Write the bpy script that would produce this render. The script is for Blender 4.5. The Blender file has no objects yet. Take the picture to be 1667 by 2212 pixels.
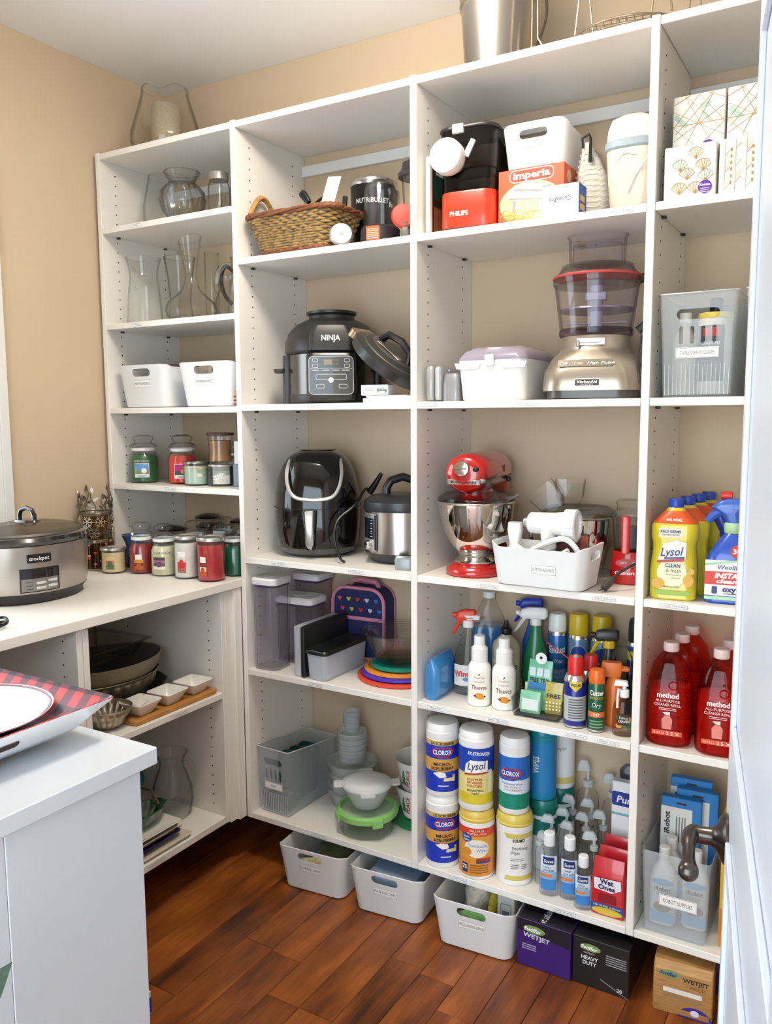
import bpy, math, random
from math import sin, cos, pi, sqrt, atan2
random.seed(7)
SC = bpy.context.scene
COL = SC.collection

# ------------------------------------------------------------------ camera, world, lights, exposure
cd = bpy.data.cameras.new('camera'); cam = bpy.data.objects.new('camera', cd); COL.objects.link(cam)
cd.sensor_fit = 'VERTICAL'; cd.sensor_height = 24.0; cd.lens = 24.0 * 1781.3 / 2212.0
cd.clip_start = 0.02; cd.clip_end = 100
from mathutils import Matrix, Vector
YAW, PITCH, ROLL = -0.53940, -0.11401, -0.00582
fwd = Vector((sin(YAW) * cos(PITCH), cos(YAW) * cos(PITCH), sin(PITCH)))
rgt = Vector((cos(YAW), -sin(YAW), 0)); upv = rgt.cross(fwd)
r2 = cos(ROLL) * rgt + sin(ROLL) * upv; u2 = -sin(ROLL) * rgt + cos(ROLL) * upv
mt = Matrix((r2, u2, -fwd)).transposed().to_4x4(); mt.translation = Vector((0.97595, -1.9964, 1.46775))
cam.matrix_world = mt
SC.camera = cam
w = bpy.data.worlds.new('world'); SC.world = w; w.use_nodes = True
bg = w.node_tree.nodes['Background']; bg.inputs[0].default_value = (0.78, 0.90, 1.0, 1); bg.inputs[1].default_value = 3.5
SC.view_settings.view_transform = 'Standard'; SC.view_settings.look = 'None'
SC.view_settings.gamma = 1.0; SC.view_settings.use_curve_mapping = False
SC.view_settings.exposure = 0.88
LAMP_GLOW = 27.0
SC.cycles.max_bounces = 5; SC.cycles.diffuse_bounces = 3; SC.cycles.adaptive_threshold = .1; SC.cycles.transparent_max_bounces = 20; SC.cycles.glossy_bounces = 4
SC.cycles.caustics_reflective = False; SC.cycles.caustics_refractive = False
SC.cycles.sample_clamp_indirect = 4.0; SC.cycles.use_light_tree = False

# ------------------------------------------------------------------ materials
def lin(h):
    if not isinstance(h, str): return tuple(h)
    c = [int(h[i:i + 2], 16) / 255 for i in (0, 2, 4)]
    return tuple(x / 12.92 if x <= .04045 else ((x + .055) / 1.055) ** 2.4 for x in c)
MATS = {}
def M(col, rough=.5, metal=0., coat=0., var=0., scale=20., bump=0., bscale=200., spec=.5, sheen=0., stretch=None):
    key = ('P', col, rough, metal, coat, var, scale, bump, bscale, spec, sheen, stretch)
    if key in MATS: return MATS[key]
    m = bpy.data.materials.new('mat_%03d' % len(MATS)); m.use_nodes = True; nt = m.node_tree
    p = nt.nodes['Principled BSDF']; c = lin(col)
    p.inputs['Base Color'].default_value = (*c, 1); p.inputs['Roughness'].default_value = rough
    p.inputs['Metallic'].default_value = metal; p.inputs['Coat Weight'].default_value = coat
    p.inputs['Specular IOR Level'].default_value = spec; p.inputs['Sheen Weight'].default_value = sheen
    vec = None
    if var or bump:
        tc = nt.nodes.new('ShaderNodeTexCoord'); vec = tc.outputs['Object']
        if stretch:
            mp = nt.nodes.new('ShaderNodeMapping'); mp.inputs['Scale'].default_value = stretch
            nt.links.new(vec, mp.inputs['Vector']); vec = mp.outputs['Vector']
    if var:
        n = nt.nodes.new('ShaderNodeTexNoise'); n.inputs['Scale'].default_value = scale; n.inputs['Detail'].default_value = 5
        nt.links.new(vec, n.inputs['Vector'])
        r = nt.nodes.new('ShaderNodeValToRGB')
        r.color_ramp.elements[0].position = .3; r.color_ramp.elements[1].position = .7
        r.color_ramp.elements[0].color = (*[x * (1 - var) for x in c], 1)
        r.color_ramp.elements[1].color = (*[min(1, x * (1 + var * .5)) for x in c], 1)
        nt.links.new(n.outputs['Fac'], r.inputs['Fac']); nt.links.new(r.outputs['Color'], p.inputs['Base Color'])
    if bump:
        n = nt.nodes.new('ShaderNodeTexNoise'); n.inputs['Scale'].default_value = bscale; n.inputs['Detail'].default_value = 3
        nt.links.new(vec, n.inputs['Vector'])
        b = nt.nodes.new('ShaderNodeBump'); b.inputs['Strength'].default_value = bump; b.inputs['Distance'].default_value = .002
        nt.links.new(n.outputs['Fac'], b.inputs['Height']); nt.links.new(b.outputs['Normal'], p.inputs['Normal'])
    MATS[key] = m
    return m
def G(tint='f2f8f5', edge=.72, rough=.02, refl=1., pos=.55):
    """thin clear glass or clear plastic: see-through, mirror reflection by fresnel, deeper tint where it is seen edge-on"""
    key = ('G', tint, edge, rough, refl, pos)
    if key in MATS: return MATS[key]
    m = bpy.data.materials.new('glass_%03d' % len(MATS)); m.use_nodes = True; nt = m.node_tree; nt.nodes.clear()
    o = nt.nodes.new('ShaderNodeOutputMaterial'); mx = nt.nodes.new('ShaderNodeMixShader')
    t = nt.nodes.new('ShaderNodeBsdfTransparent'); g = nt.nodes.new('ShaderNodeBsdfGlossy'); g.inputs['Roughness'].default_value = rough
    lw = nt.nodes.new('ShaderNodeLayerWeight'); lw.inputs['Blend'].default_value = .5
    pw = nt.nodes.new('ShaderNodeMath'); pw.operation = 'POWER'; pw.inputs[1].default_value = 4.
    ma = nt.nodes.new('ShaderNodeMath'); ma.operation = 'MULTIPLY_ADD'; ma.inputs[1].default_value = .5 * refl; ma.inputs[2].default_value = .025 * refl
    nt.links.new(lw.outputs['Facing'], pw.inputs[0]); nt.links.new(pw.outputs[0], ma.inputs[0]); nt.links.new(ma.outputs[0], mx.inputs[0])
    cr = nt.nodes.new('ShaderNodeValToRGB'); c = lin(tint); c = tuple(x ** (.1 if min(c) > .5 else .45) for x in c)
    cr.color_ramp.elements[0].color = (*c, 1); cr.color_ramp.elements[0].position = pos
    cr.color_ramp.elements[1].color = (*[x * edge for x in c], 1)
    nt.links.new(lw.outputs['Facing'], cr.inputs['Fac']); nt.links.new(cr.outputs['Color'], t.inputs['Color'])
    nt.links.new(t.outputs[0], mx.inputs[1]); nt.links.new(g.outputs[0], mx.inputs[2]); nt.links.new(mx.outputs[0], o.inputs[0])
    MATS[key] = m
    return m
def F(col, alpha=.5, rough=.35):
    """milky see-through plastic"""
    key = ('F', col, alpha, rough)
    if key in MATS: return MATS[key]
    m = bpy.data.materials.new('frosted_%03d' % len(MATS)); m.use_nodes = True; nt = m.node_tree
    p = nt.nodes['Principled BSDF']; p.inputs['Base Color'].default_value = (*lin(col), 1); p.inputs['Roughness'].default_value = rough
    o = nt.nodes['Material Output']; mx = nt.nodes.new('ShaderNodeMixShader'); t = nt.nodes.new('ShaderNodeBsdfTransparent')
    t.inputs['Color'].default_value = (.96, .97, .97, 1); mx.inputs[0].default_value = alpha
    nt.links.new(t.outputs[0], mx.inputs[1]); nt.links.new(p.outputs[0], mx.inputs[2]); nt.links.new(mx.outputs[0], o.inputs[0])
    MATS[key] = m
    return m
WHITE = M('f3f1ec', .35); BLACK = M('121214', .35); INK = M('1c1c22', .6); CHROME = M('d8d8d6', .12, 1.)
STEEL = M('c9c6c0', .28, 1.); DARKSTEEL = M('4a4a4c', .35, .8); RED = M('c4201c', .3, coat=.5); PAPER = M('f2efe8', .7)
CLEAR = G(); PLASTIC_CLEAR = G('f0f2f4', .72, .05)

# ------------------------------------------------------------------ geometry: every generator returns (verts, faces)
def mesh(name, g, ang=35):
    me = bpy.data.meshes.new(name); me.from_pydata([tuple(v) for v in g[0]], [], g[1])
    me.polygons.foreach_set('use_smooth', [True] * len(me.polygons))
    me.set_sharp_from_angle(angle=math.radians(ang))
    if len(g) > 2: me.polygons.foreach_set('material_index', g[2])
    me.update()
    return me
def J(*gs):
    V, Fc = [], []
    for g in gs:
        o = len(V); V += list(g[0]); Fc += [tuple(i + o for i in f) for f in g[1]]
    return V, Fc
def JM(*gms):
    """join with material indices: pairs (geometry, index)"""
    V, Fc, I = [], [], []
    for g, k in gms:
        o = len(V); V += list(g[0]); Fc += [tuple(i + o for i in f) for f in g[1]]; I += [k] * len(g[1])
    return V, Fc, I
def mv(g, x=0, y=0, z=0): return [(a + x, b + y, c + z) for a, b, c in g[0]], g[1]
def rz(g, a):
    c, s = cos(a), sin(a); return [(x * c - y * s, x * s + y * c, z) for x, y, z in g[0]], g[1]
def rx(g, a):
    c, s = cos(a), sin(a); return [(x, y * c - z * s, y * s + z * c) for x, y, z in g[0]], g[1]
def ry(g, a):
    c, s = cos(a), sin(a); return [(x * c + z * s, y, -x * s + z * c) for x, y, z in g[0]], g[1]
def sc(g, x, y, z): return [(a * x, b * y, c * z) for a, b, c in g[0]], g[1]
def fn(g, f): return [f(*v) for v in g[0]], g[1]
def rr(w, d, r, n):
    r = max(min(r, w / 2 - 1e-5, d / 2 - 1e-5), 1e-5); out = []
    for cx, cy, a0 in ((w / 2 - r, -d / 2 + r, -pi / 2), (w / 2 - r, d / 2 - r, 0), (-w / 2 + r, d / 2 - r, pi / 2), (-w / 2 + r, -d / 2 + r, pi)):
        for i in range(n + 1):
            a = a0 + pi / 2 * i / n; out.append((cx + r * cos(a), cy + r * sin(a)))
    return out
def rings(rs, cap0=True, cap1=True):
    V, Fc = [], []; n = len(rs[0])
    for r in rs: V += r
    for k in range(len(rs) - 1):
        for i in range(n):
            j = (i + 1) % n; Fc.append((k * n + i, k * n + j, (k + 1) * n + j, (k + 1) * n + i))
    if cap0: Fc.append(tuple(range(n - 1, -1, -1)))
    if cap1: Fc.append(tuple(range((len(rs) - 1) * n, len(rs) * n)))
    return V, Fc
def loft(levels, n=4, cap0=True, cap1=True):
    """rounded rectangles (z, w, d, corner radius[, offset x, offset y]) skinned from bottom to top"""
    return rings([[(x + (l[4] if len(l) > 4 else 0), y + (l[5] if len(l) > 5 else 0), l[0]) for x, y in rr(l[1], l[2], l[3], n)] for l in levels], cap0, cap1)
def box(w, d, h, x=0, y=0, z=0, b=.0015):
    b = min(b, w / 3, d / 3, h / 3)
    g = loft([(0, w - 2 * b, d - 2 * b, b * .01), (b, w, d, b), (h - b, w, d, b), (h, w - 2 * b, d - 2 * b, b * .01)], 1)
    return mv(g, x, y, z)
def bx(x0, x1, y0, y1, z0, z1, b=.0012):
    return box(x1 - x0, y1 - y0, z1 - z0, (x0 + x1) / 2, (y0 + y1) / 2, z0, b)
def lathe(prof, seg=32, f=None):
    rs = []
    for r, z in prof:
        rs.append([((r if f is None else f(r, z, 2 * pi * i / seg)) * sin(2 * pi * i / seg), -(r if f is None else f(r, z, 2 * pi * i / seg)) * cos(2 * pi * i / seg), z) for i in range(seg)])
    return rings(rs, prof[0][0] > 1e-6, prof[-1][0] > 1e-6)
def cyl(r, h, seg=24, z=0, b=.0015):
    b = min(b, r / 3, h / 3)
    return lathe([(r - b, z), (r, z + b), (r, z + h - b), (r - b, z + h)], seg)
def ball(rx_, ry_, rz_, seg=20, n=10, z=0):
    return sc2(lathe([(max(sin(pi * i / n), 1e-4), -cos(pi * i / n)) for i in range(n + 1)], seg), rx_, ry_, rz_, z)
def sc2(g, a, b, c, z): return [(x * a, y * b, q * c + z) for x, y, q in g[0]], g[1]
def tube(pts, r, seg=8, closed=False):
    P = [Vector(p) for p in pts]; n = len(P); rs = []; N = None
    for i, p in enumerate(P):
        if closed: t = P[(i + 1) % n] - P[i - 1]
        else: t = P[min(i + 1, n - 1)] - P[max(i - 1, 0)]
        t.normalize()
        if N is None:
            N = t.orthogonal().normalized()
        else:
            N = (N - t * N.dot(t))
            N = N.normalized() if N.length > 1e-6 else t.orthogonal().normalized()
        B = t.cross(N); rad = r[i] if isinstance(r, (list, tuple)) else r
        rs.append([tuple(p + N * rad * cos(2 * pi * k / seg) + B * rad * sin(2 * pi * k / seg)) for k in range(seg)])
    if closed:
        g = rings(rs, False, False); m = len(rs)
        for k in range(seg):
            j = (k + 1) % seg; g[1].append(((m - 1) * seg + k, (m - 1) * seg + j, j, k))
        return g
    return rings(rs)
def arc(cx, cy, r, a0, a1, n, z=0): return [(cx + r * cos(a0 + (a1 - a0) * i / n), cy + r * sin(a0 + (a1 - a0) * i / n), z) for i in range(n + 1)]
def spline(pts, n=6):
    """Catmull-Rom through the points"""
    P = [Vector(p) for p in pts]; out = []
    for i in range(len(P) - 1):
        p0, p1, p2, p3 = P[max(i - 1, 0)], P[i], P[i + 1], P[min(i + 2, len(P) - 1)]
        for k in range(n):
            t = k / n; out.append(tuple(.5 * ((2 * p1) + (p2 - p0) * t + (2 * p0 - 5 * p1 + 4 * p2 - p3) * t * t + (3 * p1 - p0 - 3 * p2 + p3) * t ** 3)))
    out.append(tuple(P[-1]))
    return out
def prism(poly, h, z=0):
    n = len(poly); V = [(x, y, z) for x, y in poly] + [(x, y, z + h) for x, y in poly]
    return V, [tuple(range(n - 1, -1, -1)), tuple(range(n, 2 * n))] + [(i, (i + 1) % n, n + (i + 1) % n, n + i) for i in range(n)]
def frontal(g): return rx(g, pi / 2)          # x,y,z -> x,-z,y : a flat shape stands up and grows toward the viewer side (-y)

# ------------------------------------------------------------------ objects
def add(name, g, mat, parent=None, loc=(0, 0, 0), rot=0, label=None, ang=35):
    me = g if isinstance(g, bpy.types.Mesh) else mesh(name, g, ang)
    if len(me.materials) == 0:
        for m in (mat if isinstance(mat, (list, tuple)) else [mat]): me.materials.append(m)
    o = bpy.data.objects.new(name, me); COL.objects.link(o)
    o.location = loc
    o.rotation_euler = (0, 0, rot) if not isinstance(rot, (tuple, list)) else rot
    if parent: o.parent = parent
    if label: o['label'] = label
    return o
def thing(name, label, cat, loc, rot=0, group=None):
    o = bpy.data.objects.new(name, None); COL.objects.link(o); o.empty_display_size = .05
    o.location = loc; o.rotation_euler = (0, 0, rot) if not isinstance(rot, (tuple, list)) else rot
    o['label'] = label; o['category'] = cat
    if group: o['group'] = group
    return o
def solo(name, label, cat, g, mat, loc=(0, 0, 0), rot=0, group=None, ang=35):
    o = add(name, g, mat, None, loc, rot, label, ang); o['category'] = cat
    if group: o['group'] = group
    return o
def struct(name, g, mat, label=None, parent=None):
    o = add(name, g, mat, parent)
    if not parent: o['kind'] = 'structure'
    if label: o['label'] = label
    return o
def copy_tree(o, loc=None, rot=None, label=None, parent=None):
    c = o.copy(); COL.objects.link(c)
    if parent: c.parent = parent
    if loc is not None: c.location = loc
    if rot is not None: c.rotation_euler = (0, 0, rot)
    if label: c['label'] = label
    for ch in [k for k in bpy.data.objects if k.parent == o]: copy_tree(ch, parent=c)
    return c

# ------------------------------------------------------------------ print: flat shapes and lettering laid on a surface
# a surface maps (u across, v up, off the surface) to a point in the thing's own space; the front of a thing is its -y side
def plane(dist, a=0., lean=0., z0=0.):
    n = (sin(a), -cos(a)); t = (cos(a), sin(a))
    def f(u, v, off):
        d = dist + off + lean * (v - z0)
        return (n[0] * d + t[0] * u, n[1] * d + t[1] * u, v)
    return f
def round_(r, a0=0.):
    def f(u, v, off):
        R = r(v) if callable(r) else r
        a = a0 + u / R; return ((R + off) * sin(a), -(R + off) * cos(a), v)
    return f
def flat(z, a=0.): return lambda u, v, off: (u * cos(a) - v * sin(a), u * sin(a) + v * cos(a), z + off)
def frame(o, t, b):
    o, t, b = Vector(o), Vector(t).normalized(), Vector(b).normalized(); n = t.cross(b)
    return lambda u, v, off: tuple(o + t * u + b * v + n * off)
def Rc(u0, u1, v0, v1): return [(u0, v0), (u1, v0), (u1, v1), (u0, v1)]
def El(cu, cv, ru, rv=None, n=24): return [(cu + ru * cos(2 * pi * i / n), cv + (rv or ru) * sin(2 * pi * i / n)) for i in range(n)]
def RRc(u0, u1, v0, v1, r, n=4): return [((u0 + u1) / 2 + x, (v0 + v1) / 2 + y) for x, y in rr(u1 - u0, v1 - v0, r, n)]
def dec(poly, surf, off=.0003, cols=None):
    """a convex outline cut into upright strips so that it can follow a curve"""
    us = [p[0] for p in poly]; a, b = min(us), max(us); n = cols or max(2, int((b - a) / .006)); n = min(n, 28)
    xs_ = sorted(set([round(a + (b - a) * i / n, 6) for i in range(n + 1)] + [round(u, 6) for u in us])) if len(poly) < 40 else [a + (b - a) * i / n for i in range(n + 1)]
    V, Fc = [], []; m = len(poly)
    for x in xs_:
        ys = []
        for i in range(m):
            (x0, y0), (x1, y1) = poly[i], poly[(i + 1) % m]
            if min(x0, x1) - 1e-6 <= x <= max(x0, x1) + 1e-6:
                if abs(x1 - x0) < 1e-7: ys += [y0, y1]
                else: ys.append(y0 + (y1 - y0) * (x - x0) / (x1 - x0))
        if not ys: continue
        V += [surf(x, min(ys), off), surf(x, max(ys), off)]
    for i in range(len(V) // 2 - 1): Fc.append((2 * i, 2 * i + 2, 2 * i + 3, 2 * i + 1))
    return V, Fc
SPLIT = {'triangle_print', 'gold_flecks', 'leaf_print', 'lemon_picture', 'fruit_picture', 'pad_picture', 'label_wrap', 'badge', 'roller_picture', 'side_print', 'tree_print', 'paper_label', 'zigzag', 'bottle_picture', 'leaf_picture'}
TXT = {}
def glyphs(s, shear=0., bold=0.):
    k = (s, shear, bold)
    if k not in TXT:
        c = bpy.data.curves.new('t', 'FONT'); c.body = s; c.shear = shear; c.offset = bold; c.resolution_u = 2
        o = bpy.data.objects.new('t', c)
        me = o.to_mesh(); V = [tuple(v.co) for v in me.vertices]; Fc = [tuple(p.vertices) for p in me.polygons]
        o.to_mesh_clear(); bpy.data.objects.remove(o); bpy.data.curves.remove(c)
        xs_ = [v[0] for v in V]; x0, x1 = min(xs_), max(xs_)
        TXT[k] = ([((v[0] - (x0 + x1) / 2) / (x1 - x0), v[1] / .729) for v in V], Fc, (x1 - x0) / .729)
    return TXT[k]
def let(s, surf, u, v, h, w=None, shear=0., bold=.0, rot=0., off=.0006):
    """lettering: baseline v, centred on u, capital height h, width w"""
    V, Fc, asp = glyphs(s, shear, bold); w = w or asp * h; c, q = cos(rot), sin(rot)
    return [surf(u + x * w * c - y * h * q, v + x * w * q + y * h * c, off) for x, y in V], Fc
def prt(parent, name, gs, mat, label=None):
    if isinstance(gs, list) and 1 < len(gs) <= 12 and name in SPLIT:
        return [add(name, g, mat, parent) for g in gs][0]
    return add(name, J(*gs) if isinstance(gs, list) else gs, mat, parent, label=label)

# ================================================================== THE ROOM
WALLM = M('cfb99c', .75, bump=.05, bscale=350)
CEILM = M('f3f1ee', .85)
SHELFM = M('f0ebe3', .38)
TRIMM = M('e6e4e0', .4)
XL, YB, ZC = -1.38, .352, 2.66
struct('wall_back', bx(-1.5, 1.75, YB, YB + .1, 0, ZC), WALLM)
struct('wall_right', bx(1.6, 1.75, -3.2, YB, 0, ZC), WALLM)
WY0, WY1, WZ0, WZ1 = -1.42, -.465, 1.02, 2.12                      # window opening in the left wall
struct('wall_left', J(bx(-1.5, XL, WY1, YB, 0, ZC), bx(-1.5, XL, -3.2, WY0, 0, ZC), bx(-1.5, XL, WY0, WY1, 0, WZ0), bx(-1.5, XL, WY0, WY1, WZ1, ZC)), WALLM)
struct('added_front_wall', J(bx(-1.5, -.15, -2.65, -2.55, 0, ZC), bx(1.5, 1.75, -2.65, -2.55, 0, ZC), bx(-.15, 1.5, -2.65, -2.55, 2.15, ZC)), WALLM)  # unseen wall behind the camera, added to narrow the opening for daylight
struct('ceiling', bx(-1.5, 1.75, -3.2, YB + .1, ZC, ZC + .08), CEILM)
win = struct('window_1', J(bx(-1.46, -1.43, WY0, WY0 + .05, WZ0, WZ1), bx(-1.46, -1.43, WY1 - .05, WY1, WZ0, WZ1), bx(-1.46, -1.43, WY0 + .05, WY1 - .05, WZ0, WZ0 + .05),
      bx(-1.46, -1.43, WY0 + .05, WY1 - .05, WZ1 - .05, WZ1), bx(-1.46, -1.43, WY0 + .05, WY1 - .05, 1.55, 1.59)), TRIMM, 'white framed window beside the pantry counter')
add('window_pane', bx(-1.447, -1.443, WY0 + .05, WY1 - .05, WZ0 + .05, 1.55), G('f4f8fb', .9), win)
add('window_pane', bx(-1.447, -1.443, WY0 + .05, WY1 - .05, 1.59, WZ1 - .05), G('f4f8fb', .9), win)
tr = struct('trim_1', J(bx(XL, XL + .018, WY1 - .005, WY1 + .085, .96, WZ1 + .09), bx(XL + .018, XL + .026, WY1 + .055, WY1 + .085, .96, WZ1 + .09),
      bx(XL, XL + .018, WY0 - .085, WY0 + .005, .96, WZ1 + .09), bx(XL, XL + .018, WY0 + .005, WY1 - .005, WZ1, WZ1 + .09), bx(XL, XL + .03, WY0 + .005, WY1 - .005, WZ0 - .03, WZ0)), TRIMM, 'white painted window casing on the tan wall')

# floor: dark stained planks running toward the shelves
def floor_mat():
    m = bpy.data.materials.new('stained_hardwood'); m.use_nodes = True; nt = m.node_tree; p = nt.nodes['Principled BSDF']
    oi = nt.nodes.new('ShaderNodeObjectInfo'); tc = nt.nodes.new('ShaderNodeTexCoord')
    av = nt.nodes.new('ShaderNodeVectorMath'); av.operation = 'ADD'
    cx = nt.nodes.new('ShaderNodeCombineXYZ'); ml = nt.nodes.new('ShaderNodeMath'); ml.operation = 'MULTIPLY'; ml.inputs[1].default_value = 37.
    nt.links.new(oi.outputs['Random'], ml.inputs[0]); nt.links.new(ml.outputs[0], cx.inputs[0]); nt.links.new(ml.outputs[0], cx.inputs[1])
    nt.links.new(tc.outputs['Object'], av.inputs[0]); nt.links.new(cx.outputs[0], av.inputs[1])
    mp = nt.nodes.new('ShaderNodeMapping'); mp.inputs['Scale'].default_value = (14, 3.2, 1); nt.links.new(av.outputs[0], mp.inputs[0])
    n1 = nt.nodes.new('ShaderNodeTexNoise'); n1.inputs['Scale'].default_value = 1.; n1.inputs['Detail'].default_value = 6; nt.links.new(mp.outputs[0], n1.inputs[0])
    mp2 = nt.nodes.new('ShaderNodeMapping'); mp2.inputs['Scale'].default_value = (160, 7, 1); nt.links.new(av.outputs[0], mp2.inputs[0])
    n2 = nt.nodes.new('ShaderNodeTexNoise'); n2.inputs['Scale'].default_value = 1.; n2.inputs['Detail'].default_value = 4; nt.links.new(mp2.outputs[0], n2.inputs[0])
    cr = nt.nodes.new('ShaderNodeValToRGB'); e = cr.color_ramp.elements
    e[0].position = .26; e[0].color = (*lin('43210f'), 1); e[1].position = .72; e[1].color = (*lin('b0662c'), 1)
    k = e.new(.44); k.color = (*lin('7a3f19'), 1); k = e.new(.58); k.color = (*lin('925020'), 1)
    s = nt.nodes.new('ShaderNodeMath'); s.operation = 'MULTIPLY_ADD'; s.inputs[1].default_value = .15; nt.links.new(oi.outputs['Random'], s.inputs[0])
    s2 = nt.nodes.new('ShaderNodeMath'); s2.operation = 'MULTIPLY_ADD'; s2.inputs[1].default_value = .22; nt.links.new(n2.outputs['Fac'], s2.inputs[0]); 
    s3 = nt.nodes.new('ShaderNodeMath'); s3.operation = 'SUBTRACT'; s3.inputs[1].default_value = .19; nt.links.new(n1.outputs['Fac'], s3.inputs[0])
    nt.links.new(s3.outputs[0], s2.inputs[2]); nt.links.new(s2.outputs[0], s.inputs[2]); nt.links.new(s.outputs[0], cr.inputs[0])
    nt.links.new(cr.outputs[0], p.inputs['Base Color']); p.inputs['Roughness'].default_value = .33
    b = nt.nodes.new('ShaderNodeBump'); b.inputs['Strength'].default_value = .12; b.inputs['Distance'].default_value = .002
    nt.links.new(n1.outputs['Fac'], b.inputs['Height']); nt.links.new(b.outputs[0], p.inputs['Normal'])
    return m
flo = struct('floor', bx(-1.5, 1.75, -3.2, YB + .1, -.05, -.012), M('6a3a1c', .7), 'dark stained hardwood plank floor')
FM = floor_mat(); PW = .1; lens = [.62, .95, 1.25]
pm = {L: mesh('plank', mv(box(PW - .0012, L - .0012, .012, b=.0012), 0, 0, -.012)) for L in lens}
for i in range(30):
    x = -1.35 + PW * i; y = -3.2 + random.uniform(-.6, 0)
    while y < YB:
        L = random.choice(lens); add('plank', pm[L], FM, flo, (x, y + L / 2, 0)); y += L

# the ceiling lamp out of view overhead: the room's main light
lamp = thing('ceiling_lamp', 'round white flush ceiling lamp above the pantry floor', 'lamp', (-.04, -.54, ZC))
add('base', J(cyl(.06, .02, 32, -.02), cyl(.008, .145, 12, -.165)), TRIMM, lamp)
em = bpy.data.materials.new('lamp_glow'); em.use_nodes = True
em.node_tree.nodes['Principled BSDF'].inputs['Emission Color'].default_value = (1, .91, .78, 1)
em.node_tree.nodes['Principled BSDF'].inputs['Emission Strength'].default_value = LAMP_GLOW
add('diffuser', lathe([(.0, -.165), (.08, -.158), (.14, -.14), (.175, -.115), (.185, -.085)], 32), em, lamp)

# open door at the right, seen almost along its face
DG = Vector((-.183, .983, 0)); DR = Vector((.983, .183, 0)); S0, S1 = .36, 1.16
DP = Vector((.97595, -1.9964, 0)) + DR * .060 + DG * ((S0 + S1) / 2)
da = atan2(.983, -.183) - pi / 2
DW = S1 - S0
DM = M('d3d9e2', .32)
door = struct('door_1', mv(bx(0, .035, -DW / 2, DW / 2, .008, 2.04, .003), 0, 0, 0), DM, 'white panelled door standing open at the right')
door.location = DP; door.rotation_euler = (0, 0, da)
for z0, z1 in ((.22, .95), (1.08, 1.9)):
    add('door_moulding', J(bx(-.006, 0, -DW / 2 + .12, -DW / 2 + .145, z0, z1), bx(-.006, 0, DW / 2 - .145, DW / 2 - .12, z0, z1),
        bx(-.006, 0, -DW / 2 + .145, DW / 2 - .145, z0, z0 + .025), bx(-.006, 0, -DW / 2 + .145, DW / 2 - .145, z1 - .025, z1)), DM, door)
BRONZE = M('5b544e', .25, .9)
hz = .925; hy = DW / 2 - .062
ros = lathe([(.032, 0), (.0325, .004), (.027, .009), (.016, .014), (.0115, .02), (.0105, .044), (.0001, .044)], 28)
ros = [(-z, x, y) for x, y, z in ros[0]], ros[1]
lev = tube(spline([(-.04, .006, 0), (-.046, -.012, .002), (-.047, -.035, -.001), (-.047, -.065, -.008), (-.047, -.088, -.014)], 5), [.0105] * 5 + [.0095] * 5 + [.008] * 4 + [.0085, .0095, .011, .0125, .012, .009, .004], 12)
add('door_handle', J(ros, lev), BRONZE, door, (0, hy, hz), label='dark bronze lever handle on a round rose')

# ================================================================== SHELVING
PAN = [(-1.36, -1.341, .9585), (-.7625, -.7435, .155), (-.139, -.1195, .155), (.484, .5035, .155), (1.112, 1.131, .155)]
S1T, S2T, S3T, S4T, CT = 2.1134, 1.7926, 1.5054, 1.2427, .9583
R1, R2, R3, R4, RB, TT = 1.9546, 1.5103, 1.0280, .6621, .1734, 2.3574
unit = thing('shelving_unit', 'tall white built-in open shelving along the back wall', 'shelves', (0, 0, .155))
def U(name, g, m, label=None): return add(name, mv(g, 0, 0, -.155), m, unit, label=label)
HOLE_SHADE = M('15130f', .9)  # black for flat discs: the shade inside the pin holes, painted without any recess
for k, (x0, x1, z0) in enumerate(PAN):
    p = U('side_panel', bx(x0, x1, 0, YB - .001, z0, 2.361), SHELFM)
    if k < 4:
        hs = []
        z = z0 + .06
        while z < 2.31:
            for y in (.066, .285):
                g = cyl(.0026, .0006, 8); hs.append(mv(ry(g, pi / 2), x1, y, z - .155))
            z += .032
        h = add('peg_hole_shade', J(*hs), HOLE_SHADE, p); h['kind'] = 'stuff'
LBL = [M('faf9f5', .5), M('6b6a66', .6)]
def label_geo(s, surf, u, v, w, h, tw=None):
    """white sticker with a thin dark frame and small capitals, centred on (u, v)"""
    t = .0007
    fr = [dec(Rc(u - w / 2 + .001, u + w / 2 - .001, v + k * (h / 2 - .0015) - t / 2, v + k * (h / 2 - .0015) + t / 2), surf, .0008, 2) for k in (-1, 1)]
    fr += [dec(Rc(u + k * (w / 2 - .0013) - t / 2, u + k * (w / 2 - .0013) + t / 2, v - h / 2 + .0015, v + h / 2 - .0015), surf, .0008, 2) for k in (-1, 1)]
    tw = tw or min(w * .82, .0058 * len(s))
    return JM((dec(Rc(u - w / 2, u + w / 2, v - h / 2, v + h / 2), surf, .0004, 2), 0), (J(*fr), 1), (let(s, surf, u, v - h * .17, h * .36, tw, off=.0009), 1))
def shelf(x0, x1, top, labels=(), th=.019, pins=True, y0=0.):
    o = U('shelf', bx(x0 + .0008, x1 - .0008, y0 + .0005, YB - .002, top - th, top), SHELFM)
    for s, x, w in labels:
        add('shelf_label', label_geo(s, plane(-y0, 0), x, top - .155 - th / 2, w, .0115), LBL, o)
    if pins:
        for y in (.066, .285): add('shelf_pin', mv(bx(x0 + .0008, x0 + .012, y - .005, y + .005, top - th - .006, top - th - .0004), 0, 0, -.155), M('3c3a36', .4, .6), o)
    return o
a, b, c, d_, e = PAN
shelf(a[1], b[0], TT, pins=False); shelf(b[1], c[0], TT, pins=False); shelf(c[1], d_[0], TT, pins=False); shelf(d_[1], e[0], TT, pins=False)
shelf(a[1], b[0], S1T, [('VASES', -1.177, .046), ('MASON JARS', -.86, .05)])
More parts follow.
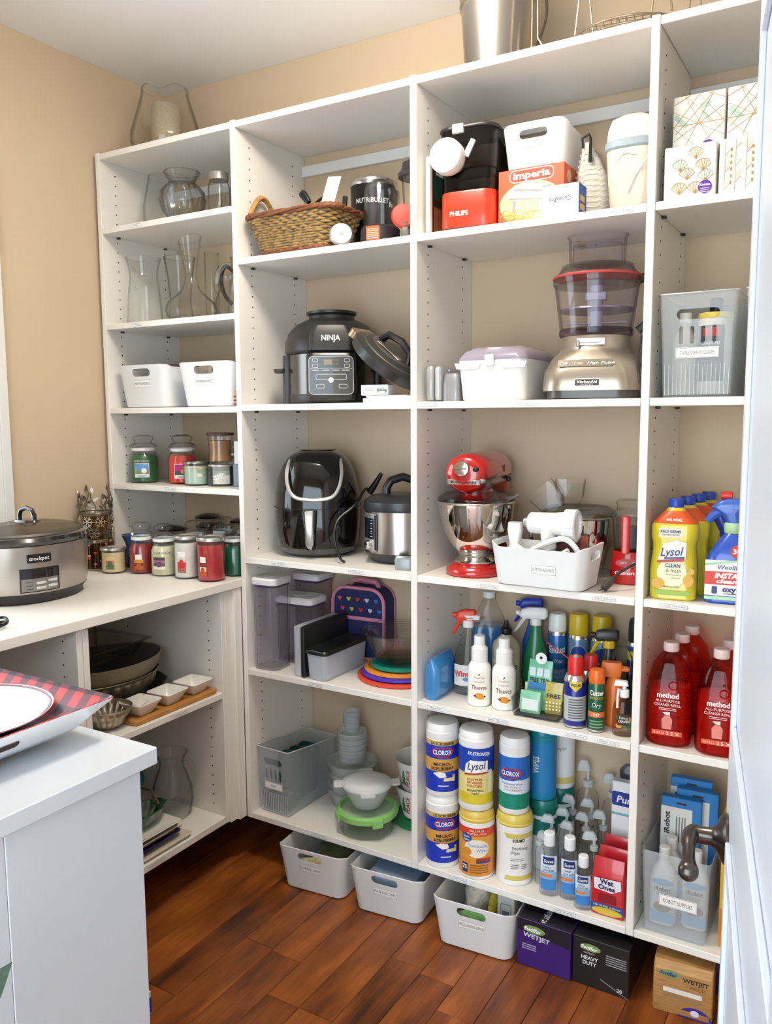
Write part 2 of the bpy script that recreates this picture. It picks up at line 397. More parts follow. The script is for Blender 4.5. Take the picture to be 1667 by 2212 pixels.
shelf(a[1], b[0], S2T, [('VASES', -1.19, .045), ('DECANTERS', -.934, .05)])
shelf(a[1], b[0], S3T)
shelf(a[1], b[0], S4T, [('CANDLES / WARMERS', -1.06, .05)])
shelf(b[1], c[0], R1, [('HAND MIXER', -.66, .05), ('NUTRIBULLET', -.405, .053), ('IMMERSION BLENDER', -.197, .057)])
shelf(b[1], c[0], R2, [('NINJA', -.475, .058)])
shelf(b[1], c[0], R3, [('AIR FRYER', -.61, .055), ('INSTANT POT', -.32, .06)])
shelf(b[1], c[0], R4, [('CONTAINERS / LUNCH BOXES', -.475, .06)])
shelf(b[1], c[0], RB, [('FOOD CONTAINERS', -.47, .06)], pins=False)
shelf(c[1], d_[0], R1, [('PASTA MAKERS/SUPPLIES', .05, .06), ('HAND MIXER', .425, .062)])
shelf(c[1], d_[0], R2, [('KNIFE SHARPENER', -.0845, .055), ('KITCHEN AID', .202, .062)])
shelf(c[1], d_[0], R3, [('KITCHEN AID MIXER', .097, .062), ('MINI CHOPPER', .408, .06)])
shelf(c[1], d_[0], R4, [('WINDEX', -.06, .055), ('MISC CLEANING', .13, .06), ('BUG SPRAY', .345, .055), ('HAND SOAP', .428, .055)])
shelf(c[1], d_[0], RB, [('CLOROX WIPES', .015, .06), ('HAND SANITIZER', .325, .062)], pins=False)
shelf(d_[1], e[0], R1); shelf(d_[1], e[0], R2); shelf(d_[1], e[0], R3, [('LYSOL CLEANER', .575, .066)]); shelf(d_[1], e[0], R4); shelf(d_[1], e[0], RB, pins=False)
for x0, x1 in ((a[1], b[0]), (b[1], c[0]), (c[1], d_[0]), (d_[1], e[0])):
    U('hanging_rail', bx(x0 + .001, x1 - .001, YB - .016, YB - .002, 2.272, 2.306), M('e8e6e2', .4))

# counter along the left wall and the base cabinets below it
solo('counter', 'white laminate counter running along the left wall', 'counter', J(bx(XL + .001, -.757, -2.2, -.0006, .9305, CT, .002), bx(-1.34, -.7635, -.002, YB - .003, .9305, CT, .002)), SHELFM)
bc = thing('base_cabinet', 'white open base cabinet with one shelf under the left counter', 'cabinet', (-1.07, -.34, .16))
def BC(name, g, o=bc): return add(name, mv(g, 1.07, .34, -.16), SHELFM, o)
BC('side_panel', bx(-1.36, -.775, -.085, -.066, .165, .929))
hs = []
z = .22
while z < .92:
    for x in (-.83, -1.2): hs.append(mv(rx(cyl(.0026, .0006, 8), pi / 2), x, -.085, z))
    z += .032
hp = add('peg_hole_shade', mv(J(*hs), 1.07, .34, -.16), HOLE_SHADE, bc); hp['kind'] = 'stuff'
BC('side_panel', bx(-1.36, -.775, -.608, -.589, .165, .929))
s_ = BC('shelf', bx(-1.36, -.777, -.5885, -.0855, .582, .601))
add('shelf_label', mv(label_geo('SERVING PIECES', plane(-.777, pi / 2), -.272, .5915, .062, .0115), 1.07, .34, -.16) + (label_geo('SERVING PIECES', plane(-.777, pi / 2), -.272, .5915, .062, .0115)[2],), LBL, s_)
s_ = BC('shelf', bx(-1.36, -.777, -.5885, -.0855, .165, .187))
add('shelf_label', mv(label_geo('SERVING PLATES', plane(-.777, pi / 2), -.385, .176, .062, .0125), 1.07, .34, -.16) + (label_geo('SERVING PLATES', plane(-.777, pi / 2), -.385, .176, .062, .0125)[2],), LBL, s_)
BC('filler_panel', J(bx(-.796, -.7752, -.066, -.022, .158, .929), bx(-.7752, -.763, -.034, -.0008, .158, .929)))
bc2 = thing('base_cabinet', 'white open base cabinet partly behind the plaid tray', 'cabinet', (-1.07, -.9, .16))
add('back_panel', mv(bx(-1.376, -1.362, -1.2, -.609, .165, .929), 1.07, .9, -.16), SHELFM, bc2)
add('side_panel', mv(bx(-1.36, -.775, -1.22, -1.2, .165, .929), 1.07, .9, -.16), SHELFM, bc2)
add('side_panel', mv(bx(-1.36, -.775, -.6275, -.609, .165, .929), 1.07, .9, -.16), SHELFM, bc2)
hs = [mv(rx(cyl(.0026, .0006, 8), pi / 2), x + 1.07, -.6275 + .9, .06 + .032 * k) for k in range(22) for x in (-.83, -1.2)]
hp = add('peg_hole_shade', J(*hs), HOLE_SHADE, bc2); hp['kind'] = 'stuff'
add('shelf', mv(bx(-1.36, -.777, -1.2, -.628, .165, .187), 1.07, .9, -.16), SHELFM, bc2)

# island in the left foreground
IM = M('d3d8de', .38)
isl = thing('kitchen_island', 'white island in the left foreground with a thick square-edged top', 'island', (-.31, -1.6, 0))
def IS(name, g): return add(name, mv(g, .31, 1.6, 0), IM, isl)
IS('top', bx(-.66, -.05, -2.2, -1.042, .885, .915, .002))
IS('side_panel', bx(-.64, -.072, -1.316, -1.062, .0, .8848))
IS('side_panel', bx(-.64, -.0728, -2.18, -1.3163, .0, .8848))

# ================================================================== LEFT BAY: glassware, bins and candles
def wall_lathe(prof, t=.0025, seg=32, f=None):
    """open vessel: outside profile bottom to top, then back down the inside"""
    inn = [(max(r - t, .0005), max(z, prof[0][1] + t * 2)) for r, z in reversed(prof)]
    g = lathe([(max(prof[0][0] * .6, .001), prof[0][1])] + prof + inn + [(.0005, prof[0][1] + t * 2)], seg, f)
    R_, H = prof[-1]
    return J(g, tube([((R_ - t / 2) * cos(2 * pi * k / 36), (R_ - t / 2) * sin(2 * pi * k / 36), H) for k in range(36)], t * .62, 6, True))
RIM = G('e6efe9', .45); FINE = G('f5f8f5', .6)
# on top of the unit
h = thing('hurricane_vase', 'clear glass hurricane with notched rim on top of the left shelf', 'vase', (-1.205, .18, TT + .0005))
hv = wall_lathe([(.085, 0), (.108, .02), (.122, .055), (.12, .085), (.1, .15), (.084, .2), (.078, .235)], .003, 40)
hv = fn(hv, lambda x, y, z: (x, y, z - (max(0, z - .18) / .055) * .022 * max(0, cos(2 * (atan2(y, x) + 1.0))) ** 2))
add('glass', hv, FINE, h)
solo('pillar_candle', 'thick taupe pillar candle standing inside the glass hurricane', 'candle', lathe([(.046, 0), (.05, .004), (.05, .168), (.046, .174), (.02, .171), (.0005, .169)], 32), M('b5a58a', .6, var=.2, scale=260), (-1.205, .18, TT + .0075))
# upper glass shelf
v = solo('glass_vase', 'plain tapered clear glass vase leftmost on the top glass shelf', 'vase', wall_lathe([(.072, 0), (.09, .05), (.09, .1), (.078, .16), (.07, .2)], .003), CLEAR, (-1.238, .215, S1T + .0005), group='glassware on the upper left shelves')
rib = lambda r, z, a: r * (1 + .05 * cos(22 * (a + z * 6)) * (1 if .012 < z < .125 else 0))
solo('ribbed_bowl_vase', 'round clear glass vase with swirled ribs and flared rim', 'vase', wall_lathe([(.038, 0), (.046, .01), (.066, .045), (.075, .08), (.072, .105), (.058, .125), (.046, .134), (.044, .142), (.052, .155), (.059, .166), (.06, .17)], .003, 176, rib), G('eef3f0', .55, pos=.3), (-1.075, .115, S1T + .0005), group='glassware on the upper left shelves')
solo('glass_cylinder', 'small clear glass cylinder half hidden behind the ribbed vase', 'vase', wall_lathe([(.036, 0), (.037, .15)], .003, 28), RIM, (-.985, .255, S1T + .0005), group='glassware on the upper left shelves')
j = thing('mason_jar', 'clear glass canning jar with a silver screw lid', 'jar', (-.922, .125, S1T + .0005), group='canning jars')
add('jar', wall_lathe([(.032, 0), (.036, .008), (.0365, .1), (.034, .112), (.029, .12), (.029, .135)], .0025, 28), G('e9efeb', .45), j)
add('lid', lathe([(.0312, .124), (.0312, .145), (.03, .148), (.0005, .148)], 40, lambda r, z, a: r + .0005 * cos(40 * a)), M('c9c8c4', .3, .9), j)
j = thing('tall_bottle', 'tall clear bottle with silver cap beside the canning jar', 'bottle', (-.862, .16, S1T + .0005), group='canning jars')
add('bottle', wall_lathe([(.03, 0), (.032, .008), (.032, .12), (.022, .155), (.018, .17), (.018, .185)], .0025, 24), G('e9efeb', .45), j)
add('cap', cyl(.0205, .024, 28, .176), M('c9c8c4', .3, .9), j)
# second glass shelf
p = thing('water_pitcher', 'clear glass pitcher with loop handle leftmost on its shelf', 'pitcher', (-1.245, .09, S2T + .0005), -.15, group='glassware on the upper left shelves')
add('body', wall_lathe([(.058, 0), (.062, .01), (.056, .09), (.048, .16), (.05, .19), (.06, .225)], .003, 32), CLEAR, p)
add('handle', tube(spline([(-.047, 0, .185), (-.066, 0, .2), (-.076, 0, .17), (-.06, 0, .135), (-.047, 0, .125)], 6), .0045, 8), RIM, p)
solo('glass_vase', 'smoky clear flared glass vase behind the pitcher', 'vase', wall_lathe([(.045, 0), (.046, .02), (.038, .1), (.045, .18), (.056, .25)], .003, 32), G('dfe7e2', .35), (-1.225, .243, S2T + .0005), group='glassware on the upper left shelves')
solo('etched_vase', 'narrow textured clear vase at the back behind the decanter', 'vase', wall_lathe([(.024, 0), (.026, .01), (.026, .26)], .003, 24, lambda r, z, a: r * (1 + .03 * sin(9 * a) * sin(z * 160))), G('e3e9e4', .4), (-1.11, .285, S2T + .0005), group='glassware on the upper left shelves')
dc = wall_lathe([(.05, 0), (.078, .012), (.088, .035), (.08, .06), (.05, .085), (.03, .105), (.021, .135), (.02, .16), (.026, .2), (.034, .24), (.038, .268)], .0025, 40)
dc = fn(dc, lambda x, y, z: (x, y, z + (max(0, z - .2) / .068) * x * .35))
solo('wine_decanter', 'wide-bottomed clear wine decanter with slender slanted neck', 'decanter', dc, FINE, (-1.035, .1, S2T + .0005), group='glassware on the upper left shelves')
p = thing('twisted_pitcher', 'squat clear glass pitcher with thick twisted loop handle', 'pitcher', (-.855, .095, S2T + .0005), group='glassware on the upper left shelves')
add('body', wall_lathe([(.04, 0), (.052, .015), (.052, .045), (.042, .075), (.03, .1), (.034, .13)], .004, 32, lambda r, z, a: r * (1 + .05 * cos(3 * a + z * 30))), G('e4edea', .35), p)
add('handle', tube(spline([(-.036, 0, .07), (-.06, 0, .1), (-.05, 0, .15), (-.015, 0, .168), (.02, 0, .15), (.03, 0, .125)], 7), .0095, 10), G('e4edea', .35), p)
p = thing('brown_handled_carafe', 'clear glass carafe with dark brown curved handle at the back', 'carafe', (-.935, .245, S2T + .0005))
add('body', wall_lathe([(.05, 0), (.055, .02), (.045, .12), (.036, .2), (.04, .22)], .003, 28), CLEAR, p)
add('handle', tube(spline([(-.04, 0, .18), (-.075, 0, .2), (-.095, 0, .165), (-.085, 0, .11), (-.05, 0, .07)], 6), .007, 8), M('3a1f14', .4), p)

# white handled bins -------------------------------------------------------------
def cut(me_src, cutters):
    """drill through a mesh"""
    o = bpy.data.objects.new('tmp', me_src); COL.objects.link(o); cs = []
    for c in cutters:
        k = bpy.data.objects.new('tmpc', mesh('c', c)); COL.objects.link(k); cs.append(k)
        m = o.modifiers.new('b', 'BOOLEAN'); m.operation = 'DIFFERENCE'; m.object = k; m.solver = 'EXACT'
    bpy.context.view_layer.update()
    me = bpy.data.meshes.new_from_object(o.evaluated_get(bpy.context.evaluated_depsgraph_get()))
    for k in cs + [o]: bpy.data.objects.remove(k)
    me.polygons.foreach_set('use_smooth', [True] * len(me.polygons)); me.set_sharp_from_angle(angle=math.radians(35))
    return me
def slot(w, h, d, x, y, z):
    """stadium shaped hole running along y"""
    g = prism(rr(w, h, h / 2 - 1e-4, 6), d, -d / 2)
    return mv(rx(g, pi / 2), x, y, z)
def bin_mesh(w, d, h, dip=.03, t=.003, r=.03, taper=.88, hw=.085, hh=.026, hz=None, ends=(-1, 1)):
    n = 8
    def wallpts(k, z, ins, ri):
        s = taper + (1 - taper) * z / h
        return [(x, y, z) for x, y in rr(w * s - 2 * ins, d * s - 2 * ins, ri, n)]
    def top(pts):
        out = []
        for x, y, z in pts:
            q = min(1, max(0, (d / 2 - abs(y)) / (d * .27)))           # 0 at the ends, 1 toward the middle of the long sides
            q = q * q * (3 - 2 * q)
            out.append((x, y, z - dip * q))
        return out
    lv = [0, .004, h * .3, h * .6, h - .006]
    rs = [wallpts(0, 0, .006, r - .006)] + [wallpts(0, z, 0, r) for z in lv[1:]]
    rs = rs[:-1] + [top(wallpts(0, h * .8, 0, r)) if False else wallpts(0, h * .72 - dip * .2, 0, r), top(wallpts(0, h - .002, 0, r)), top(wallpts(0, h, t / 2, r)), top(wallpts(0, h - .002, t, r - t)),
          wallpts(0, h * .66 - dip * .2, t, r - t), wallpts(0, .006, t, r - t)]
    me = mesh('bin', rings(rs), 40)
    hz = hz or h * .82
    s = taper + (1 - taper) * hz / h
    return cut(me, [slot(hw, hh, .06, 0, e * d * s / 2, hz) for e in ends]) if ends else me
BINW, BIND, BINH = .24, .332, .145
BIN = bin_mesh(BINW, BIND, BINH)
BINM = M('e6e6e5', .42)
def bin_(label, loc, rot=0, text=None, tw=.07, group='white handled storage bins', mat=None, lz=.082):
    t = thing('storage_bin', label, 'bin', loc, rot, group)
    m = BIN.copy(); m.materials.clear(); add('body', m, mat or BINM, t)
    if text:
        s = .88 + .12 * lz / BINH
        add('label_plate', label_geo(text, plane(BIND * .88 / 2, 0, BIND * .06 / BINH, 0), 0, lz, .078, .026, tw), LBL, t)
    return t
bin_('white handled bin of air fresheners, left of two below the decanter', (-1.198, .178, S3T + .0005), 0, 'AIR FRESHENERS', .07)
bin_('white handled bin of flowers and wax melts beside the bay divider', (-.912, .178, S3T + .0005), 0, 'FLOWERS/WAX MELTS', .07)
def packs(lst):
    for name, label, cat, (w, d, hh), col, loc, rot in lst:
        solo(name, label, cat, box(w, d, hh, b=.006), M(col, .45, var=.25, scale=60), loc, rot)
packs([('refill_pack', 'crumpled grey-brown refill pack poking out of the left bin', 'pack', (.09, .16, .142), '6c5a52', (-1.175, .19, S3T + .008), .1),
       ('refill_pack', 'magenta refill pack at the right side of the left bin', 'pack', (.03, .12, .118), '8c2247', (-1.112, .2, S3T + .008), 0),
       ('wax_melt_pack', 'beige pack seen through the handle of the right bin', 'pack', (.055, .1, .13), 'a79a88', (-.952, .11, S3T + .008), 0),
       ('wax_melt_pack', 'teal and blue pack seen through the handle of the right bin', 'pack', (.06, .1, .13), '4f8fa8', (-.87, .11, S3T + .008), 0)])
k = thing('air_freshener_box', 'small red and tan striped box leaning at the bin corner', 'box', (-.777, .028, S3T + .0008), .1)
add('box', box(.018, .03, .05), M('b98f72', .6), k)
prt(k, 'stripe', [dec(Rc(-.009, .009, .004 + .012 * i, .009 + .012 * i), plane(.015), .0004, 2) for i in range(3)], M('6b3a2a', .6))
prt(k, 'stripe', dec(Rc(.002, .009, .002, .048), plane(.015), .0007, 2), M('c0302c', .5))

# candles --------------------------------------------------------------------------
def jar_candle(label, x, y, z, wax, rw=.0, a=.7, lbl=None, s=1., group='large jar candles', title=None):
    """apothecary jar candle: glass jar, wax, collar, domed glass lid, paper label"""
    t = thing('jar_candle', label, 'candle', (x, y, z), a, group)
    R_ = .051 * s; H = .168
    if wax:
        add('wax', lathe([(R_ - .006, .004), (R_ - .003, .012), (R_ - .003, .082), (R_ - .01, .098), (.0005, .099)], 28), M(wax, .35, coat=.3, var=.12, scale=40), t)
    add('jar', lathe([(R_ * .86, 0), (R_, .008), (R_, .086), (R_ * .86, .104), (R_ * .78, .11), (R_ * .78, .124), (R_ * .72, .124), (R_ * .72, .108), (R_ * .8, .1), (R_ * .94, .084), (R_ * .94, .01), (.001, .006)], 32), CLEAR, t)
    add('collar', lathe([(R_ * .8, .112), (R_ * .8, .123), (R_ * .79, .123), (R_ * .79, .112)], 32), M('e9e8e4', .4), t)
    l = add('lid', lathe([(R_ * .72, .118), (R_ * .74, .1255), (R_ * .9, .126), (R_ * .92, .13), (R_ * .8, .136), (R_ * .56, .14), (R_ * .62, .147), (R_ * .72, .154), (R_ * .66, .163), (R_ * .4, H), (.0005, H)], 32), G('e8f0ec', .45), t)
    if lbl:
        bgc, c1, c2, c3 = lbl
        sf = round_(R_)
        p = prt(t, 'paper_label', dec(Rc(-.027, .024, .02, .07), sf, .0004), M(bgc, .6))
        prt(p, 'picture', dec(Rc(-.025, .022, .045, .068), sf, .0007), M(c1, .6, var=.3, scale=90))
        prt(p, 'picture', dec(Rc(-.025, .022, .032, .045), sf, .0007), M(c2, .6, var=.4, scale=120))
        prt(p, 'picture', dec(El(.006, .044, .009, .009), sf, .001), M(c3, .5))
        prt(p, 'caption', [dec(Rc(-.018, .014, .025, .0265), sf, .0008), dec(Rc(-.012, .008, .022, .0232), sf, .0008)], INK)
    if title: prt(t, 'lettering', let(title, round_(R_), -.003, .075, .0062, .056), M('f6f4ee' if wax and wax < '9' else '5b4a30', .5))
    return t
def label_band(t, R_, u0, u1, v0, v1, cols, off=.0004):
    sf = round_(R_); n = len(cols)
    if n > 2: prt(t, 'picture', dec(El((u0 + u1) / 2, v0 + (v1 - v0) * .42, (u1 - u0) * .3, (v1 - v0) * .22, 16), sf, off + .0005), M(cols[n // 2 - 1 if n > 3 else 0], .5, var=.5, scale=200))
    for i, c in enumerate(cols):
        prt(t, 'paper_label', dec(Rc(u0, u1, v0 + (v1 - v0) * i / n, v0 + (v1 - v0) * (i + 1) / n), sf, off), M(c, .6, var=.15, scale=120))
def tumbler(label, x, y, z, wax, R_, H, lid='c8c6c2', a=.7, fill=.86, bow=False, group='tumbler candles'):
    t = thing('tumbler_candle', label, 'candle', (x, y, z), a, group)
    add('wax', lathe([(R_ - .005, .005), (R_ - .003, .01), (R_ - .003, H * fill), (.0005, H * fill - .001)], 28), M(wax, .35, coat=.3, var=.1, scale=40), t)
    add('glass', lathe([(R_ * .93, 0), (R_, .006), (R_, H * .97), (R_ - .002, H * .97), (R_ - .002, .006), (.001, .004)], 32), CLEAR, t)
    if lid: add('lid', lathe([(R_ + .0015, H * .94), (R_ + .002, H), (R_ + .0005, H + .003), (R_ - .006, H + .002), (R_ - .008, H), (.0005, H)], 32), M(lid, .3, .85), t)
    return t
z = S4T + .0005
jar_candle('green jar candle with a sky and meadow picture label, leftmost', -1.278, .088, z, '2e6440', lbl=('dfe6ea', '6fa0d8', '7f9460', 'eef0f0'), title='YANKEE CANDLE')
jar_candle('pale yellow jar candle between the green and red ones', -1.2, .2, z, 'd9c07a', s=.94, lbl=('e8d9a0', 'd2b040', '5a6a2c', 'f0e6c0'), title='YANKEE')
jar_candle('bright red jar candle with a peach picture label', -1.118, .118, z, 'd8362a', lbl=('f1dfe0', 'b02a70', '2c4a3c', 'e88a4a'))
t = tumbler('white candle in a clear lidded footed glass at the back', -1.065, .27, z, 'eeeae0', .032, .105, None, group=None)
add('lid', lathe([(.036, .108), (.037, .112), (.03, .118), (.036, .128), (.034, .142), (.02, .146), (.0005, .146)], 28), G('e8f0ec', .4), t)
t = tumbler('mint green candle in a squat glass tied with a twine bow', -1.018, .08, z, 'b9d0bd', .043, .078, '8f8d86', a=.75, group=None)
bw = spline([(-.03, -.004, .062), (-.012, -.005, .06), (.012, -.006, .063), (.02, -.008, .056), (.006, -.006, .06), (.02, -.007, .04)], 4)
add('twine_bow', J(tube([(.0438 * sin(k / 16 * pi * 2), -.0438 * cos(k / 16 * pi * 2), .061) for k in range(16)], .0012, 6, True), mv(tube(bw, .0014, 6), 0, -.042, 0)), M('d8b87c', .8), t)
prt(t, 'paper_tag', dec(Rc(.004, .02, .03, .042), round_(.0437), .0006), M('e8e3d4', .6))
t = thing('jar_candle', 'dark glass candle with a winter scene label under the hourglass candle', 'candle', (-.925, .1, z), .75)
add('glass', lathe([(.04, 0), (.043, .006), (.043, .07), (.04, .074), (.001, .074)], 32), M('2c3230', .15, coat=.6), t)
label_band(t, .043, -.03, .03, .008, .066, ['cfccc6', 'd9d7d2', '9aa09a', '8c8a84'])
prt(t, 'band', dec(Rc(-.055, .055, .066, .072), round_(.043), .0006), M('b8b4ac', .4, .6))
prt(t, 'lettering', let('PINE', round_(.0434), -.024, .022, .007, .03, rot=pi / 2), M('2e6a58', .5))
t = thing('hourglass_candle', 'amber brown hourglass candle with dark wooden lid on another candle', 'candle', (-.925, .1, z + .0765), .75)
add('wax', lathe([(.034, .005), (.038, .01), (.034, .04), (.036, .075), (.0005, .075)], 28), M('9a6a3c', .4, var=.15), t)
add('glass', lathe([(.038, 0), (.043, .006), (.038, .04), (.042, .092), (.04, .092), (.036, .04), (.04, .006), (.001, .004)], 32), CLEAR, t)
add('lid', cyl(.046, .009, 32, .092), M('4d2b1a', .5, var=.3, scale=80), t)
solo('grey_candle_box', 'slim blue-grey candle box against the bay divider', 'box', box(.05, .05, .075), M('7f8894', .6), (-.83, .105, z), .05)
solo('white_candle_box', 'white printed candle box stacked on the blue-grey one', 'box', box(.046, .046, .075), M('dcdcd8', .6), (-.828, .105, z + .0755), .05)
tumbler('clear jar with white wax in the back right of the candle shelf', -.985, .255, z, 'e5e2da', .04, .1, 'd0cec8', group=None)

# ================================================================== COUNTER
z = CT + .0005
# slow cooker, its left end runs out of the picture
c = thing('slow_cooker', 'oval stainless slow cooker with glass lid on the counter', 'slow cooker', (-1.128, -.50, z), pi / 2 + .08)
def oval(prof, a_, b_, seg=44): return sc2(lathe([(r, q) for r, q in prof], seg), a_, b_, 1, 0)
A_, B_ = .178, .14
add('base', oval([(.82, 0), (.86, .004), (.9, .02), (.96, .03), (.9, .034), (.0005, .034)], A_, B_), M('2a2a2c', .5), c)
add('body', oval([(.95, .03), (.985, .05), (1.0, .12), (1.0, .163), (.97, .165), (.0005, .165)], A_, B_), M('b6b0a8', .3, 1., bump=.03, bscale=600, stretch=(1, 1, .02)), c)
add('crock_rim', oval([(.93, .163), (1.04, .166), (1.06, .176), (1.02, .186), (.93, .19), (.9, .186), (.0005, .182)], A_, B_), M('17171a', .12, coat=.8), c)
l = add('lid', oval([(.92, .191), (.9, .199), (.7, .209), (.4, .217), (.0005, .219)], A_, B_), G('c9c3ba', .55), c)
add('lid_rim', oval([(.9, .187), (.935, .19), (.92, .1955), (.89, .194)], A_, B_), M('8b8882', .3, .9), l)
add('lid_handle', J(tube([(.0, -.03, .222), (0, -.03, .236), (0, -.022, .25), (0, 0, .257), (0, .022, .25), (0, .03, .236), (0, .03, .222)], .007, 10), sc2(lathe([(1, 0), (.9, .006), (.0005, .006)], 24), .028, .045, 1, .217)), M('1b1416', .15, coat=.8), l)
sf = lambda u, v, off: (lambda a: ((A_ + off) * cos(a), (B_ + off) * sin(a), v))(-2.0 + u / .155)
P_ = lambda pts: [(x, y) for x, y in pts]
prt(c, 'brand_plate', dec(RRc(-.03, .03, .118, .142, .004), sf, .0012), BLACK)
prt(c, 'lettering', let('crockpot', sf, 0, .125, .011, .05, bold=.01, off=.0018), M('f0f0ee', .4))
cp = prt(c, 'control_panel', dec(Rc(-.047, .047, .04, .1), sf, .001), M('8f8d8a', .35, .7))
prt(cp, 'display', dec(Rc(-.047, .047, .075, .1), sf, .0016), M('16161a', .1, coat=.5))
prt(cp, 'panel_border', [dec(Rc(-.049, .049, .099, .102), sf, .002), dec(Rc(-.049, .049, .037, .04), sf, .002), dec(Rc(-.049, -.046, .038, .102), sf, .002), dec(Rc(.046, .049, .038, .102), sf, .002)], M('1a1a1c', .3))
for uu, vv in ((.002, .062), (.002, .048), (.031, .066), (.031, .051)): prt(cp, 'button', dec(RRc(uu - .012, uu + .012, vv - .0035, vv + .0035, .002), sf, .0025), M('dcdad6', .3, .4))
prt(cp, 'indicator', [dec(Rc(-.035, -.018, q, q + .0015), sf, .002) for q in (.064, .055, .046)], BLACK)
add('side_handle', mv(ball(.022, .05, .011), .195, 0, .13), M('151517', .3), c)
cord = thing('power_cord', 'coiled black power cord at the left end of the counter', 'cord', (-.86, -.80, z))
add('cord', tube(spline([(-.05, -.12, .004), (0, -.03, .004), (.02, .02, .012), (-.005, .035, .022), (-.02, .015, .018), (.0, -.005, .01), (.02, -.06, .004)], 6), .004, 8), BLACK, cord)
add('cord_tie', tube(arc(.008, .018, .012, 0, 2 * pi, 12, .014)[:-1], .003, 6, True), BLACK, cord)

# stack of pierced metal candle sleeves
def sleeve_base(R_, H): return J(*[tube([(R_ * sin(2 * pi * k / 32), -R_ * cos(2 * pi * k / 32), q) for k in range(32)], .0022, 6, True) for q in (.0025, H - .0025)])
PEW = M('8d877c', .32, .95); GOLDW = M('a39a86', .3, .95)
SX, SY, SR = -1.318, -.1, .054
t = thing('heart_candle_sleeve', 'wire candle sleeve strung with pink and red hearts, bottom of the stack', 'candle holder', (SX, SY, z), .75, 'metal candle sleeves')
add('frame', J(sleeve_base(SR, .098), *[tube([(SR * sin(a), -SR * cos(a), .002), (SR * sin(a), -SR * cos(a), .096)], .0012, 6) for a in [2 * pi * k / 18 for k in range(18)]]), GOLDW, t)
add('glass_cup', lathe([(.04, .003), (.045, .01), (.045, .09), (.043, .09), (.043, .01), (.001, .006)], 28), G('b49a6a', .5), t)
hp_ = []
for i in range(17): hp_.append((.9 * sin(2 * pi * i / 17) ** 3, .75 * cos(2 * pi * i / 17) - .3 * cos(4 * pi * i / 17) - .1 * cos(6 * pi * i / 17)))
hcol = [M('d9748c', .35), M('c23a2c', .35), M('e0a0a8', .35)]
for k in range(-6, 7):
    for q in range(3):
        a = 2 * pi * k / 18; vv = .022 + .028 * q + .01 * ((k + q) % 3); sfh = round_(SR + .0015)
        g = prism([(x * .0058, y * .0058) for x, y in hp_], .0018); g = mv(rx(g, pi / 2), 0, -SR - .0012, vv); g = rz(g, a)
        add('heart', g, hcol[(k * 2 + q) % 3], t)
t = thing('snowflake_candle_sleeve', 'pierced silver candle sleeve with snowflakes, middle of the stack', 'candle holder', (SX, SY, z + .0985), .75, 'metal candle sleeves')
add('frame', sleeve_base(SR, .092), PEW, t)
add('inner_cup', lathe([(.038, .003), (.042, .01), (.042, .085), (.04, .085), (.04, .01), (.001, .006)], 28), G('c0ae84', .5), t)
def snow(R_):
    gs = []
    for k in range(6):
        a = k * pi / 3; gs.append(([(0, -.0012, 0), (R_ * 1, -.0012, 0)], [])) if False else None
        d1 = (cos(a), sin(a)); n1 = (-sin(a), cos(a)); wv = R_ * .09
        poly = [(-n1[0] * wv, -n1[1] * wv), (d1[0] * R_ - n1[0] * wv * .4, d1[1] * R_ - n1[1] * wv * .4), (d1[0] * R_ + n1[0] * wv * .4, d1[1] * R_ + n1[1] * wv * .4), (n1[0] * wv, n1[1] * wv)]
        gs.append(prism(poly, .002))
        for s in (-1, 1):
            b0 = (d1[0] * R_ * .5, d1[1] * R_ * .5); aa = a + s * .9; e1 = (b0[0] + cos(aa) * R_ * .35, b0[1] + sin(aa) * R_ * .35); m1 = (-sin(aa) * wv * .6, cos(aa) * wv * .6)
            gs.append(prism([(b0[0] - m1[0], b0[1] - m1[1]), (e1[0] - m1[0], e1[1] - m1[1]), (e1[0] + m1[0], e1[1] + m1[1]), (b0[0] + m1[0], b0[1] + m1[1])], .002))
    return J(*gs)
SN = snow(.022); SNs = snow(.013)
for k in range(-3, 4):
    for q, (vv, g0) in enumerate(((.028, SN), (.066, SN))):
        a = (k + .5 * q) * .78; add('snowflake', rz(mv(rx(g0, pi / 2), 0, -SR + .0008, vv), a), M('d0c9bb', .25, .95), t)
t = thing('leaf_candle_sleeve', 'openwork pewter candle sleeve of curling leaves, top of the stack', 'candle holder', (SX, SY, z + .1915), .75, 'metal candle sleeves')
add('frame', tube([(SR * sin(2 * pi * k / 32), -SR * cos(2 * pi * k / 32), .003) for k in range(32)], .003, 8, True), PEW, t)
lf = [(0, 0), (.0045, .006), (.0052, .012), (.003, .018), (0, .024), (-.003, .018), (-.0052, .012), (-.0045, .006)]
for k in range(-4, 5):
    a = k * .62; hgt = (.078, .055, .062, .05)[k % 4]; st = [((SR) * sin(a + .16 * sin(q * 6)), -SR * cos(a + .16 * sin(q * 6)), hgt * q) for q in [i / 6 for i in range(7)]]
    s = add('stem', tube(st, .0022, 6), PEW, t)
    for (q, tilt) in ((.35, .9), (.6, -.9), (.95, .1)):
        g = prism(lf, .0015); g = fn(g, lambda x, y, zz: (x * cos(tilt) - y * sin(tilt), x * sin(tilt) + y * cos(tilt), zz)); g = rz(mv(rx(g, pi / 2), 0, -SR - .001, hgt * q - .004), a)
        add('leaf', g, M('8f8a80', .3, .95), t)

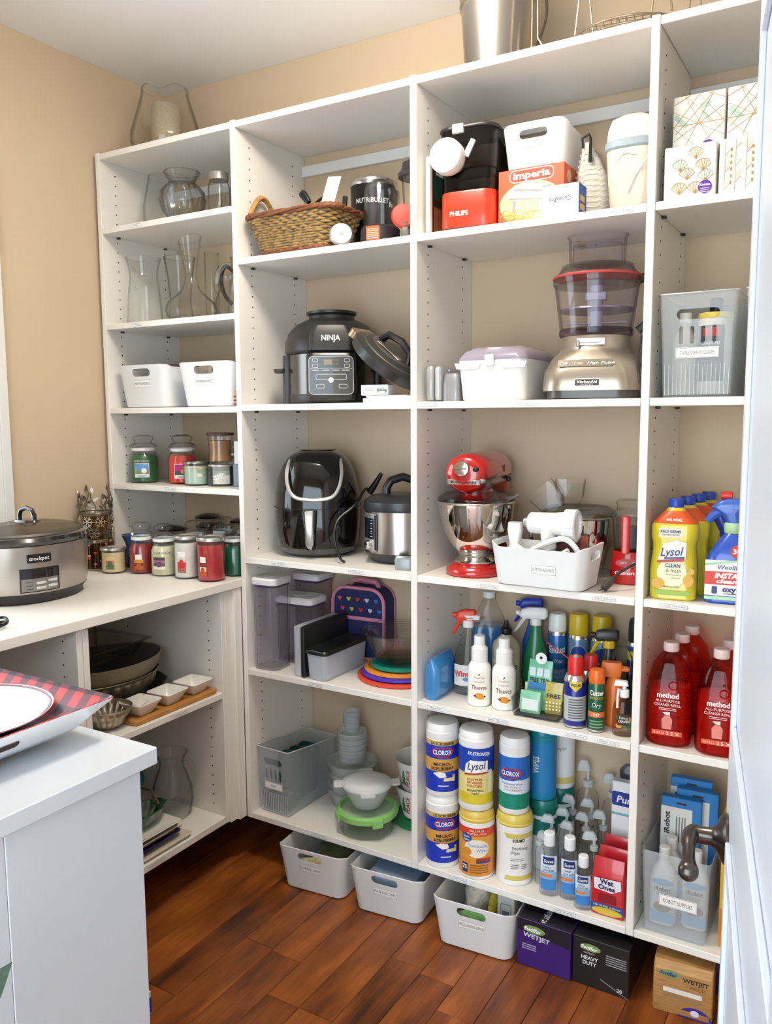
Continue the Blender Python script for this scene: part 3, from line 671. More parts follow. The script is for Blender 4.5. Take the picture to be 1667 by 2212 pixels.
t = tumbler('small pale yellow candle with silver lid, leftmost on the counter', -1.205, -.128, z, 'e3cf9c', .04, .082, a=.75)
label_band(t, .0402, -.022, .006, .016, .06, ['5f6f4a', 'c07a5a', 'd8c48c'])
t = thing('candle_warmer', 'dark blue glazed wax warmer behind the yellow candle', 'wax warmer', (-1.225, -.02, z), .7)
add('base', lathe([(.03, 0), (.036, .005), (.04, .03), (.034, .055), (.026, .07)], 28), M('26304e', .15, coat=.8), t)
add('dish', lathe([(.026, .07), (.03, .085), (.042, .112), (.039, .113), (.028, .092), (.0005, .09)], 28), M('35507c', .2, coat=.8), t)
t = jar_candle('dark red jar candle with a hang-tag label beside the yellow one', -1.118, -.083, z, '8c1c22', s=.82)
label_band(t, .042, -.022, .008, .016, .05, ['b9571e', '7a2a12', 'c78b3c']); label_band(t, .042, -.018, .004, .05, .066, ['efe6d6'])
t = jar_candle('cream jar candle with a plum and blossom label', -1.024, -.075, z, 'd8d2ae', s=.86, title='CANDLE')
label_band(t, .044, -.034, .006, .024, .064, ['e8e2d0', '6c4a5c', '9a6a7c', '4c4438'])
t = tumbler('tall white tumbler candle with silver lid', -.924, -.075, z, 'e9e4dc', .04, .135)
label_band(t, .0402, -.028, .0, .022, .09, ['a8605c', 'c9302c', 'd8cfc8', 'ece8e2'])
t = tumbler('tall red tumbler candle with silver lid at the counter edge', -.824, -.068, z, 'b8242a', .044, .136, fill=.85)
label_band(t, .0442, -.04, -.014, .02, .062, ['c8542c', 'f0d8c0', '8c2418']); label_band(t, .0442, -.038, -.016, .062, .08, ['f0e9da'])
jar_candle('deep teal green jar candle against the bay divider', -.818, .038, z, '0f5a44', s=.86, a=.6)
jar_candle('jar candle of dark red wax behind the tall white tumbler', -1.0, .045, z, '8f2b28', s=.9)
jar_candle('jar candle of brick red wax behind the tall red tumbler', -.908, .042, z, '9a3a30', s=.9)
jar_candle('clear-lidded jar candle in the second row from the back', -.978, .16, z, '8a8378', s=.86)
DKLID = M('1e1b1a', .25, coat=.4)
def dark_jar(label, x, y, R_, H, wax):
    t = thing('lidded_candle', label, 'candle', (x, y, z), .7, 'dark-lidded candles at the back of the counter')
    add('wax', lathe([(R_ - .004, .004), (R_ - .003, H * .7), (.0005, H * .7)], 24), M(wax, .5), t)
    add('glass', lathe([(R_ * .95, 0), (R_, .006), (R_, H), (R_ - .003, H), (R_ - .003, .006), (.001, .004)], 28), CLEAR, t)
    add('lid', lathe([(R_ + .003, H), (R_ + .004, H + .006), (R_ * .7, H + .014), (.0005, H + .018)], 28), DKLID, t)
dark_jar('wide dark-lidded candle at the left of the back row', -1.18, .115, .05, .115, '5c4c40')
dark_jar('dark-lidded candle in the middle of the back row', -1.095, .215, .044, .12, '6a5a4c')
dark_jar('dark-lidded candle in the corner with the highest lid', -1.17, .29, .045, .14, '7c6a58')
dark_jar('wide dark-lidded candle behind the clear jar lids', -.992, .29, .05, .135, '6b4638')
tumbler('silver-lidded candle by the divider in the back row', -.868, .165, z, '9a8a80', .038, .125, group=None)
tumbler('silver-lidded candle at the far right of the back row', -.825, .285, z, '8a6a5c', .04, .14, 'b8b6b0', group=None)

# ================================================================== BASE CABINET CONTENTS
def vessel(prof, a_=1., b_=1., t=.004, seg=40, f=None): return sc2(wall_lathe(prof, t, seg, f), a_, b_, 1, 0)
z = .6015
hamm = lambda n, m, k, z0, z1: (lambda r, q, a: r * (1 + k * (abs(sin(n * a)) ** .7 * abs(sin(m * q)) ** .7 - .5)) if z0 < q < z1 else r)
PEWT = M('b0a690', .3, .75, var=.25, scale=30)
hr = [(.12, 0), (.155, .006)] + [(.155 + .034 * i / 14, .006 + .058 * i / 14) for i in range(1, 15)] + [(.191, .066)]
solo('scalloped_tray', 'dull pewter scalloped tray at the bottom of the bowl stack', 'tray', vessel([(.12, 0), (.16, .008), (.19, .03), (.205, .038)], .72, 1, .003, 64, lambda r, q, a: r * (1 + .03 * cos(12 * a))), M('57503f', .45, .7, var=.4, scale=25), (-1.04, -.32, z))
solo('hammered_bowl', 'hammered silver oval bowl between the tray and the tan bowl', 'bowl', vessel(hr, .72, .97, .003, 224, hamm(14, 54, .07, .007, .0635)), PEWT, (-1.045, -.32, z + .02))
b = thing('oval_bowl', 'large tan oval bowl with a black inside in the bowl stack', 'bowl', (-1.045, -.32, z + .05))
add('outside', vessel([(.12, 0), (.162, .02), (.188, .05), (.2, .085)], .72, .97, .004, 48), M('8c7f66', .45), b)
add('inside', sc2(lathe([(.193, .0835), (.18, .05), (.15, .026), (.0005, .024)], 48), .715, .965, 1, 0), M('141414', .4), b)
b = thing('glass_dish', 'greenish clear glass baking dish on top of the tan bowl', 'dish', (-1.07, -.36, z + .139), .05)
add('dish', loft([(0, .17, .25, .03), (.004, .18, .26, .03), (.04, .21, .3, .03), (.043, .24, .33, .02), (.046, .24, .33, .02), (.043, .205, .295, .03), (.006, .17, .25, .03)], 5), G('c6d6cf', .45), b)
solo('hammered_dish', 'small round hammered silver dish beside the bamboo board', 'dish', vessel([(.03, 0), (.04, .008)] + [(.04 + .03 * i / 10, .008 + .05 * i / 10) for i in range(1, 11)], 1, 1, .003, 160, hamm(8, 120, .1, .01, .057)), PEWT, (-.862, -.468, z))
solo('grey_coaster_plate', 'thin dark plate under the hammered dish edge', 'plate', cyl(.05, .006, 32), M('5a564e', .3, .6), (-.845, -.535, z)) if False else None
bb = thing('bamboo_board', 'long narrow bamboo board carrying three white dishes', 'board', (-.835, -.262, z), .0)
add('board', loft([(0, .088, .335, .012), (.003, .094, .34, .014), (.012, .094, .34, .014), (.0145, .09, .336, .012)], 4), M('c08440', .4, var=.25, scale=30, stretch=(8, .6, 1)), bb)
for yy, lab in ((-.155, 'white square dish nearest the end panel on the bamboo board'), (-.262, 'white square dish in the middle of the bamboo board'), (-.37, 'white square dish holding a heart spoon on the bamboo board')):
    solo('square_dish', lab, 'dish', loft([(0, .05, .05, .008), (.003, .056, .056, .01), (.036, .09, .094, .008), (.038, .088, .092, .008), (.036, .083, .087, .008), (.007, .05, .05, .01), (.0065, .02, .02, .005)], 4), M('efece4', .25, coat=.5), (-.837, yy, z + .015), .06, 'white dishes on the bamboo board')
hs2 = thing('heart_spoon', 'small white heart-shaped ceramic spoon in the square dish', 'spoon', (-.842, -.366, z + .0235), .5)
add('bowl', rx(prism([(x * .021, y * .021) for x, y in hp_], .005), .5), M('e6e3dc', .25, coat=.4), hs2, (0, 0, .016))
add('stem', tube([(0, -.012, .006), (.002, -.028, .014)], .003, 8), M('e6e3dc', .25), hs2)
# lower shelf
z = .1875
p = thing('glass_pitcher', 'large clear glass pitcher with handle in the base cabinet', 'pitcher', (-.94, -.158, z), .2)
add('body', wall_lathe([(.05, 0), (.058, .006), (.066, .05), (.064, .09), (.048, .14), (.038, .165), (.04, .185), (.052, .21)], .003, 36), G('eaf1ed', .4), p)
add('handle', tube(spline([(.038, .0, .185), (.06, 0, .195), (.082, 0, .17), (.084, 0, .13), (.072, 0, .095), (.062, 0, .08)], 6), .0065, 10), G('dfe9e4', .35), p)
solo('beige_platter', 'flat beige rectangular platter at the bottom of the plate stack', 'platter', loft([(0, .17, .3, .01), (.004, .19, .33, .012), (.012, .2, .34, .012), (.0145, .196, .336, .01), (.01, .185, .32, .01)], 4), M('d9cdb8', .45), (-.882, -.4, z))
solo('blue_platter', 'cobalt blue rimmed platter in the plate stack', 'platter', loft([(0, .1, .2, .015), (.012, .15, .27, .02), (.018, .165, .29, .02), (.0195, .16, .285, .02), (.012, .14, .25, .02)], 4), M('1c1a5e', .2, coat=.6), (-.878, -.402, z + .0125))
lp = thing('lemon_platter', 'white platter painted with lemons in the plate stack', 'platter', (-.878, -.398, z + .0258))
add('dish', loft([(0, .1, .2, .015), (.012, .145, .26, .02), (.02, .155, .275, .02), (.0215, .152, .272, .02), (.012, .13, .24, .02)], 4), M('ece4cc', .3, coat=.4), lp)
for k in range(7):
    s = lambda u, v, off: (.0725 + .0035 + off, u, v + .0)
    add('lemon_print', dec(El(-.12 + .042 * k, .016, .011, .0035, 14), lambda u, v, off: (.0735 + (v - .012) * .62 + off, u, v), .0008), M('c8922c', .4), lp)
wp = solo('white_platter', 'plain white angular platter holding the green leaf dish', 'platter', loft([(0, .09, .18, .01), (.008, .13, .24, .01), (.022, .17, .3, .008), (.0245, .168, .298, .008), (.011, .12, .22, .01)], 3), M('e8e4da', .3, coat=.4), (-.88, -.41, z + .040), 0)
lv = vessel([(.03, 0), (.05, .01), (.07, .03), (.082, .05)], .62, 1.15, .003, 60, lambda r, q, a: r * (1 + .05 * cos(9 * a) + .03 * cos(4 * a)))
solo('leaf_dish', 'dark green leaf-shaped dish on the white platter', 'dish', lv, M('2f5236', .25, coat=.5, var=.4, scale=40), (-.885, -.345, z + .054))
sv = thing('handled_tray', 'small silver tray standing behind the leaf dish with an angular handle', 'tray', (-1.022, -.37, z))
add('tray', loft([(0, .05, .2, .01), (.004, .055, .21, .01), (.1, .06, .22, .01), (.103, .055, .215, .01), (.012, .045, .19, .01)], 3), M('aaa69e', .2, 1.), sv)
add('handle', tube([(.02, .085, .095), (.03, .1, .13), (.1, .105, .13), (.15, .09, .1)], .0045, 8), CHROME, sv)
solo('scalloped_plate', 'white scalloped plate standing at the back of the base cabinet', 'plate', rx(lathe([(.0005, 0), (.07, .002), (.095, .01), (.096, .012), (.07, .006), (.0005, .004)], 60, lambda r, q, a: r * (1 + .05 * cos(10 * a))), -1.35), M('dcd9d0', .3, coat=.4), (-1.12, -.33, z + .104), 1.0)
solo('blue_bag', 'teal blue plastic bag at the back of the base cabinet', 'bag', fn(ball(.06, .05, .055, 20, 10), lambda x, y, q: (x * (1 + .2 * sin(q * 90)), y * (1 + .2 * cos(x * 80)), q + .05 + .012 * sin(x * 70))), M('2f7ea0', .35, var=.3), (-1.14, -.165, z + .022))

# ================================================================== ISLAND TOP
def plaid():
    m = bpy.data.materials.new('buffalo_plaid'); m.use_nodes = True; nt = m.node_tree; p = nt.nodes['Principled BSDF']
    tc = nt.nodes.new('ShaderNodeTexCoord'); sp = nt.nodes.new('ShaderNodeSeparateXYZ'); nt.links.new(tc.outputs['Object'], sp.inputs[0])
    outs = []
    for k in range(2):
        a = nt.nodes.new('ShaderNodeMath'); a.operation = 'MULTIPLY'; a.inputs[1].default_value = 23.
        b_ = nt.nodes.new('ShaderNodeMath'); b_.operation = 'FRACT'; c_ = nt.nodes.new('ShaderNodeMath'); c_.operation = 'GREATER_THAN'; c_.inputs[1].default_value = .5
        nt.links.new(sp.outputs[k], a.inputs[0]); nt.links.new(a.outputs[0], b_.inputs[0]); nt.links.new(b_.outputs[0], c_.inputs[0]); outs.append(c_)
    s = nt.nodes.new('ShaderNodeMath'); s.operation = 'ADD'; nt.links.new(outs[0].outputs[0], s.inputs[0]); nt.links.new(outs[1].outputs[0], s.inputs[1])
    h = nt.nodes.new('ShaderNodeMath'); h.operation = 'MULTIPLY'; h.inputs[1].default_value = .5; nt.links.new(s.outputs[0], h.inputs[0])
    r = nt.nodes.new('ShaderNodeValToRGB'); r.color_ramp.interpolation = 'CONSTANT'; e = r.color_ramp.elements
    e[0].position = 0; e[0].color = (*lin('20161f'), 1); e[1].position = .75; e[1].color = (*lin('c9281f'), 1); q = e.new(.25); q.color = (*lin('6e1a26'), 1)
    nt.links.new(h.outputs[0], r.inputs[0]); nt.links.new(r.outputs[0], p.inputs['Base Color']); p.inputs['Roughness'].default_value = .4; p.inputs['Coat Weight'].default_value = .1
    return m
PLAID = plaid(); GLW = M('eef0f3', .18, coat=.6)
zi = .9153
solo('round_platter', 'white round platter with a red plaid base under the square tray', 'platter', lathe([(.12, 0), (.165, .004), (.2, .014), (.205, .017), (.19, .016), (.0005, .012)], 48), [M('7c1c22', .3, coat=.4)], (-.40, -1.31, zi))
tr = thing('plaid_tray', 'square white tray with a red and black plaid inside on the island', 'tray', (-.393, -1.312, zi + .0178))
out_ = loft([(0, .38, .40, .02), (.003, .41, .44, .025), (.012, .43, .46, .025), (.052, .497, .535, .012), (.0545, .498, .536, .012)], 5, True, False)
inn_ = loft([(.0545, .498, .536, .012), (.0555, .494, .532, .012), (.052, .488, .526, .012), (.02, .43, .46, .03), (.016, .4, .43, .04)], 5, False, True)
add('outside', out_, GLW, tr); add('plaid_inside', inn_, PLAID, tr)
add('handle_slot', dec(RRc(-.17, .13, .022, .034, .0058), lambda u, v, off: (.215 + (v - .012) * .84 + off, u - .04, v), .0012), M('3a1418', .6), tr)
pl = thing('dinner_plate', 'round white plate with a holiday print resting in the plaid tray', 'plate', (-.335, -1.21, zi + .0345))
add('plate', lathe([(.07, 0), (.09, .004), (.118, .016), (.145, .026), (.146, .0285), (.118, .02), (.09, .007), (.0005, .006)], 56), GLW, pl)
prt(pl, 'rim_line', [dec(Rc(-.002, .002, -.001, .001), flat(.03), 0)] and [rings([[(.143 * cos(2 * pi * k / 56), .143 * sin(2 * pi * k / 56), .0286) for k in range(56)], [(.139 * cos(2 * pi * k / 56), .139 * sin(2 * pi * k / 56), .0274) for k in range(56)]], False, False)], M('7a2436', .3))
prt(pl, 'print', dec(El(.02, -.07, .05, .035), flat(.0075), .0003), M('c9c2b6', .4)); prt(pl, 'print', dec(El(.045, -.06, .025, .02), flat(.0075), .0008), M('a5452e', .4)); prt(pl, 'print', dec(Rc(-.03, .01, -.03, .0), flat(.0075), .0008), M('b9c6a4', .4))
prt(pl, 'print', [dec(Rc(-.013, -.007, -.03, .0), flat(.0075), .0012), dec(Rc(-.03, .01, -.018, -.012), flat(.0075), .0012)], M('a33a2c', .4))
# plant by the island and a box on the floor
lf2 = []
for i in range(11):
    t_ = i / 10; wv = .03 * sin(pi * t_ ** .8) + .0005; lf2.append([(-.5 * 0 + wv * s, .11 * t_, .012 * sin(pi * t_) - abs(s) * wv * .35) for s in (-1, -.5, 0, .5, 1)])
V_ = [p for r_ in lf2 for p in r_]; F_ = [(i * 5 + k, i * 5 + k + 1, (i + 1) * 5 + k + 1, (i + 1) * 5 + k) for i in range(10) for k in range(4)]
pt = thing('potted_plant', 'dark green leafy plant at the near left beside the island', 'plant', (.072, -1.535, 0))
add('pot', wall_lathe([(.06, 0), (.065, .01), (.075, .3), (.08, .34)], .006, 28), M('d5d2cc', .5), pt)
add('stem', tube([(0, 0, .3), (.0, .02, .5), (-.008, .036, .73)], .005, 6), M('38452c', .6), pt)
for k, (a1, tl, hh) in enumerate(((.0, .55, .728), (2.2, .6, .6), (3.9, .4, .55), (5.3, .5, .6), (1.2, .3, .5))):
    add('leaf', (V_, F_), M('3a5346', .4, var=.35, scale=50), pt, (-.005, .035, hh), (tl, .0, a1), ang=80)
fb = thing('floor_box', 'small blue and white box on the floor past the island corner', 'box', (-.525, -.70, .0005), .1)
add('box', box(.05, .05, .06), M('e6e0da', .5), fb); prt(fb, 'print', dec(Rc(-.024, .024, .004, .045), plane(.025, pi / 2), .0005, 2), M('2a3ac0', .4))

# ================================================================== SECOND BAY
# ---- small appliances on the upper shelf
z = R1 + .0006
bk = thing('wicker_basket', 'woven seagrass basket with rope handle holding a waffle iron', 'basket', (-.562, .1, z), .0)
def weave(w0, d0, w1, d1, h, rows):
    gs = []
    for k in range(rows):
        q = (k + .5) / rows; w_, d_2 = w0 + (w1 - w0) * q, d0 + (d1 - d0) * q; base = rr(w_, d_2, .045, 7)
        P = []; n = len(base); per = 0.; seq = []
        for i in range(n):
            a_, b_ = base[i], base[(i + 1) % n]; L = sqrt((b_[0] - a_[0]) ** 2 + (b_[1] - a_[1]) ** 2); m = max(1, int(L / .0085))
            for j in range(m): seq.append((a_[0] + (b_[0] - a_[0]) * j / m, a_[1] + (b_[1] - a_[1]) * j / m))
        c_ = 0.
        for i, (x, y) in enumerate(seq):
            L = sqrt(x * x + y * y); off = .0035 * sin(i * pi / 2 + (k % 2) * pi)
            P.append((x * (1 + off / L), y * (1 + off / L), .008 + (h - .016) * q))
        gs.append(tube(P, .0046, 6, True))
    return J(*gs)
add('woven_wall', weave(.25, .14, .322, .18, .118, 14), M('937648', .75, var=.55, scale=70), bk, ang=80)
add('base', loft([(.001, .25, .14, .04), (.008, .255, .145, .04)], 5), M('8a6238', .8), bk)
def braid(w_, d_2, r, q, n=3, tw=30, rad=.005):
    base = rr(w_, d_2, .045, 10); gs = []
    m = 160; per = []
    for k in range(n):
        P = []
        for i in range(m):
            t_ = i / m * len(base); j = int(t_); f_ = t_ - j; a_, b_ = base[j % len(base)], base[(j + 1) % len(base)]
            x, y = a_[0] + (b_[0] - a_[0]) * f_, a_[1] + (b_[1] - a_[1]) * f_; ph = 2 * pi * (tw * i / m + k / n); L = sqrt(x * x + y * y)
            P.append((x * (1 + r * cos(ph) / L), y * (1 + r * cos(ph) / L), q + r * sin(ph)))
        gs.append(tube(P, rad, 6, True))
    return J(*gs)
BR = M('7a4726', .6, var=.4, scale=60)
add('rim', braid(.332, .186, .005, .118), BR, bk, ang=80); add('foot_rim', braid(.252, .142, .004, .0115), BR, bk, ang=80)
ha = [(-.158, -.075 + .15 * q, .112 + .082 * sin(pi * q)) for q in [i / 24 for i in range(25)]]
add('handle', J(*[tube([(x + .0045 * cos(6.3 * i / 3 + ph), y, zz + .0045 * sin(6.3 * i / 3 + ph)) for i, (x, y, zz) in enumerate(ha)], .0055, 6) for ph in (0, 2.1, 4.2)]), M('b98a4e', .75, var=.3, scale=70), bk, ang=80)
wi = thing('waffle_iron', 'round black waffle iron with plug and cord in the wicker basket', 'waffle iron', (-.565, .1, z + .012))
add('body', sc2(lathe([(.06, 0), (.085, .02), (.085, .095), (.092, .1), (.09, .118), (.06, .13), (.0005, .134)], 36), 1.2, .72, 1, 0), M('232220', .3, coat=.3), wi)
add('handle', tube([(.09, .04, .1), (.11, .06, .125), (.112, .061, .165)], .008, 10), BLACK, wi)
add('cord', tube(spline([(-.02, .0, .004), (.02, -.005, .02), (.05, .0, .0), (.09, -.02, -.01), (.11, -.05, -.03)], 6), .0045, 8), BLACK, wi, (.045, .02, .138))
add('plug', loft([(0, .014, .012, .004), (.012, .02, .016, .005), (.035, .024, .02, .006), (.042, .02, .016, .005)], 3), BLACK, wi, (.015, .01, .15), (0, -.7, 0))
add('prong', J(box(.0015, .006, .018, -.006, 0, 0, .0003), box(.0015, .006, .018, .006, 0, 0, .0003)), CHROME, wi, (-.013, .01, .182), (0, -.7, 0))
tg = thing('paper_tag', 'white curled instruction tag on the plug cord', 'tag', (-.475, .1, z + .15), .4)
add('tag', fn(bx(-.02, .02, -.0004, .0004, 0, .07, .0001), lambda x, y, q: (x + q * .35, y - .15 * q * q / .07, q)), M('d6d1c6', .7), tg)
prt(tg, 'print', [fn(dec(Rc(-.012, .013, .015 + .009 * k, .0185 + .009 * k), plane(.0005), .0006, 3), lambda x, y, q: (x + q * .35, y - .15 * q * q / .07, q)) for k in range(5)], M('77726c', .6))
nb = thing('bullet_blender', 'dark metallic cylindrical blender body with silver rim', 'blender', (-.425, .277, z), .62)
add('body', lathe([(.066, 0), (.07, .004), (.07, .225), (.064, .228)], 40), M('2b2b2e', .32, .75), nb)
add('rim', lathe([(.0705, .222), (.073, .228), (.072, .238), (.066, .241), (.06, .237), (.0005, .233)], 40), M('b9b9b8', .25, .9), nb)
prt(nb, 'lettering', let('NUTRiBULLET', round_(.07), -.008, .165, .0145, .108, bold=.012), M('e8e8e8', .4)); prt(nb, 'lettering', let('Rx', round_(.07), .058, .155, .016, .016, bold=.01), M('e8e8e8', .4))
cb = thing('blender_cup', 'clear blender cup upside down on a dark screw base', 'blender cup', (-.285, .088, z), .6)
add('cup', lathe([(.05, .05), (.048, .06), (.046, .15), (.04, .17), (.026, .18), (.0005, .183), (.0005, .18), (.024, .177), (.037, .168), (.043, .15), (.045, .06), (.047, .05)], 36), G('e9edf0', .4), cb)
add('screw_base', lathe([(.056, 0), (.058, .003), (.056, .045), (.05, .052), (.0005, .052)], 36), M('2a2a2c', .35, .3), cb)
ms = prt(cb, 'warning_sticker', dec(RRc(-.047, -.006, .008, .046, .003), round_(.0575), .0006), M('e5572e', .5)); prt(ms, 'print', [dec(Rc(-.043, -.01, .012 + .005 * k, .0135 + .005 * k), round_(.0575), .001) for k in range(6)], M('f4e2d6', .5))
sd = thing('silver_lid', 'small round silver lid stamped with a G leaning on the basket', 'lid', (-.388, .04, z), .6)
add('disc', mv(rx(lathe([(.034, 0), (.035, .004), (.03, .01), (.0005, .013)], 32), pi / 2 - .25), 0, 0, .0355), M('96948e', .4, .7), sd)
prt(sd, 'lettering', let('G', frame((0, -.014, .039), (1, 0, 0), (0, .25, .97)), 0, -.005, .011, bold=.01), M('55534f', .5))
rl = thing('red_disc', 'bright red round lid standing against the divider', 'lid', (-.185, .045, z), .55)
add('disc', mv(rx(lathe([(.033, 0), (.034, .006), (.03, .014), (.0005, .015)], 36), pi / 2 - .12), 0, 0, .062), M('c42c18', .4), rl)
add('stand', box(.03, .03, .035, .012, .022, 0, .004), M('d8341f', .35), rl); add('rib', J(*[box(.0035, .04, .05, .012 + .007 * k, .02, .035, .001) for k in range(3)]), M('d8341f', .35), rl)
pg = thing('plug', 'grey two-pin plug resting at the shelf edge by the divider', 'plug', (-.165, .02, z), .4)
add('body', loft([(0, .02, .018, .004), (.015, .024, .02, .005), (.026, .016, .014, .004)], 3), M('54524e', .5), pg); add('prong', J(box(.005, .0015, .016, -.005, -.004, .026, .0003), box(.005, .0015, .016, .005, -.004, .026, .0003)), CHROME, pg)
bl = thing('blender_jar', 'clear blender jar with black lid half behind the divider', 'blender jar', (-.205, .165, z), .5)
add('base', lathe([(.048, 0), (.05, .004), (.046, .06), (.042, .07)], 28), M('2d2c2b', .35), bl)
add('jar', lathe([(.04, .07), (.046, .19), (.048, .195), (.043, .19), (.037, .072), (.001, .072)], 28), G('dfe2e0', .45), bl)
add('lid', lathe([(.056, .195), (.058, .205), (.05, .212), (.044, .235), (.03, .243), (.0005, .244)], 32), M('262626', .4), bl)
solo('black_wand', 'tall black blender wand standing behind the lidded jar', 'blender wand', loft([(0, .03, .025, .008), (.25, .034, .028, .009), (.31, .036, .03, .006), (.325, .034, .028, .006)], 4), M('262324', .35), (-.222, .295, z))
solo('wand_cord', 'black cord looping in front of the blender jar', 'cord', tube(spline([(-.235, .095, .004), (-.228, .085, .06), (-.212, .09, .09), (-.2, .095, .06), (-.196, .095, .01)], 6), .003, 8), BLACK, (0, 0, z))

# ---- pressure cooker shelf
z = R2 + .0006
pr = thing('pressure_cooker', 'large black and steel multi-cooker with a domed crisping lid', 'multi-cooker', (-.528, .19, z), .58)
add('base', lathe([(.125, 0), (.138, .004), (.142, .02), (.14, .03)], 48), M('3a3937', .4, .4), pr)
add('body', lathe([(.139, .028), (.139, .15), (.13, .152)], 56), M('6d6a66', .25, .95), pr)
add('lid', lathe([(.142, .152), (.148, .16), (.147, .19), (.135, .22), (.115, .243), (.085, .258), (.072, .262), (.071, .272), (.078, .278), (.079, .285), (.06, .289), (.0005, .287)], 56), M('201f1f', .38), pr)
for s in (-1, 1):
    add('side_band', rz(loft([(.003, .03, .05, .008), (.15, .026, .05, .008), (.2, .022, .05, .008)], 3), 0) if False else mv(loft([(.0, .028, .06, .008), (.15, .026, .06, .008)], 3), s * .141, 0, .001), M('2b2a2a', .4), pr)
    add('carry_handle', mv(loft([(.098, .03, .07, .01), (.104, .036, .075, .01), (.11, .036, .075, .01)], 3), s * .165, 0, 0), M('3a3937', .4, .3), pr)
add('front_housing', mv(loft([(.01, .142, .05, .02), (.018, .15, .06, .022), (.142, .15, .06, .022), (.15, .142, .05, .02)], 5), 0, -.128, 0), M('1c1b1c', .3, coat=.3), pr)
add('lid_front', mv(loft([(.158, .136, .06, .015), (.21, .13, .055, .02), (.232, .11, .04, .02)], 5), 0, -.125, 0), M('232222', .4), pr)
sf = lambda u, v, off: (u * 1.25, -.1582 - off, .083 + (v - .083) * 1.08)
cpn = prt(pr, 'control_panel', dec(RRc(-.054, .054, .03, .136, .012), sf, .0004, 12), M('0f0f12', .15, coat=.5))
bd = [(x, y + .083) for x, y in rr(.106, .104, .012, 5)]
prt(cpn, 'silver_border', tube([(x * 1.25, -.159, .083 + (y - .083) * 1.08) for x, y in bd], .0011, 6, True), M('cfcdc8', .3, .8))
prt(cpn, 'display', dec(Rc(-.017, .017, .112, .126), sf, .0008), M('8a7f6c', .3)); prt(cpn, 'display', dec(Rc(.003, .016, .113, .125), sf, .0012), M('4c443a', .3))
for uu in (-.038, .038):
    for vv in (.124, .109): prt(cpn, 'button', tube([((uu + x) * 1.25, -.1592, .083 + (vv + y - .083) * 1.08) for x, y in rr(.013, .009, .003, 3)], .0006, 5, True), M('e2e0da', .4))
prt(cpn, 'print', [dec(Rc(-.046 + .024 * k, -.028 + .024 * k, .096, .098), sf, .0009, 2) for k in range(4)] + [dec(Rc(-.05, .05, .1015, .1021), sf, .0009)], M('d8d6d0', .4))
prt(cpn, 'button_bar', tube([(x * 1.25, -.1592, .078 + y) for x, y in rr(.072, .016, .003, 3)], .0007, 5, True), M('d8d6d0', .4))
prt(cpn, 'button', tube([((-.026 + x) * 1.25, -.1592, .051 + y) for x, y in rr(.019, .011, .002, 3)], .0006, 5, True), M('d8d6d0', .4)); prt(cpn, 'button', tube([((.028 + x) * 1.25, -.1592, .051 + y) for x, y in rr(.019, .011, .002, 3)], .0006, 5, True), M('d8d6d0', .4))
prt(cpn, 'dial', mv(rx(cyl(.0085, .004, 24), pi / 2), 0, -.1585, .069), M('d6cfc2', .3, .7))
prt(pr, 'lettering', let('NINJA', plane(.1562, 0, -.05, .16), 0, .186, .017, .056, bold=.02, off=.0012), M('ece9e2', .35, .4))
pl_ = lathe([(.118, 0), (.124, .004), (.124, .028), (.105, .036), (.1, .036), (.09, .044), (.06, .05), (.0005, .052)], 44)
ld_ = thing('pressure_cover', 'dark round pressure lid leaning beside the multi-cooker', 'lid', (-.278, .11, z + .03))
def tip(g): return mv(ry(g, .7), 0, 0, .079)
add('disc', tip(pl_), M('2a2927', .35, coat=.2), ld_)
add('metal_ring', tip(lathe([(.1, .0362), (.098, .038), (.075, .0478), (.072, .0495)], 44)), M('8b857b', .3, .9), ld_)
add('side_grip', tip(mv(loft([(.004, .03, .11, .012), (.026, .03, .11, .012)], 4), -.126, 0, 0)), M('b7a083', .3, .85), ld_)
add('handle', tip(tube([(-.06, -.01, .045), (-.045, -.01, .075), (.0, -.01, .085), (.045, -.01, .075), (.06, -.01, .045)], .011, 10)), BLACK, ld_)
add('badge', tip(mv(box(.09, .02, .002), 0, -.04, .0485)), M('c5beb2', .3, .8), ld_)
solo('round_pan', 'black round pan standing on edge against the divider', 'pan', mv(ry(lathe([(.09, 0), (.1, .003), (.108, .022), (.105, .022), (.098, .005), (.0005, .004)], 40), pi / 2), 0, 0, .1075), M('1d1d1e', .35), (-.1655, .225, z))
solo('manual_stack', 'white paperwork stack lying under the pressure lid', 'booklet', J(box(.15, .085, .012, b=.0005), box(.14, .08, .004, .004, .002, .0122, .0004), box(.13, .08, .003, -.004, .004, .0164, .0004)), PAPER, (-.232, .064, z), .06)
fb = thing('accessory_box', 'small white carton printed upside down under the pressure lid', 'box', (-.277, .058, z + .0205), .06)
add('carton', box(.088, .05, .03), M('f1f1ef', .5), fb); prt(fb, 'lettering', let('Foodi', plane(.025), .024, .018, .011, .03, rot=pi, bold=.01), INK); prt(fb, 'print', [dec(Rc(-.034, -.006, .012 + .005 * k, .0135 + .005 * k), plane(.025), .0005, 2) for k in range(2)], M('8a8a88', .6))

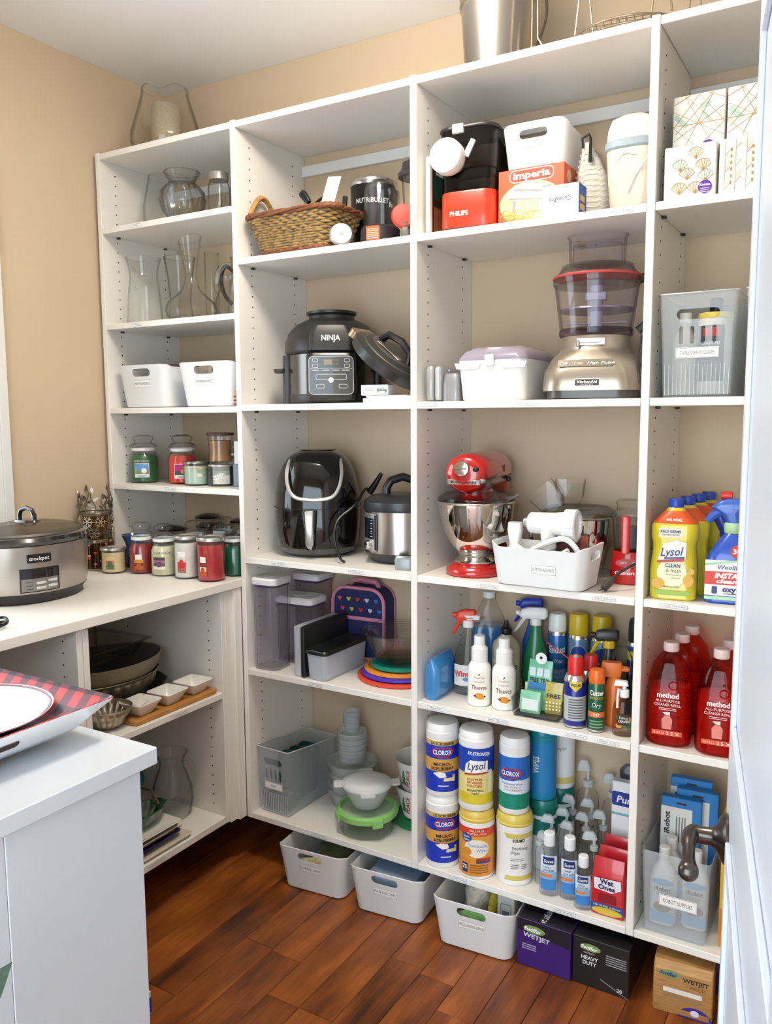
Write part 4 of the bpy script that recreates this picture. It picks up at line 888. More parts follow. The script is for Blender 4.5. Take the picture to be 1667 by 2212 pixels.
# ---- air fryer shelf
z = R3 + .0006
af = thing('air_fryer', 'glossy black egg-shaped air fryer with a silver loop trim', 'air fryer', (-.592, .19, z), .52)
GB = M('0c0c0e', .08, coat=.4, spec=.35)
lvl = [(.03, .255, .255, .11), (.08, .272, .272, .115), (.14, .276, .276, .118), (.2, .27, .27, .115), (.25, .25, .25, .11), (.29, .22, .225, .1), (.315, .185, .195, .085), (.33, .14, .15, .065), (.336, .08, .09, .04)]
add('body', loft(lvl, 10), GB, af, ang=60)
add('base', loft([(0, .19, .19, .09), (.006, .2, .2, .09), (.012, .235, .235, .105), (.03, .252, .252, .11)], 8), M('4c4c48', .35), af)
sfa = lambda v: next((lvl[i][2] + (lvl[i + 1][2] - lvl[i][2]) * (v - lvl[i][0]) / (lvl[i + 1][0] - lvl[i][0])) for i in range(len(lvl) - 1) if lvl[i][0] <= v <= lvl[i + 1][0]) / 2
trim = [(-.062, .05, .325), (-.072, -.02, .32), (-.082, -.075, .297), (-.086, -.105, .262), (-.078, -.124, .222), (-.058, -.134, .195), (-.02, -.1385, .187)]
tp = spline(trim + [(-x, y, q) for x, y, q in reversed(trim)], 5)
add('loop_trim', tube(tp, .0058, 10), M('cfcdca', .28, .6), af)
add('top_recess', mv(sc2(lathe([(.06, 0), (.062, .002), (.055, .003), (.0005, .0025)], 32), 1, .8, 1, 0), 0, .01, .3355), M('1a1a1c', .25, coat=.5), af)
add('drawer_seam', tube([(x, y, .157) for x, y in rr(.2765, .2765, .118, 10)], .0012, 6, True), M('050505', .6), af)
add('drawer_handle', mv(loft([(.035, .012, .008, .003), (.05, .026, .02, .008), (.15, .028, .02, .005), (.153, .026, .016, .004)], 5), -.012, -.148, 0), M('b9b7b2', .3, .75), af)
add('handle_shroud', mv(loft([(.03, .03, .03, .01), (.15, .05, .03, .01), (.155, .046, .026, .01)], 5), -.012, -.13, 0), GB, af)
cdp = af; CO = lambda g: rz(mv(g, -.43 + .592, .06 - .19, 0), -.52)
add('cord', CO(tube(spline([(.0, .19, .2), (.01, .15, .215), (.015, .08, .17), (-.012, .03, .13), (-.012, .005, .09), (.0, -.005, .05), (.02, -.01, .014), (.035, -.01, .006)], 7), .0042, 8)), BLACK, cdp)
add('plug', CO(tube([(.0, .19, .2), (.02, .19, .225), (.045, .19, .262)], [.012, .01, .0065], 8)), BLACK, cdp)
ip = thing('electric_pressure_cooker', 'stainless electric pressure cooker with black lid beside the air fryer', 'pressure cooker', (-.282, .205, z), .45)
add('base', lathe([(.09, 0), (.1, .004), (.115, .026), (.116, .032)], 44), M('2b2b2c', .4), ip)
add('body', lathe([(.115, .031), (.115, .158), (.11, .16)], 56), M('b9b4ac', .22, 1.), ip)
add('lid', lathe([(.119, .158), (.121, .165), (.119, .186), (.1, .2), (.05, .208), (.0005, .209)], 48), M('26272a', .4, coat=.2), ip)
add('lid_handle', rz(tube([(-.05, 0, .205), (-.05, 0, .225), (-.036, 0, .247), (0, 0, .258), (.036, 0, .247), (.05, 0, .225), (.05, 0, .205)], .013, 12), .3), M('191b20', .3), ip)
sfi = round_(.1155, -1.0)
cpp = prt(ip, 'control_panel', dec(RRc(-.04, .04, .038, .152, .008), sfi, .002), M('c6c5c3', .3, .7)); prt(cpp, 'display', dec(Rc(-.035, .028, .075, .138), sfi, .0026), M('141a2c', .15, coat=.5))
prt(cpp, 'print', [dec(Rc(.012, .022, .082 + .008 * k, .0835 + .008 * k), sfi, .003) for k in range(7)], M('e3e3e0', .4)); prt(cpp, 'lettering', let('Instant Pot', sfi, -.008, .142, .007, .045, bold=.01, off=.003), INK); prt(cpp, 'dark_edge', dec(Rc(.031, .039, .042, .148), sfi, .003), M('1d1220', .3))
add('dial', rz(mv(rx(lathe([(.014, 0), (.014, .008), (.011, .014), (.0005, .015)], 24), pi / 2), .005, -.117, .056), -1.0), CHROME, ip)
solo('drip_cup', 'small grey plastic condensation cup in front of the steel cooker', 'cup', loft([(0, .05, .036, .008), (.028, .055, .04, .01), (.036, .05, .034, .012)], 4), M('8b9296', .25, coat=.3), (-.195, .062, z), .3)

# ---- food storage shelf
z = R4 + .0006
LAV = G('cfc6dc', .6, .04)
def oxo(label, x, y, w_, d_2, h, rot):
    t = thing('pop_container', label, 'container', (x, y, z), rot, 'clear push-top containers')
    r = .018
    add('body', loft([(0, w_ * .92, d_2 * .92, r), (.004, w_ * .95, d_2 * .95, r), (h - .045, w_ * .97, d_2 * .97, r), (h - .03, w_, d_2, r), (h - .026, w_, d_2, r), (h - .026, w_ - .006, d_2 - .006, r), (h - .045, w_ * .97 - .006, d_2 * .97 - .006, r), (.007, w_ * .93 - .006, d_2 * .93 - .006, r)], 4), LAV, t)
    add('seal', loft([(h - .03, w_ - .008, d_2 - .008, r), (h - .022, w_ + .001, d_2 + .001, r)], 4), M('5a4a72', .4), t)
    l = add('lid', loft([(h - .0215, w_ + .004, d_2 + .004, r), (h - .006, w_ + .006, d_2 + .006, r), (h, w_ - .004, d_2 - .004, r)], 5), M('ece9ea', .35), t)
    add('push_button', mv(loft([(h + .0003, .042, .042, .02), (h + .0015, .04, .04, .02)], 6), 0, 0, 0), M('e2dfe0', .35), l)
oxo('tall narrow clear container with white push lid, front left', -.688, .06, .095, .095, .30, .05)
oxo('wide clear container with white push lid behind the black-lidded tubs', -.652, .168, .145, .1, .222, .05)
oxo('clear container with white push lid in the back left corner', -.684, .284, .105, .105, .278, .03)
t = thing('food_tub', 'translucent tub standing on its side with a black lid', 'tub', (-.54, .125, z), -.02)
MILK = F('dfe2ea', .5)
add('tub', ry(loft([(0, .15, .09, .02), (.035, .16, .105, .02)], 4), pi / 2) if False else mv(loft([(0, .03, .21, .012), (.003, .034, .22, .014), (.155, .034, .22, .014), (.158, .03, .21, .012)], 5), -.014, 0, 0), MILK, t)
add('lid', mv(loft([(.001, .013, .22, .006), (.005, .016, .238, .006), (.159, .016, .238, .006), (.163, .013, .22, .006)], 4), .012, .002, 0), M('1a1d1c', .35), t)
t = thing('food_tub', 'long translucent tub with a black snap lid lying flat', 'tub', (-.476, .122, z), -.02)
add('tub', loft([(0, .064, .215, .012), (.003, .07, .222, .014), (.085, .078, .235, .016), (.087, .074, .23, .016), (.006, .064, .214, .014)], 5), MILK, t)
add('lid', loft([(.082, .083, .24, .016), (.09, .084, .241, .016), (.095, .078, .235, .016), (.091, .066, .222, .014), (.0905, .02, .1, .01)], 5), M('1b1f1e', .3, coat=.2), t)
lb = thing('lunch_bag', 'navy lunch bag with coloured hearts and pink piping', 'lunch bag', (-.49, .302, z + .005), .04)
bag = mv(rx(prism(rr(.2, .24, .05, 6), .075, -.0375), pi / 2), 0, 0, .12)
add('bag', bag, M('232a5c', .8, bump=.3, bscale=900), lb)
PINK = M('d88aa4', .75)
pt_ = [(x, y + .12) for x, y in rr(.196, .236, .05, 6)]
add('piping', J(tube([(x, -.038, q) for x, q in pt_], .006, 6, True), tube([(x, .036, q) for x, q in pt_], .005, 6, True), bx(-.095, .095, -.0405, -.037, .13, .142)), PINK, lb)
add('handle', tube([(-.05, 0, .235), (-.04, 0, .255), (0, 0, .262), (.05, 0, .255), (.06, 0, .236)], .008, 8), PINK, lb)
hc = ['d84a6c', 'c9302c', '3a6cc0', 'c9bd3c', 'd8d6dc']
for k in range(10):
    g = rx(prism([(x * .009, y * .009) for x, y in hp_], .001), pi / 2); add('heart', mv(g, -.07 + .035 * (k % 5) + (.012 if k > 4 else 0), -.0385, .2 - .038 * (k // 5) if k < 5 else .166), M(hc[(k * 3) % 5], .7), lb)
for k, (lab, R_, zz, col) in enumerate((('large red round lid at the bottom of the lid pile', .136, 0, 'd8422a'), ('purple round lid second from the bottom of the lid pile', .122, .0125, '4a30b8'), ('orange round lid third from the bottom of the lid pile', .114, .0245, 'e08a2c'), ('teal round lid on top of the lid pile', .094, .0365, '138a74'))):
    solo('bowl_lid', lab, 'lid', lathe([(R_ - .004, 0), (R_, .002), (R_, .009), (R_ - .005, .0118), (R_ - .012, .0118), (R_ - .016, .008), (.0005, .008)], 48), M(col, .35), (-.279, .185, z + zz), 0, 'nested bowl lids')
for k, (lab, R_, h) in enumerate((('largest clear glass mixing bowl of the nest', .128, .1), ('middle clear glass mixing bowl of the nest', .112, .089), ('smallest clear glass mixing bowl of the nest', .096, .078))):
    zz = z + .049 + k * .008
    solo('glass_bowl', lab, 'bowl', lathe([(R_ * .5, 0), (R_ * .58, .003), (R_ * .85, h * .75), (R_ * .93, h * .92), (R_, h * .95), (R_, h), (R_ * .95, h), (R_ * .82, h * .75), (R_ * .54, .0065), (.0005, .006)], 48), G('e3e6e4', .38), (-.279, .185, zz), 0, 'nested glass bowls')

# ---- bottom shelf: food containers
z = RB + .0006
def clear_bin(name, label, loc, rot, w_, d_2, h, text, tw, lo=.07, notch=True, group='clear slotted bins', flip=False, tall=None):
    t = thing(name, label, 'bin', loc, rot, group)
    def top(pts):
        out = []
        for x, y, q in pts:
            k = min(1, max(0, (y + d_2 / 2 - .02) / .03)) * (.03 if notch else 0); out.append((x, y, q - k + (max(0, (y) / d_2) * tall if tall else 0)))
        return out
    rs = [[(x, y, 0) for x, y in rr(w_ * .86, d_2 * .94, .006, 3)], [(x, y, .003) for x, y in rr(w_ * .88, d_2 * .95, .008, 3)], [(x, y, h * .5) for x, y in rr(w_ * .94, d_2 * .97, .008, 3)],
          top([(x, y, h) for x, y in rr(w_, d_2, .008, 3)]), top([(x, y, h) for x, y in rr(w_ - .004, d_2 - .004, .007, 3)]), [(x, y, h * .5) for x, y in rr(w_ * .94 - .005, d_2 * .97 - .005, .007, 3)], [(x, y, .006) for x, y in rr(w_ * .88 - .005, d_2 * .95 - .005, .007, 3)]]
    hw = w_ * .55
    me = cut(mesh('bin', rings(rs)), [slot(hw, h * .1, .06, 0, -d_2 / 2, h * .8)] + [mv(rx(prism(rr(.009, h * .17, .0044, 5), .06, -.03), pi / 2), (k - 1.5) * w_ * .14, -d_2 / 2, h * .6) for k in range(4)])
    add('body', me, F('d6dce0', .25, .3), t)
    sfc = plane(d_2 * .475, 0, d_2 * .02 / h)
    add('ribs', J(*[fn(bx(x - .0008, x + .0008, 0, .0018, .005, h * .32, .0004), lambda a_, b_, c_: (a_ * (1 + .06 * c_ / h), b_ - d_2 * .475 - .0018 - d_2 * .02 * c_ / h * .9, c_)) for x in [(-.5 + (i + .5) / 16) * w_ * .86 for i in range(16)]]), F('dfe4e6', .5), t)
    add('label_plate', label_geo(text, sfc, .0, h * .43, w_ * .55, .024, tw), LBL, t)
    add('rim', tube([(x * 1.0, y, q) for x, y, q in top([(x, y, h) for x, y in rr(w_, d_2, .008, 3)])], .002, 6, True), F('e2e7ea', .6), t)
    return t
clear_bin('slotted_bin', 'clear slotted bin of container lids on the bottom shelf', (-.668, .16, z), -.03, .135, .27, .222, 'LIDS', .02)
for k in range(3):
    solo('tub_lid', 'dark green rounded tub lid standing in the clear bin, %s' % ('nearest the front', 'middle one', 'farthest back')[k], 'lid', mv(rx(prism(rr(.085, .17, .03, 5), .008, -.004), pi / 2 - .12), 0, 0, .09), M('123d38', .35), (-.668 + .004 * k, .11 + .045 * k, z + .0075 + .004), .12, 'green tub lids')
solo('food_tin', 'dark grey block of lids at the bottom of the clear bin', 'box', box(.085, .05, .05), M('3f4a4a', .5), (-.672, .068, z + .0075), -.03)
CLR = F('e4e6e6', .3, .25)
def tub(label, x, y, zz, R_, h, grp='stacked clear tubs'):
    t = thing('round_tub', label, 'tub', (x, y, zz), 0, grp)
    add('tub', lathe([(R_ * .8, 0), (R_ * .84, .003), (R_ * .95, h * .8), (R_, h * .85), (R_, h), (R_ * .96, h), (R_ * .9, h * .8), (R_ * .8, .005), (.0005, .004)], 36), CLR, t)
    return t
for k, nm in enumerate(('lowest', 'second', 'third', 'topmost')):
    tub('%s wide clear tub in the stack behind the lidded bowl' % nm, -.5, .238, z + .032 * k, .085, .05)
for k, nm in enumerate(('lowest', 'second', 'third', 'topmost')):
    tub('%s medium clear tub standing on the wide tub stack' % nm, -.5, .238, z + .1465 + .019 * k, .052, .045)
for k, nm in enumerate(('lowest', 'second', 'third', 'topmost')):
    tub('%s small clear cup at the very top of the tub stack' % nm, -.5, .238, z + .2495 + .012 * k, .03, .03)
gd = thing('glass_dish', 'round clear glass dish with a bright green snap lid', 'dish', (-.358, .105, z), .4)
add('dish', lathe([(.078, 0), (.085, .005), (.09, .055), (.09, .062), (.086, .062), (.085, .052), (.08, .008), (.0005, .006)], 44), G('d9e0dc', .4), gd)
l = add('lid', lathe([(.094, .052), (.097, .055), (.097, .07), (.092, .077), (.085, .077), (.08, .07), (.079, .067)], 48), M('8fc872', .35), gd)
add('clear_panel', lathe([(.08, .066), (.079, .0675), (.0005, .0675)], 44), F('cfe0c6', .6), l)
for k in range(4): add('latch', rz(mv(box(.035, .008, .028, 0, 0, .044, .003), 0, -.098, 0), .5 + k * pi / 2), M('8fc872', .35), l)
fbw = thing('lidded_bowl', 'frosted plastic bowl with a white tabbed lid on the green-lidded dish', 'bowl', (-.358, .105, z + .0775), .35)
add('bowl', lathe([(.04, 0), (.045, .003), (.062, .035), (.074, .065), (.076, .07), (.07, .066), (.058, .035), (.042, .006), (.0005, .005)], 40), F('e8ecec', .55), fbw)
l = add('lid', lathe([(.078, .066), (.08, .07), (.079, .076), (.066, .08), (.062, .084), (.05, .0865), (.0005, .0875)], 44), F('f0f3f4', .75), fbw)
for k in range(4): add('tab', rz(mv(loft([(.07, .045, .03, .008), (.073, .045, .03, .008)], 3), 0, -.09, 0), .25 + k * pi / 2), F('f2f4f4', .8), l)
for k, nm in enumerate(('lower', 'upper')):
    t = thing('holiday_bowl', '%s white holiday bowl with trees and red lettering by the divider' % nm, 'bowl', (-.238, .247, z + .019 + .088 * k), .35)
    Rf = lambda v: .062 + .022 * v / .1
    add('bowl', lathe([(.055, 0), (.062, .003), (.084, .1), (.087, .104), (.082, .1), (.06, .006), (.0005, .005)], 40), M('ece9e2', .35), t)
    sfx = round_(Rf)
    for kk in range(3):
        u0 = -.055 + .05 * kk
        prt(t, 'tree_print', [dec([(u0 - .012, .025), (u0 + .012, .025), (u0, .055)], sfx, .0006), dec([(u0 - .009, .045), (u0 + .009, .045), (u0, .07)], sfx, .0007), dec([(u0 - .006, .06), (u0 + .006, .06), (u0, .082)], sfx, .0008)], M('2f7a4c', .5))
        prt(t, 'lettering', let(('PEACE', 'JOY', 'PEACE')[kk], sfx, u0 + .025, .052, .014, .06 if kk != 1 else .04, rot=pi / 2, bold=.03), M('b5302c', .5))
solo('green_bowl_lid', 'dark green lid under the stacked holiday bowls', 'lid', lathe([(.09, 0), (.094, .003), (.094, .013), (.088, .017), (.0005, .017)], 44, lambda r, q, a: r * (1 + .012 * cos(24 * a))), M('1f7a4a', .35), (-.238, .247, z), 0)

# ---- bins on the floor under the second and third bay
bin_('white handled bin of cleaning cloths on the floor, leftmost', (-.478, .10, .0005), .09, 'SUMMER LINENS', .07, 'white bins on the floor')
bin_('white handled bin of blue masks on the floor, middle one', (-.215, .108, .0005), .09, 'MASKS/GLOVES', .07, 'white bins on the floor')
bin_('white handled bin of paper and wraps on the floor, rightmost', (.075, .09, .0005), .07, 'MISCELLANEOUS SUPPLIES', .072, 'white bins on the floor')
def cloth(label, x, y, zz, a_, b_, c_, col, name='cloth_bundle', cat='cloth', f=60, rot=0):
    g = fn(ball(a_, b_, c_, 28, 14), lambda p, q, r_: (p * (1 + .18 * sin(r_ * f * 1.3 + q * f)), q * (1 + .18 * sin(p * f + 1)), r_ * (1 + .15 * sin(p * f + q * f * .7)) + c_))
    return solo(name, label, cat, g, M(col, .9, var=.35, scale=60, bump=.4, bscale=400), (x, y, zz), rot, ang=80)
cloth('olive green folded cloth in the leftmost floor bin', -.462, .085, .012, .062, .08, .05, '66704c')
cloth('cream cloth seen through the handle of the leftmost floor bin', -.48, -.02, .03, .05, .014, .035, 'c9b88c')
cloth('dark green cloth at the back of the leftmost floor bin', -.465, .205, .012, .06, .025, .045, '3c4838')
mk = thing('mask_pack', 'clear pack of pleated blue masks in the middle floor bin', 'mask pack', (-.212, .05, .0085), .09)
add('pack', box(.16, .13, .105, b=.012), F('dfe6ee', .25), mk)
for k in range(14): add('mask', mv(fn(box(.15, .0055, .095, b=.0015), lambda x, y, q: (x, y + .0015 * sin(q * 260), q)), 0, -.055 + .008 * k, .004), M('4f86b8', .8, var=.2, scale=60), mk)
cloth('rolled white paper towel in the rightmost floor bin', .04, .08, .012, .038, .05, .062, 'd9d0c0', 'paper_roll', 'roll', 40)
cloth('yellow packet in the rightmost floor bin', .098, .075, .01, .014, .05, .06, 'c8b83c', 'yellow_packet', 'packet', 40)
cloth('green wrapper seen through the handle of the rightmost floor bin', .07, -.018, .03, .045, .018, .035, '6c9a5c', 'green_wrapper', 'packet')
pb = thing('white_carton', 'white printed carton standing in the rightmost floor bin', 'carton', (.138, .06, .0085), .1)
add('carton', box(.05, .03, .118), M('dcd8d6', .5), pb); prt(pb, 'print', [tube([(x, -.0155, .07 + y) for x, y in rr(.03, .05, .004, 3)], .0008, 5, True), dec(Rc(-.01, .01, .055, .075), plane(.015), .0005, 2)], M('6a6f88', .6))

# ================================================================== THIRD BAY
# ---- on top of the unit
z = TT + .0005
bu = thing('steel_bucket', 'shiny steel bucket on top of the shelving', 'bucket', (.058, .125, z), .3)
add('body', wall_lathe([(.084, 0), (.087, .003), (.096, .15), (.098, .165), (.101, .168), (.098, .172), (.102, .176), (.1, .18), (.108, .25), (.111, .253)], .002, 48), M('b4aea6', .22, 1.), bu)
add('handle', tube(spline([(.104, 0, .215), (.12, 0, .19), (.124, -.002, .14), (.11, -.003, .09), (.1, -.003, .07)], 6), .0035, 8), M('6f675c', .35, .9), bu)
add('ear', mv(cyl(.012, .006, 20), .104, 0, .21), STEEL, bu)
ra = thing('wire_rack', 'round wire cooling rack with upright legs lying on top of the shelving', 'rack', (.395, .152, z), .2)
WIRE = M('a89c86', .3, .9)
add('rim', J(tube([(.145 * cos(2 * pi * k / 48), .145 * sin(2 * pi * k / 48), .022) for k in range(48)], .0026, 8, True), tube([(.128 * cos(2 * pi * k / 48), .128 * sin(2 * pi * k / 48), .014) for k in range(48)], .002, 8, True)), WIRE, ra)
gs = []
for k in range(-7, 8):
    x = k * .0175; L = sqrt(.145 ** 2 - x * x); gs += [tube([(x, -L, .024), (x, L, .024)], .0011, 5), tube([(-L, x, .0255), (L, x, .0255)], .0011, 5)]
add('grid', J(*gs), WIRE, ra)
for k in range(4):
    a = .4 + k * pi / 2; c_, s_2 = .138 * cos(a), .138 * sin(a)
    add('leg', tube([(c_ * .93, s_2 * .93, .0034), (c_, s_2, .024), (c_ * 1.0 + .012, s_2, .14), (c_ * 1.0 + .03, s_2, .145), (c_ + .045, s_2, .024)], .0022, 6), WIRE, ra)
solo('wire_stand', 'slim upright wire plate stand between the bucket and the rack', 'plate stand', J(tube([(-.012, 0, .001), (-.01, 0, .25), (.0, 0, .26), (.004, 0, .03), (.02, 0, .0025), (.035, 0, .0025)], .0022, 6), tube([(-.012, 0, .0025), (-.012, .09, .0025), (.035, .09, .0025), (.035, 0, .0025)], .0022, 6)), WIRE, (.2, .03, z), 0)
solo('black_case', 'black case on top of the right end of the shelving', 'case', box(.16, .2, .09, b=.01), M('141a26', .4), (.72, .11, z), 0)

# ---- pasta shelf
z = R1 + .0006
bkx = thing('pasta_maker_carton', 'flat printed carton standing on edge left of the pasta machine', 'carton', (-.104, .17, z))
add('carton', box(.012, .27, .205), M('efece6', .5), bkx); sfb = plane(.006, pi / 2)
for (u0, u1, v0, v1, c_) in ((-.12, .13, .003, .2, '2c1e16'), (-.11, -.06, .1, .16, '1f4a38'), (-.11, -.04, .005, .08, '8a5a34'), (-.1, -.05, .165, .185, 'd8d4ce')): prt(bkx, 'print', dec(Rc(u0, u1, v0, v1), sfb, .0003 + .0002 * (c_ != '2c1e16'), 2), M(c_, .5, var=.3, scale=50))
prt(bkx, 'lettering', let('PHILIPS', sfb, -.085, .172, .01, .04, bold=.01, off=.001), INK)
pm_ = thing('pasta_machine', 'red and smoky-clear electric pasta machine with a white disc nozzle', 'pasta machine', (-.008, .16, z), .11)
add('red_base', loft([(.012, .146, .235, .03), (.02, .15, .24, .032), (.1, .15, .24, .032), (.104, .148, .238, .032)], 6), M('d8351c', .3, coat=.3), pm_)
add('foot', loft([(0, .13, .22, .03), (.012, .146, .236, .03)], 5), M('3a3936', .5), pm_)
SMOKE = G('a39b92', .45, .04)
add('drawer', loft([(.104, .147, .237, .032), (.16, .147, .237, .032), (.16, .141, .231, .03), (.106, .141, .231, .03)], 6), SMOKE, pm_)
add('drawer_wall', loft([(.105, .13, .12, .02, 0, .04), (.158, .13, .12, .02, 0, .04)], 4), M('4e4842', .4), pm_)
add('mixing_chamber', loft([(.16, .15, .24, .03), (.2, .154, .244, .032), (.262, .156, .246, .034), (.262, .15, .24, .032), (.2, .148, .238, .03), (.164, .144, .234, .028)], 6), SMOKE, pm_)
add('motor_housing', loft([(.163, .13, .1, .02, 0, .06), (.255, .13, .1, .02, 0, .06)], 4), M('3c3834', .35), pm_)
add('lid_rim', tube([(x, y, .264) for x, y in rr(.154, .244, .034, 6)], .005, 8, True), M('232220', .35), pm_)
add('lid', loft([(.262, .15, .24, .034), (.272, .13, .22, .034), (.274, .1, .19, .03)], 6), G('6b655e', .5, .04), pm_)
add('latch', mv(box(.034, .01, .026, -.02, -.122, .248, .003), 0, 0, 0), M('b9b5ae', .3, .7), pm_)
add('latch_tab', rz(mv(ry(loft([(0, .018, .014, .006), (.045, .016, .012, .005)], 4), .5), .0, -.118, .19), 0), M('efeeea', .35), pm_)
nz = add('nozzle', mv(rx(lathe([(.044, 0), (.045, .003), (.045, .03), (.042, .036), (.034, .0385), (.0005, .038)], 40), pi / 2), -.042, -.127, .187), M('dddad4', .4), pm_)
add('nozzle_arm', mv(rx(cyl(.03, .02, 24), pi / 2), -.03, -.115, .18), M('5c574f', .35), pm_)
sfn = frame((-.042, -.1655, .187), (1, 0, 0), (0, 0, 1))
prt(nz, 'nozzle_holes', [dec(El(.018 * cos(k * pi / 2) + .0045 * i, .018 * sin(k * pi / 2) + .0045 * j, .0012, None, 8), sfn, .0002, 3) for k in range(4) for i in (-1, 0, 1) for j in (-1, 0, 1)], M('b9b6b0', .5))
prt(nz, 'ring_line', tube([(-.042 + .027 * cos(2 * pi * k / 40), -.1652, .187 + .027 * sin(2 * pi * k / 40)) for k in range(40)], .0005, 5, True), M('c5c2bd', .5))
prt(pm_, 'lettering', let('PHILIPS', plane(.12), -.018, .042, .012, .05, bold=.025), M('f6efe8', .4))
ib = thing('pasta_roller_box', 'red carton picturing a chrome pasta roller and noodles', 'box', (.17, .177, z), .0)
add('carton', box(.178, .19, .148), M('d8402c', .45), ib)
sfi = plane(.095)
prt(ib, 'print', dec(Rc(-.088, .088, .001, .147), sfi, .0002, 4), M('dd5230', .45)); prt(ib, 'print', dec(El(.0, .06, .085, .055), sfi, .0004), M('efb88c', .45)); prt(ib, 'print', dec(El(.01, .062, .06, .04), sfi, .0006), M('f6e2cc', .45))
prt(ib, 'name_badge', dec(RRc(-.058, .062, .113, .145, .014), sfi, .0008), M('f7efe6', .45)); prt(ib, 'name_badge', dec(RRc(-.056, .06, .115, .143, .013), sfi, .001), M('d23a22', .45)); prt(ib, 'lettering', let('imperia', sfi, .002, .122, .018, .1, bold=.03, off=.0013), M('f8f2ea', .45))
MET = M('c9c9c6', .35); MET2 = M('8d8d8c', .35)
prt(ib, 'roller_picture', [dec([(-.06, .09), (.035, .076), (.04, .062), (-.062, .076)], sfi, .0009), dec([(-.045, .108), (-.015, .112), (.05, .1), (.035, .078), (-.058, .092)], sfi, .0008)], MET)
prt(ib, 'roller_picture', [dec([(-.045, .1), (.03, .088), (.032, .083), (-.046, .094)], sfi, .001), dec([(.03, .095), (.056, .1), (.05, .085), (.038, .068), (.03, .066)], sfi, .001), dec([(-.058, .078), (.036, .066), (.036, .063), (-.058, .074)], sfi, .0011), dec([(.03, .065), (.042, .065), (.045, .028), (.034, .03)], sfi, .001), dec([(-.048, .07), (-.04, .068), (-.042, .035), (-.05, .038)], sfi, .001)], MET2)
prt(ib, 'roller_picture', dec([(-.085, .068), (-.06, .072), (-.06, .062), (-.085, .06)], sfi, .001), M('e0b48c', .45))
NOO = M('eec46a', .5); NOO2 = M('e39a3c', .5)
prt(ib, 'noodle_picture', [dec(Rc(-.038 + .008 * k, -.0345 + .008 * k, .032 + .002 * sin(k * 2), .068), sfi, .0012, 2) for k in range(8)], NOO)
gsn = [[], []]
for k in range(34):
    cx, cy, rr0 = random.uniform(-.076, .076), random.uniform(.008, .032) if k % 3 else random.uniform(.025, .05), random.uniform(.006, .012)
    if cy > .036 and abs(cx) < .045: cx = .06 * (1 if cx > 0 else -1)
    gsn[k % 2].append(tube([(cx + rr0 * cos(t_) * 1.2, -.0955 - .0002 * (k % 5), max(.003, cy + rr0 * sin(t_) * .7)) for t_ in [i * .6 + k for i in range(8)]], .0011, 5))
prt(ib, 'noodle_picture', gsn[0], NOO); prt(ib, 'noodle_picture', gsn[1], NOO2)
sfr = plane(.089, pi / 2); prt(ib, 'side_print', dec(Rc(-.09, .09, .002, .146), sfr, .0002, 2), M('c25a34', .45, var=.3, scale=40)); prt(ib, 'side_print', dec(El(-.06, .12, .016), sfr, .0005), M('d8a890', .45)); prt(ib, 'side_print', [dec(Rc(-.03, .07, .06 + .01 * k, .063 + .01 * k), sfr, .0005, 2) for k in range(6)], M('ddb49c', .5))
SB = bin_mesh(.178, .235, .112, dip=.03, hw=.075, hh=.022, hz=.083)
sb = thing('storage_bin', 'small white handled bin of pasta maker parts on the red carton', 'bin', (.172, .2, z + .1488), .01)
add('body', SB, BINM, sb); add('label_plate', label_geo('PASTA MAKER PARTS', plane(.235 * .44, 0, .235 * .06 / .112, 0), 0, .05, .068, .024, .06), LBL, sb)
solo('pasta_tool', 'white plastic pasta tool rising from the back of the small bin', 'tool', loft([(0, .03, .02, .006), (.12, .03, .018, .006), (.125, .02, .012, .004)], 3), M('efeeea', .4), (.215, .265, z + .1555), 0)
cu = thing('accessory_carton', 'small white carton with blue sides and upside-down print', 'box', (.274, .038, z), .0)
add('carton', box(.094, .06, .073), M('e9e8e6', .5), cu); prt(cu, 'lettering', let('CucinaPro', plane(.03), .0, .044, .0115, .054, rot=pi, bold=.004), M('24306a', .5)); prt(cu, 'side_print', dec(Rc(-.029, .029, .001, .072), plane(.047, pi / 2), .0003, 2), M('1f4f9e', .5)); prt(cu, 'side_print', [dec(Rc(-.02, .015, .012 + .02 * k, .026 + .02 * k), plane(.047, pi / 2), .0006, 2) for k in range(2)], M('c9a860', .5))
ms_ = thing('mesh_bag', 'white net bag with a black hanging clip', 'bag', (.312, .16, z), .1)
prof = [(.0, .07, .05), (.01, .085, .065), (.06, .088, .07), (.12, .075, .06), (.16, .05, .04), (.19, .025, .02), (.205, .022, .015)]
add('bag', fn(loft([(q, a_, b_, min(a_, b_) * .45, -.02 * (q / .2) ** 2) for q, a_, b_ in prof], 6), lambda x, y, q: (x + .003 * sin(q * 130 + y * 90), y + .003 * sin(q * 100 + x * 150), q)), F('cdc7bb', .8, .8), ms_, ang=80)
gs = []
for k in range(14):
    q = .012 + .0135 * k; i = max(j for j in range(len(prof) - 1) if prof[j][0] <= q); t_ = (q - prof[i][0]) / (prof[i + 1][0] - prof[i][0]); a_ = prof[i][1] + (prof[i + 1][1] - prof[i][1]) * t_; b_ = prof[i][2] + (prof[i + 1][2] - prof[i][2]) * t_
    gs.append(tube([(x - .02 * (q / .2) ** 2, y, q + .004 * sin(j * 2.1)) for j, (x, y) in enumerate(rr(a_ + .003, b_ + .003, min(a_, b_) * .45, 6))], .0008, 4, True))
add('netting', J(*gs), M('ddd8cd', .8), ms_)
add('clip', tube([(-.028, -.012, .192), (-.03, -.014, .215), (-.012, -.016, .222), (-.008, -.018, .21), (-.006, -.03, .17), (-.005, -.032, .15)], [.003, .003, .003, .0035, .0045, .0055], 8), BLACK, ms_)
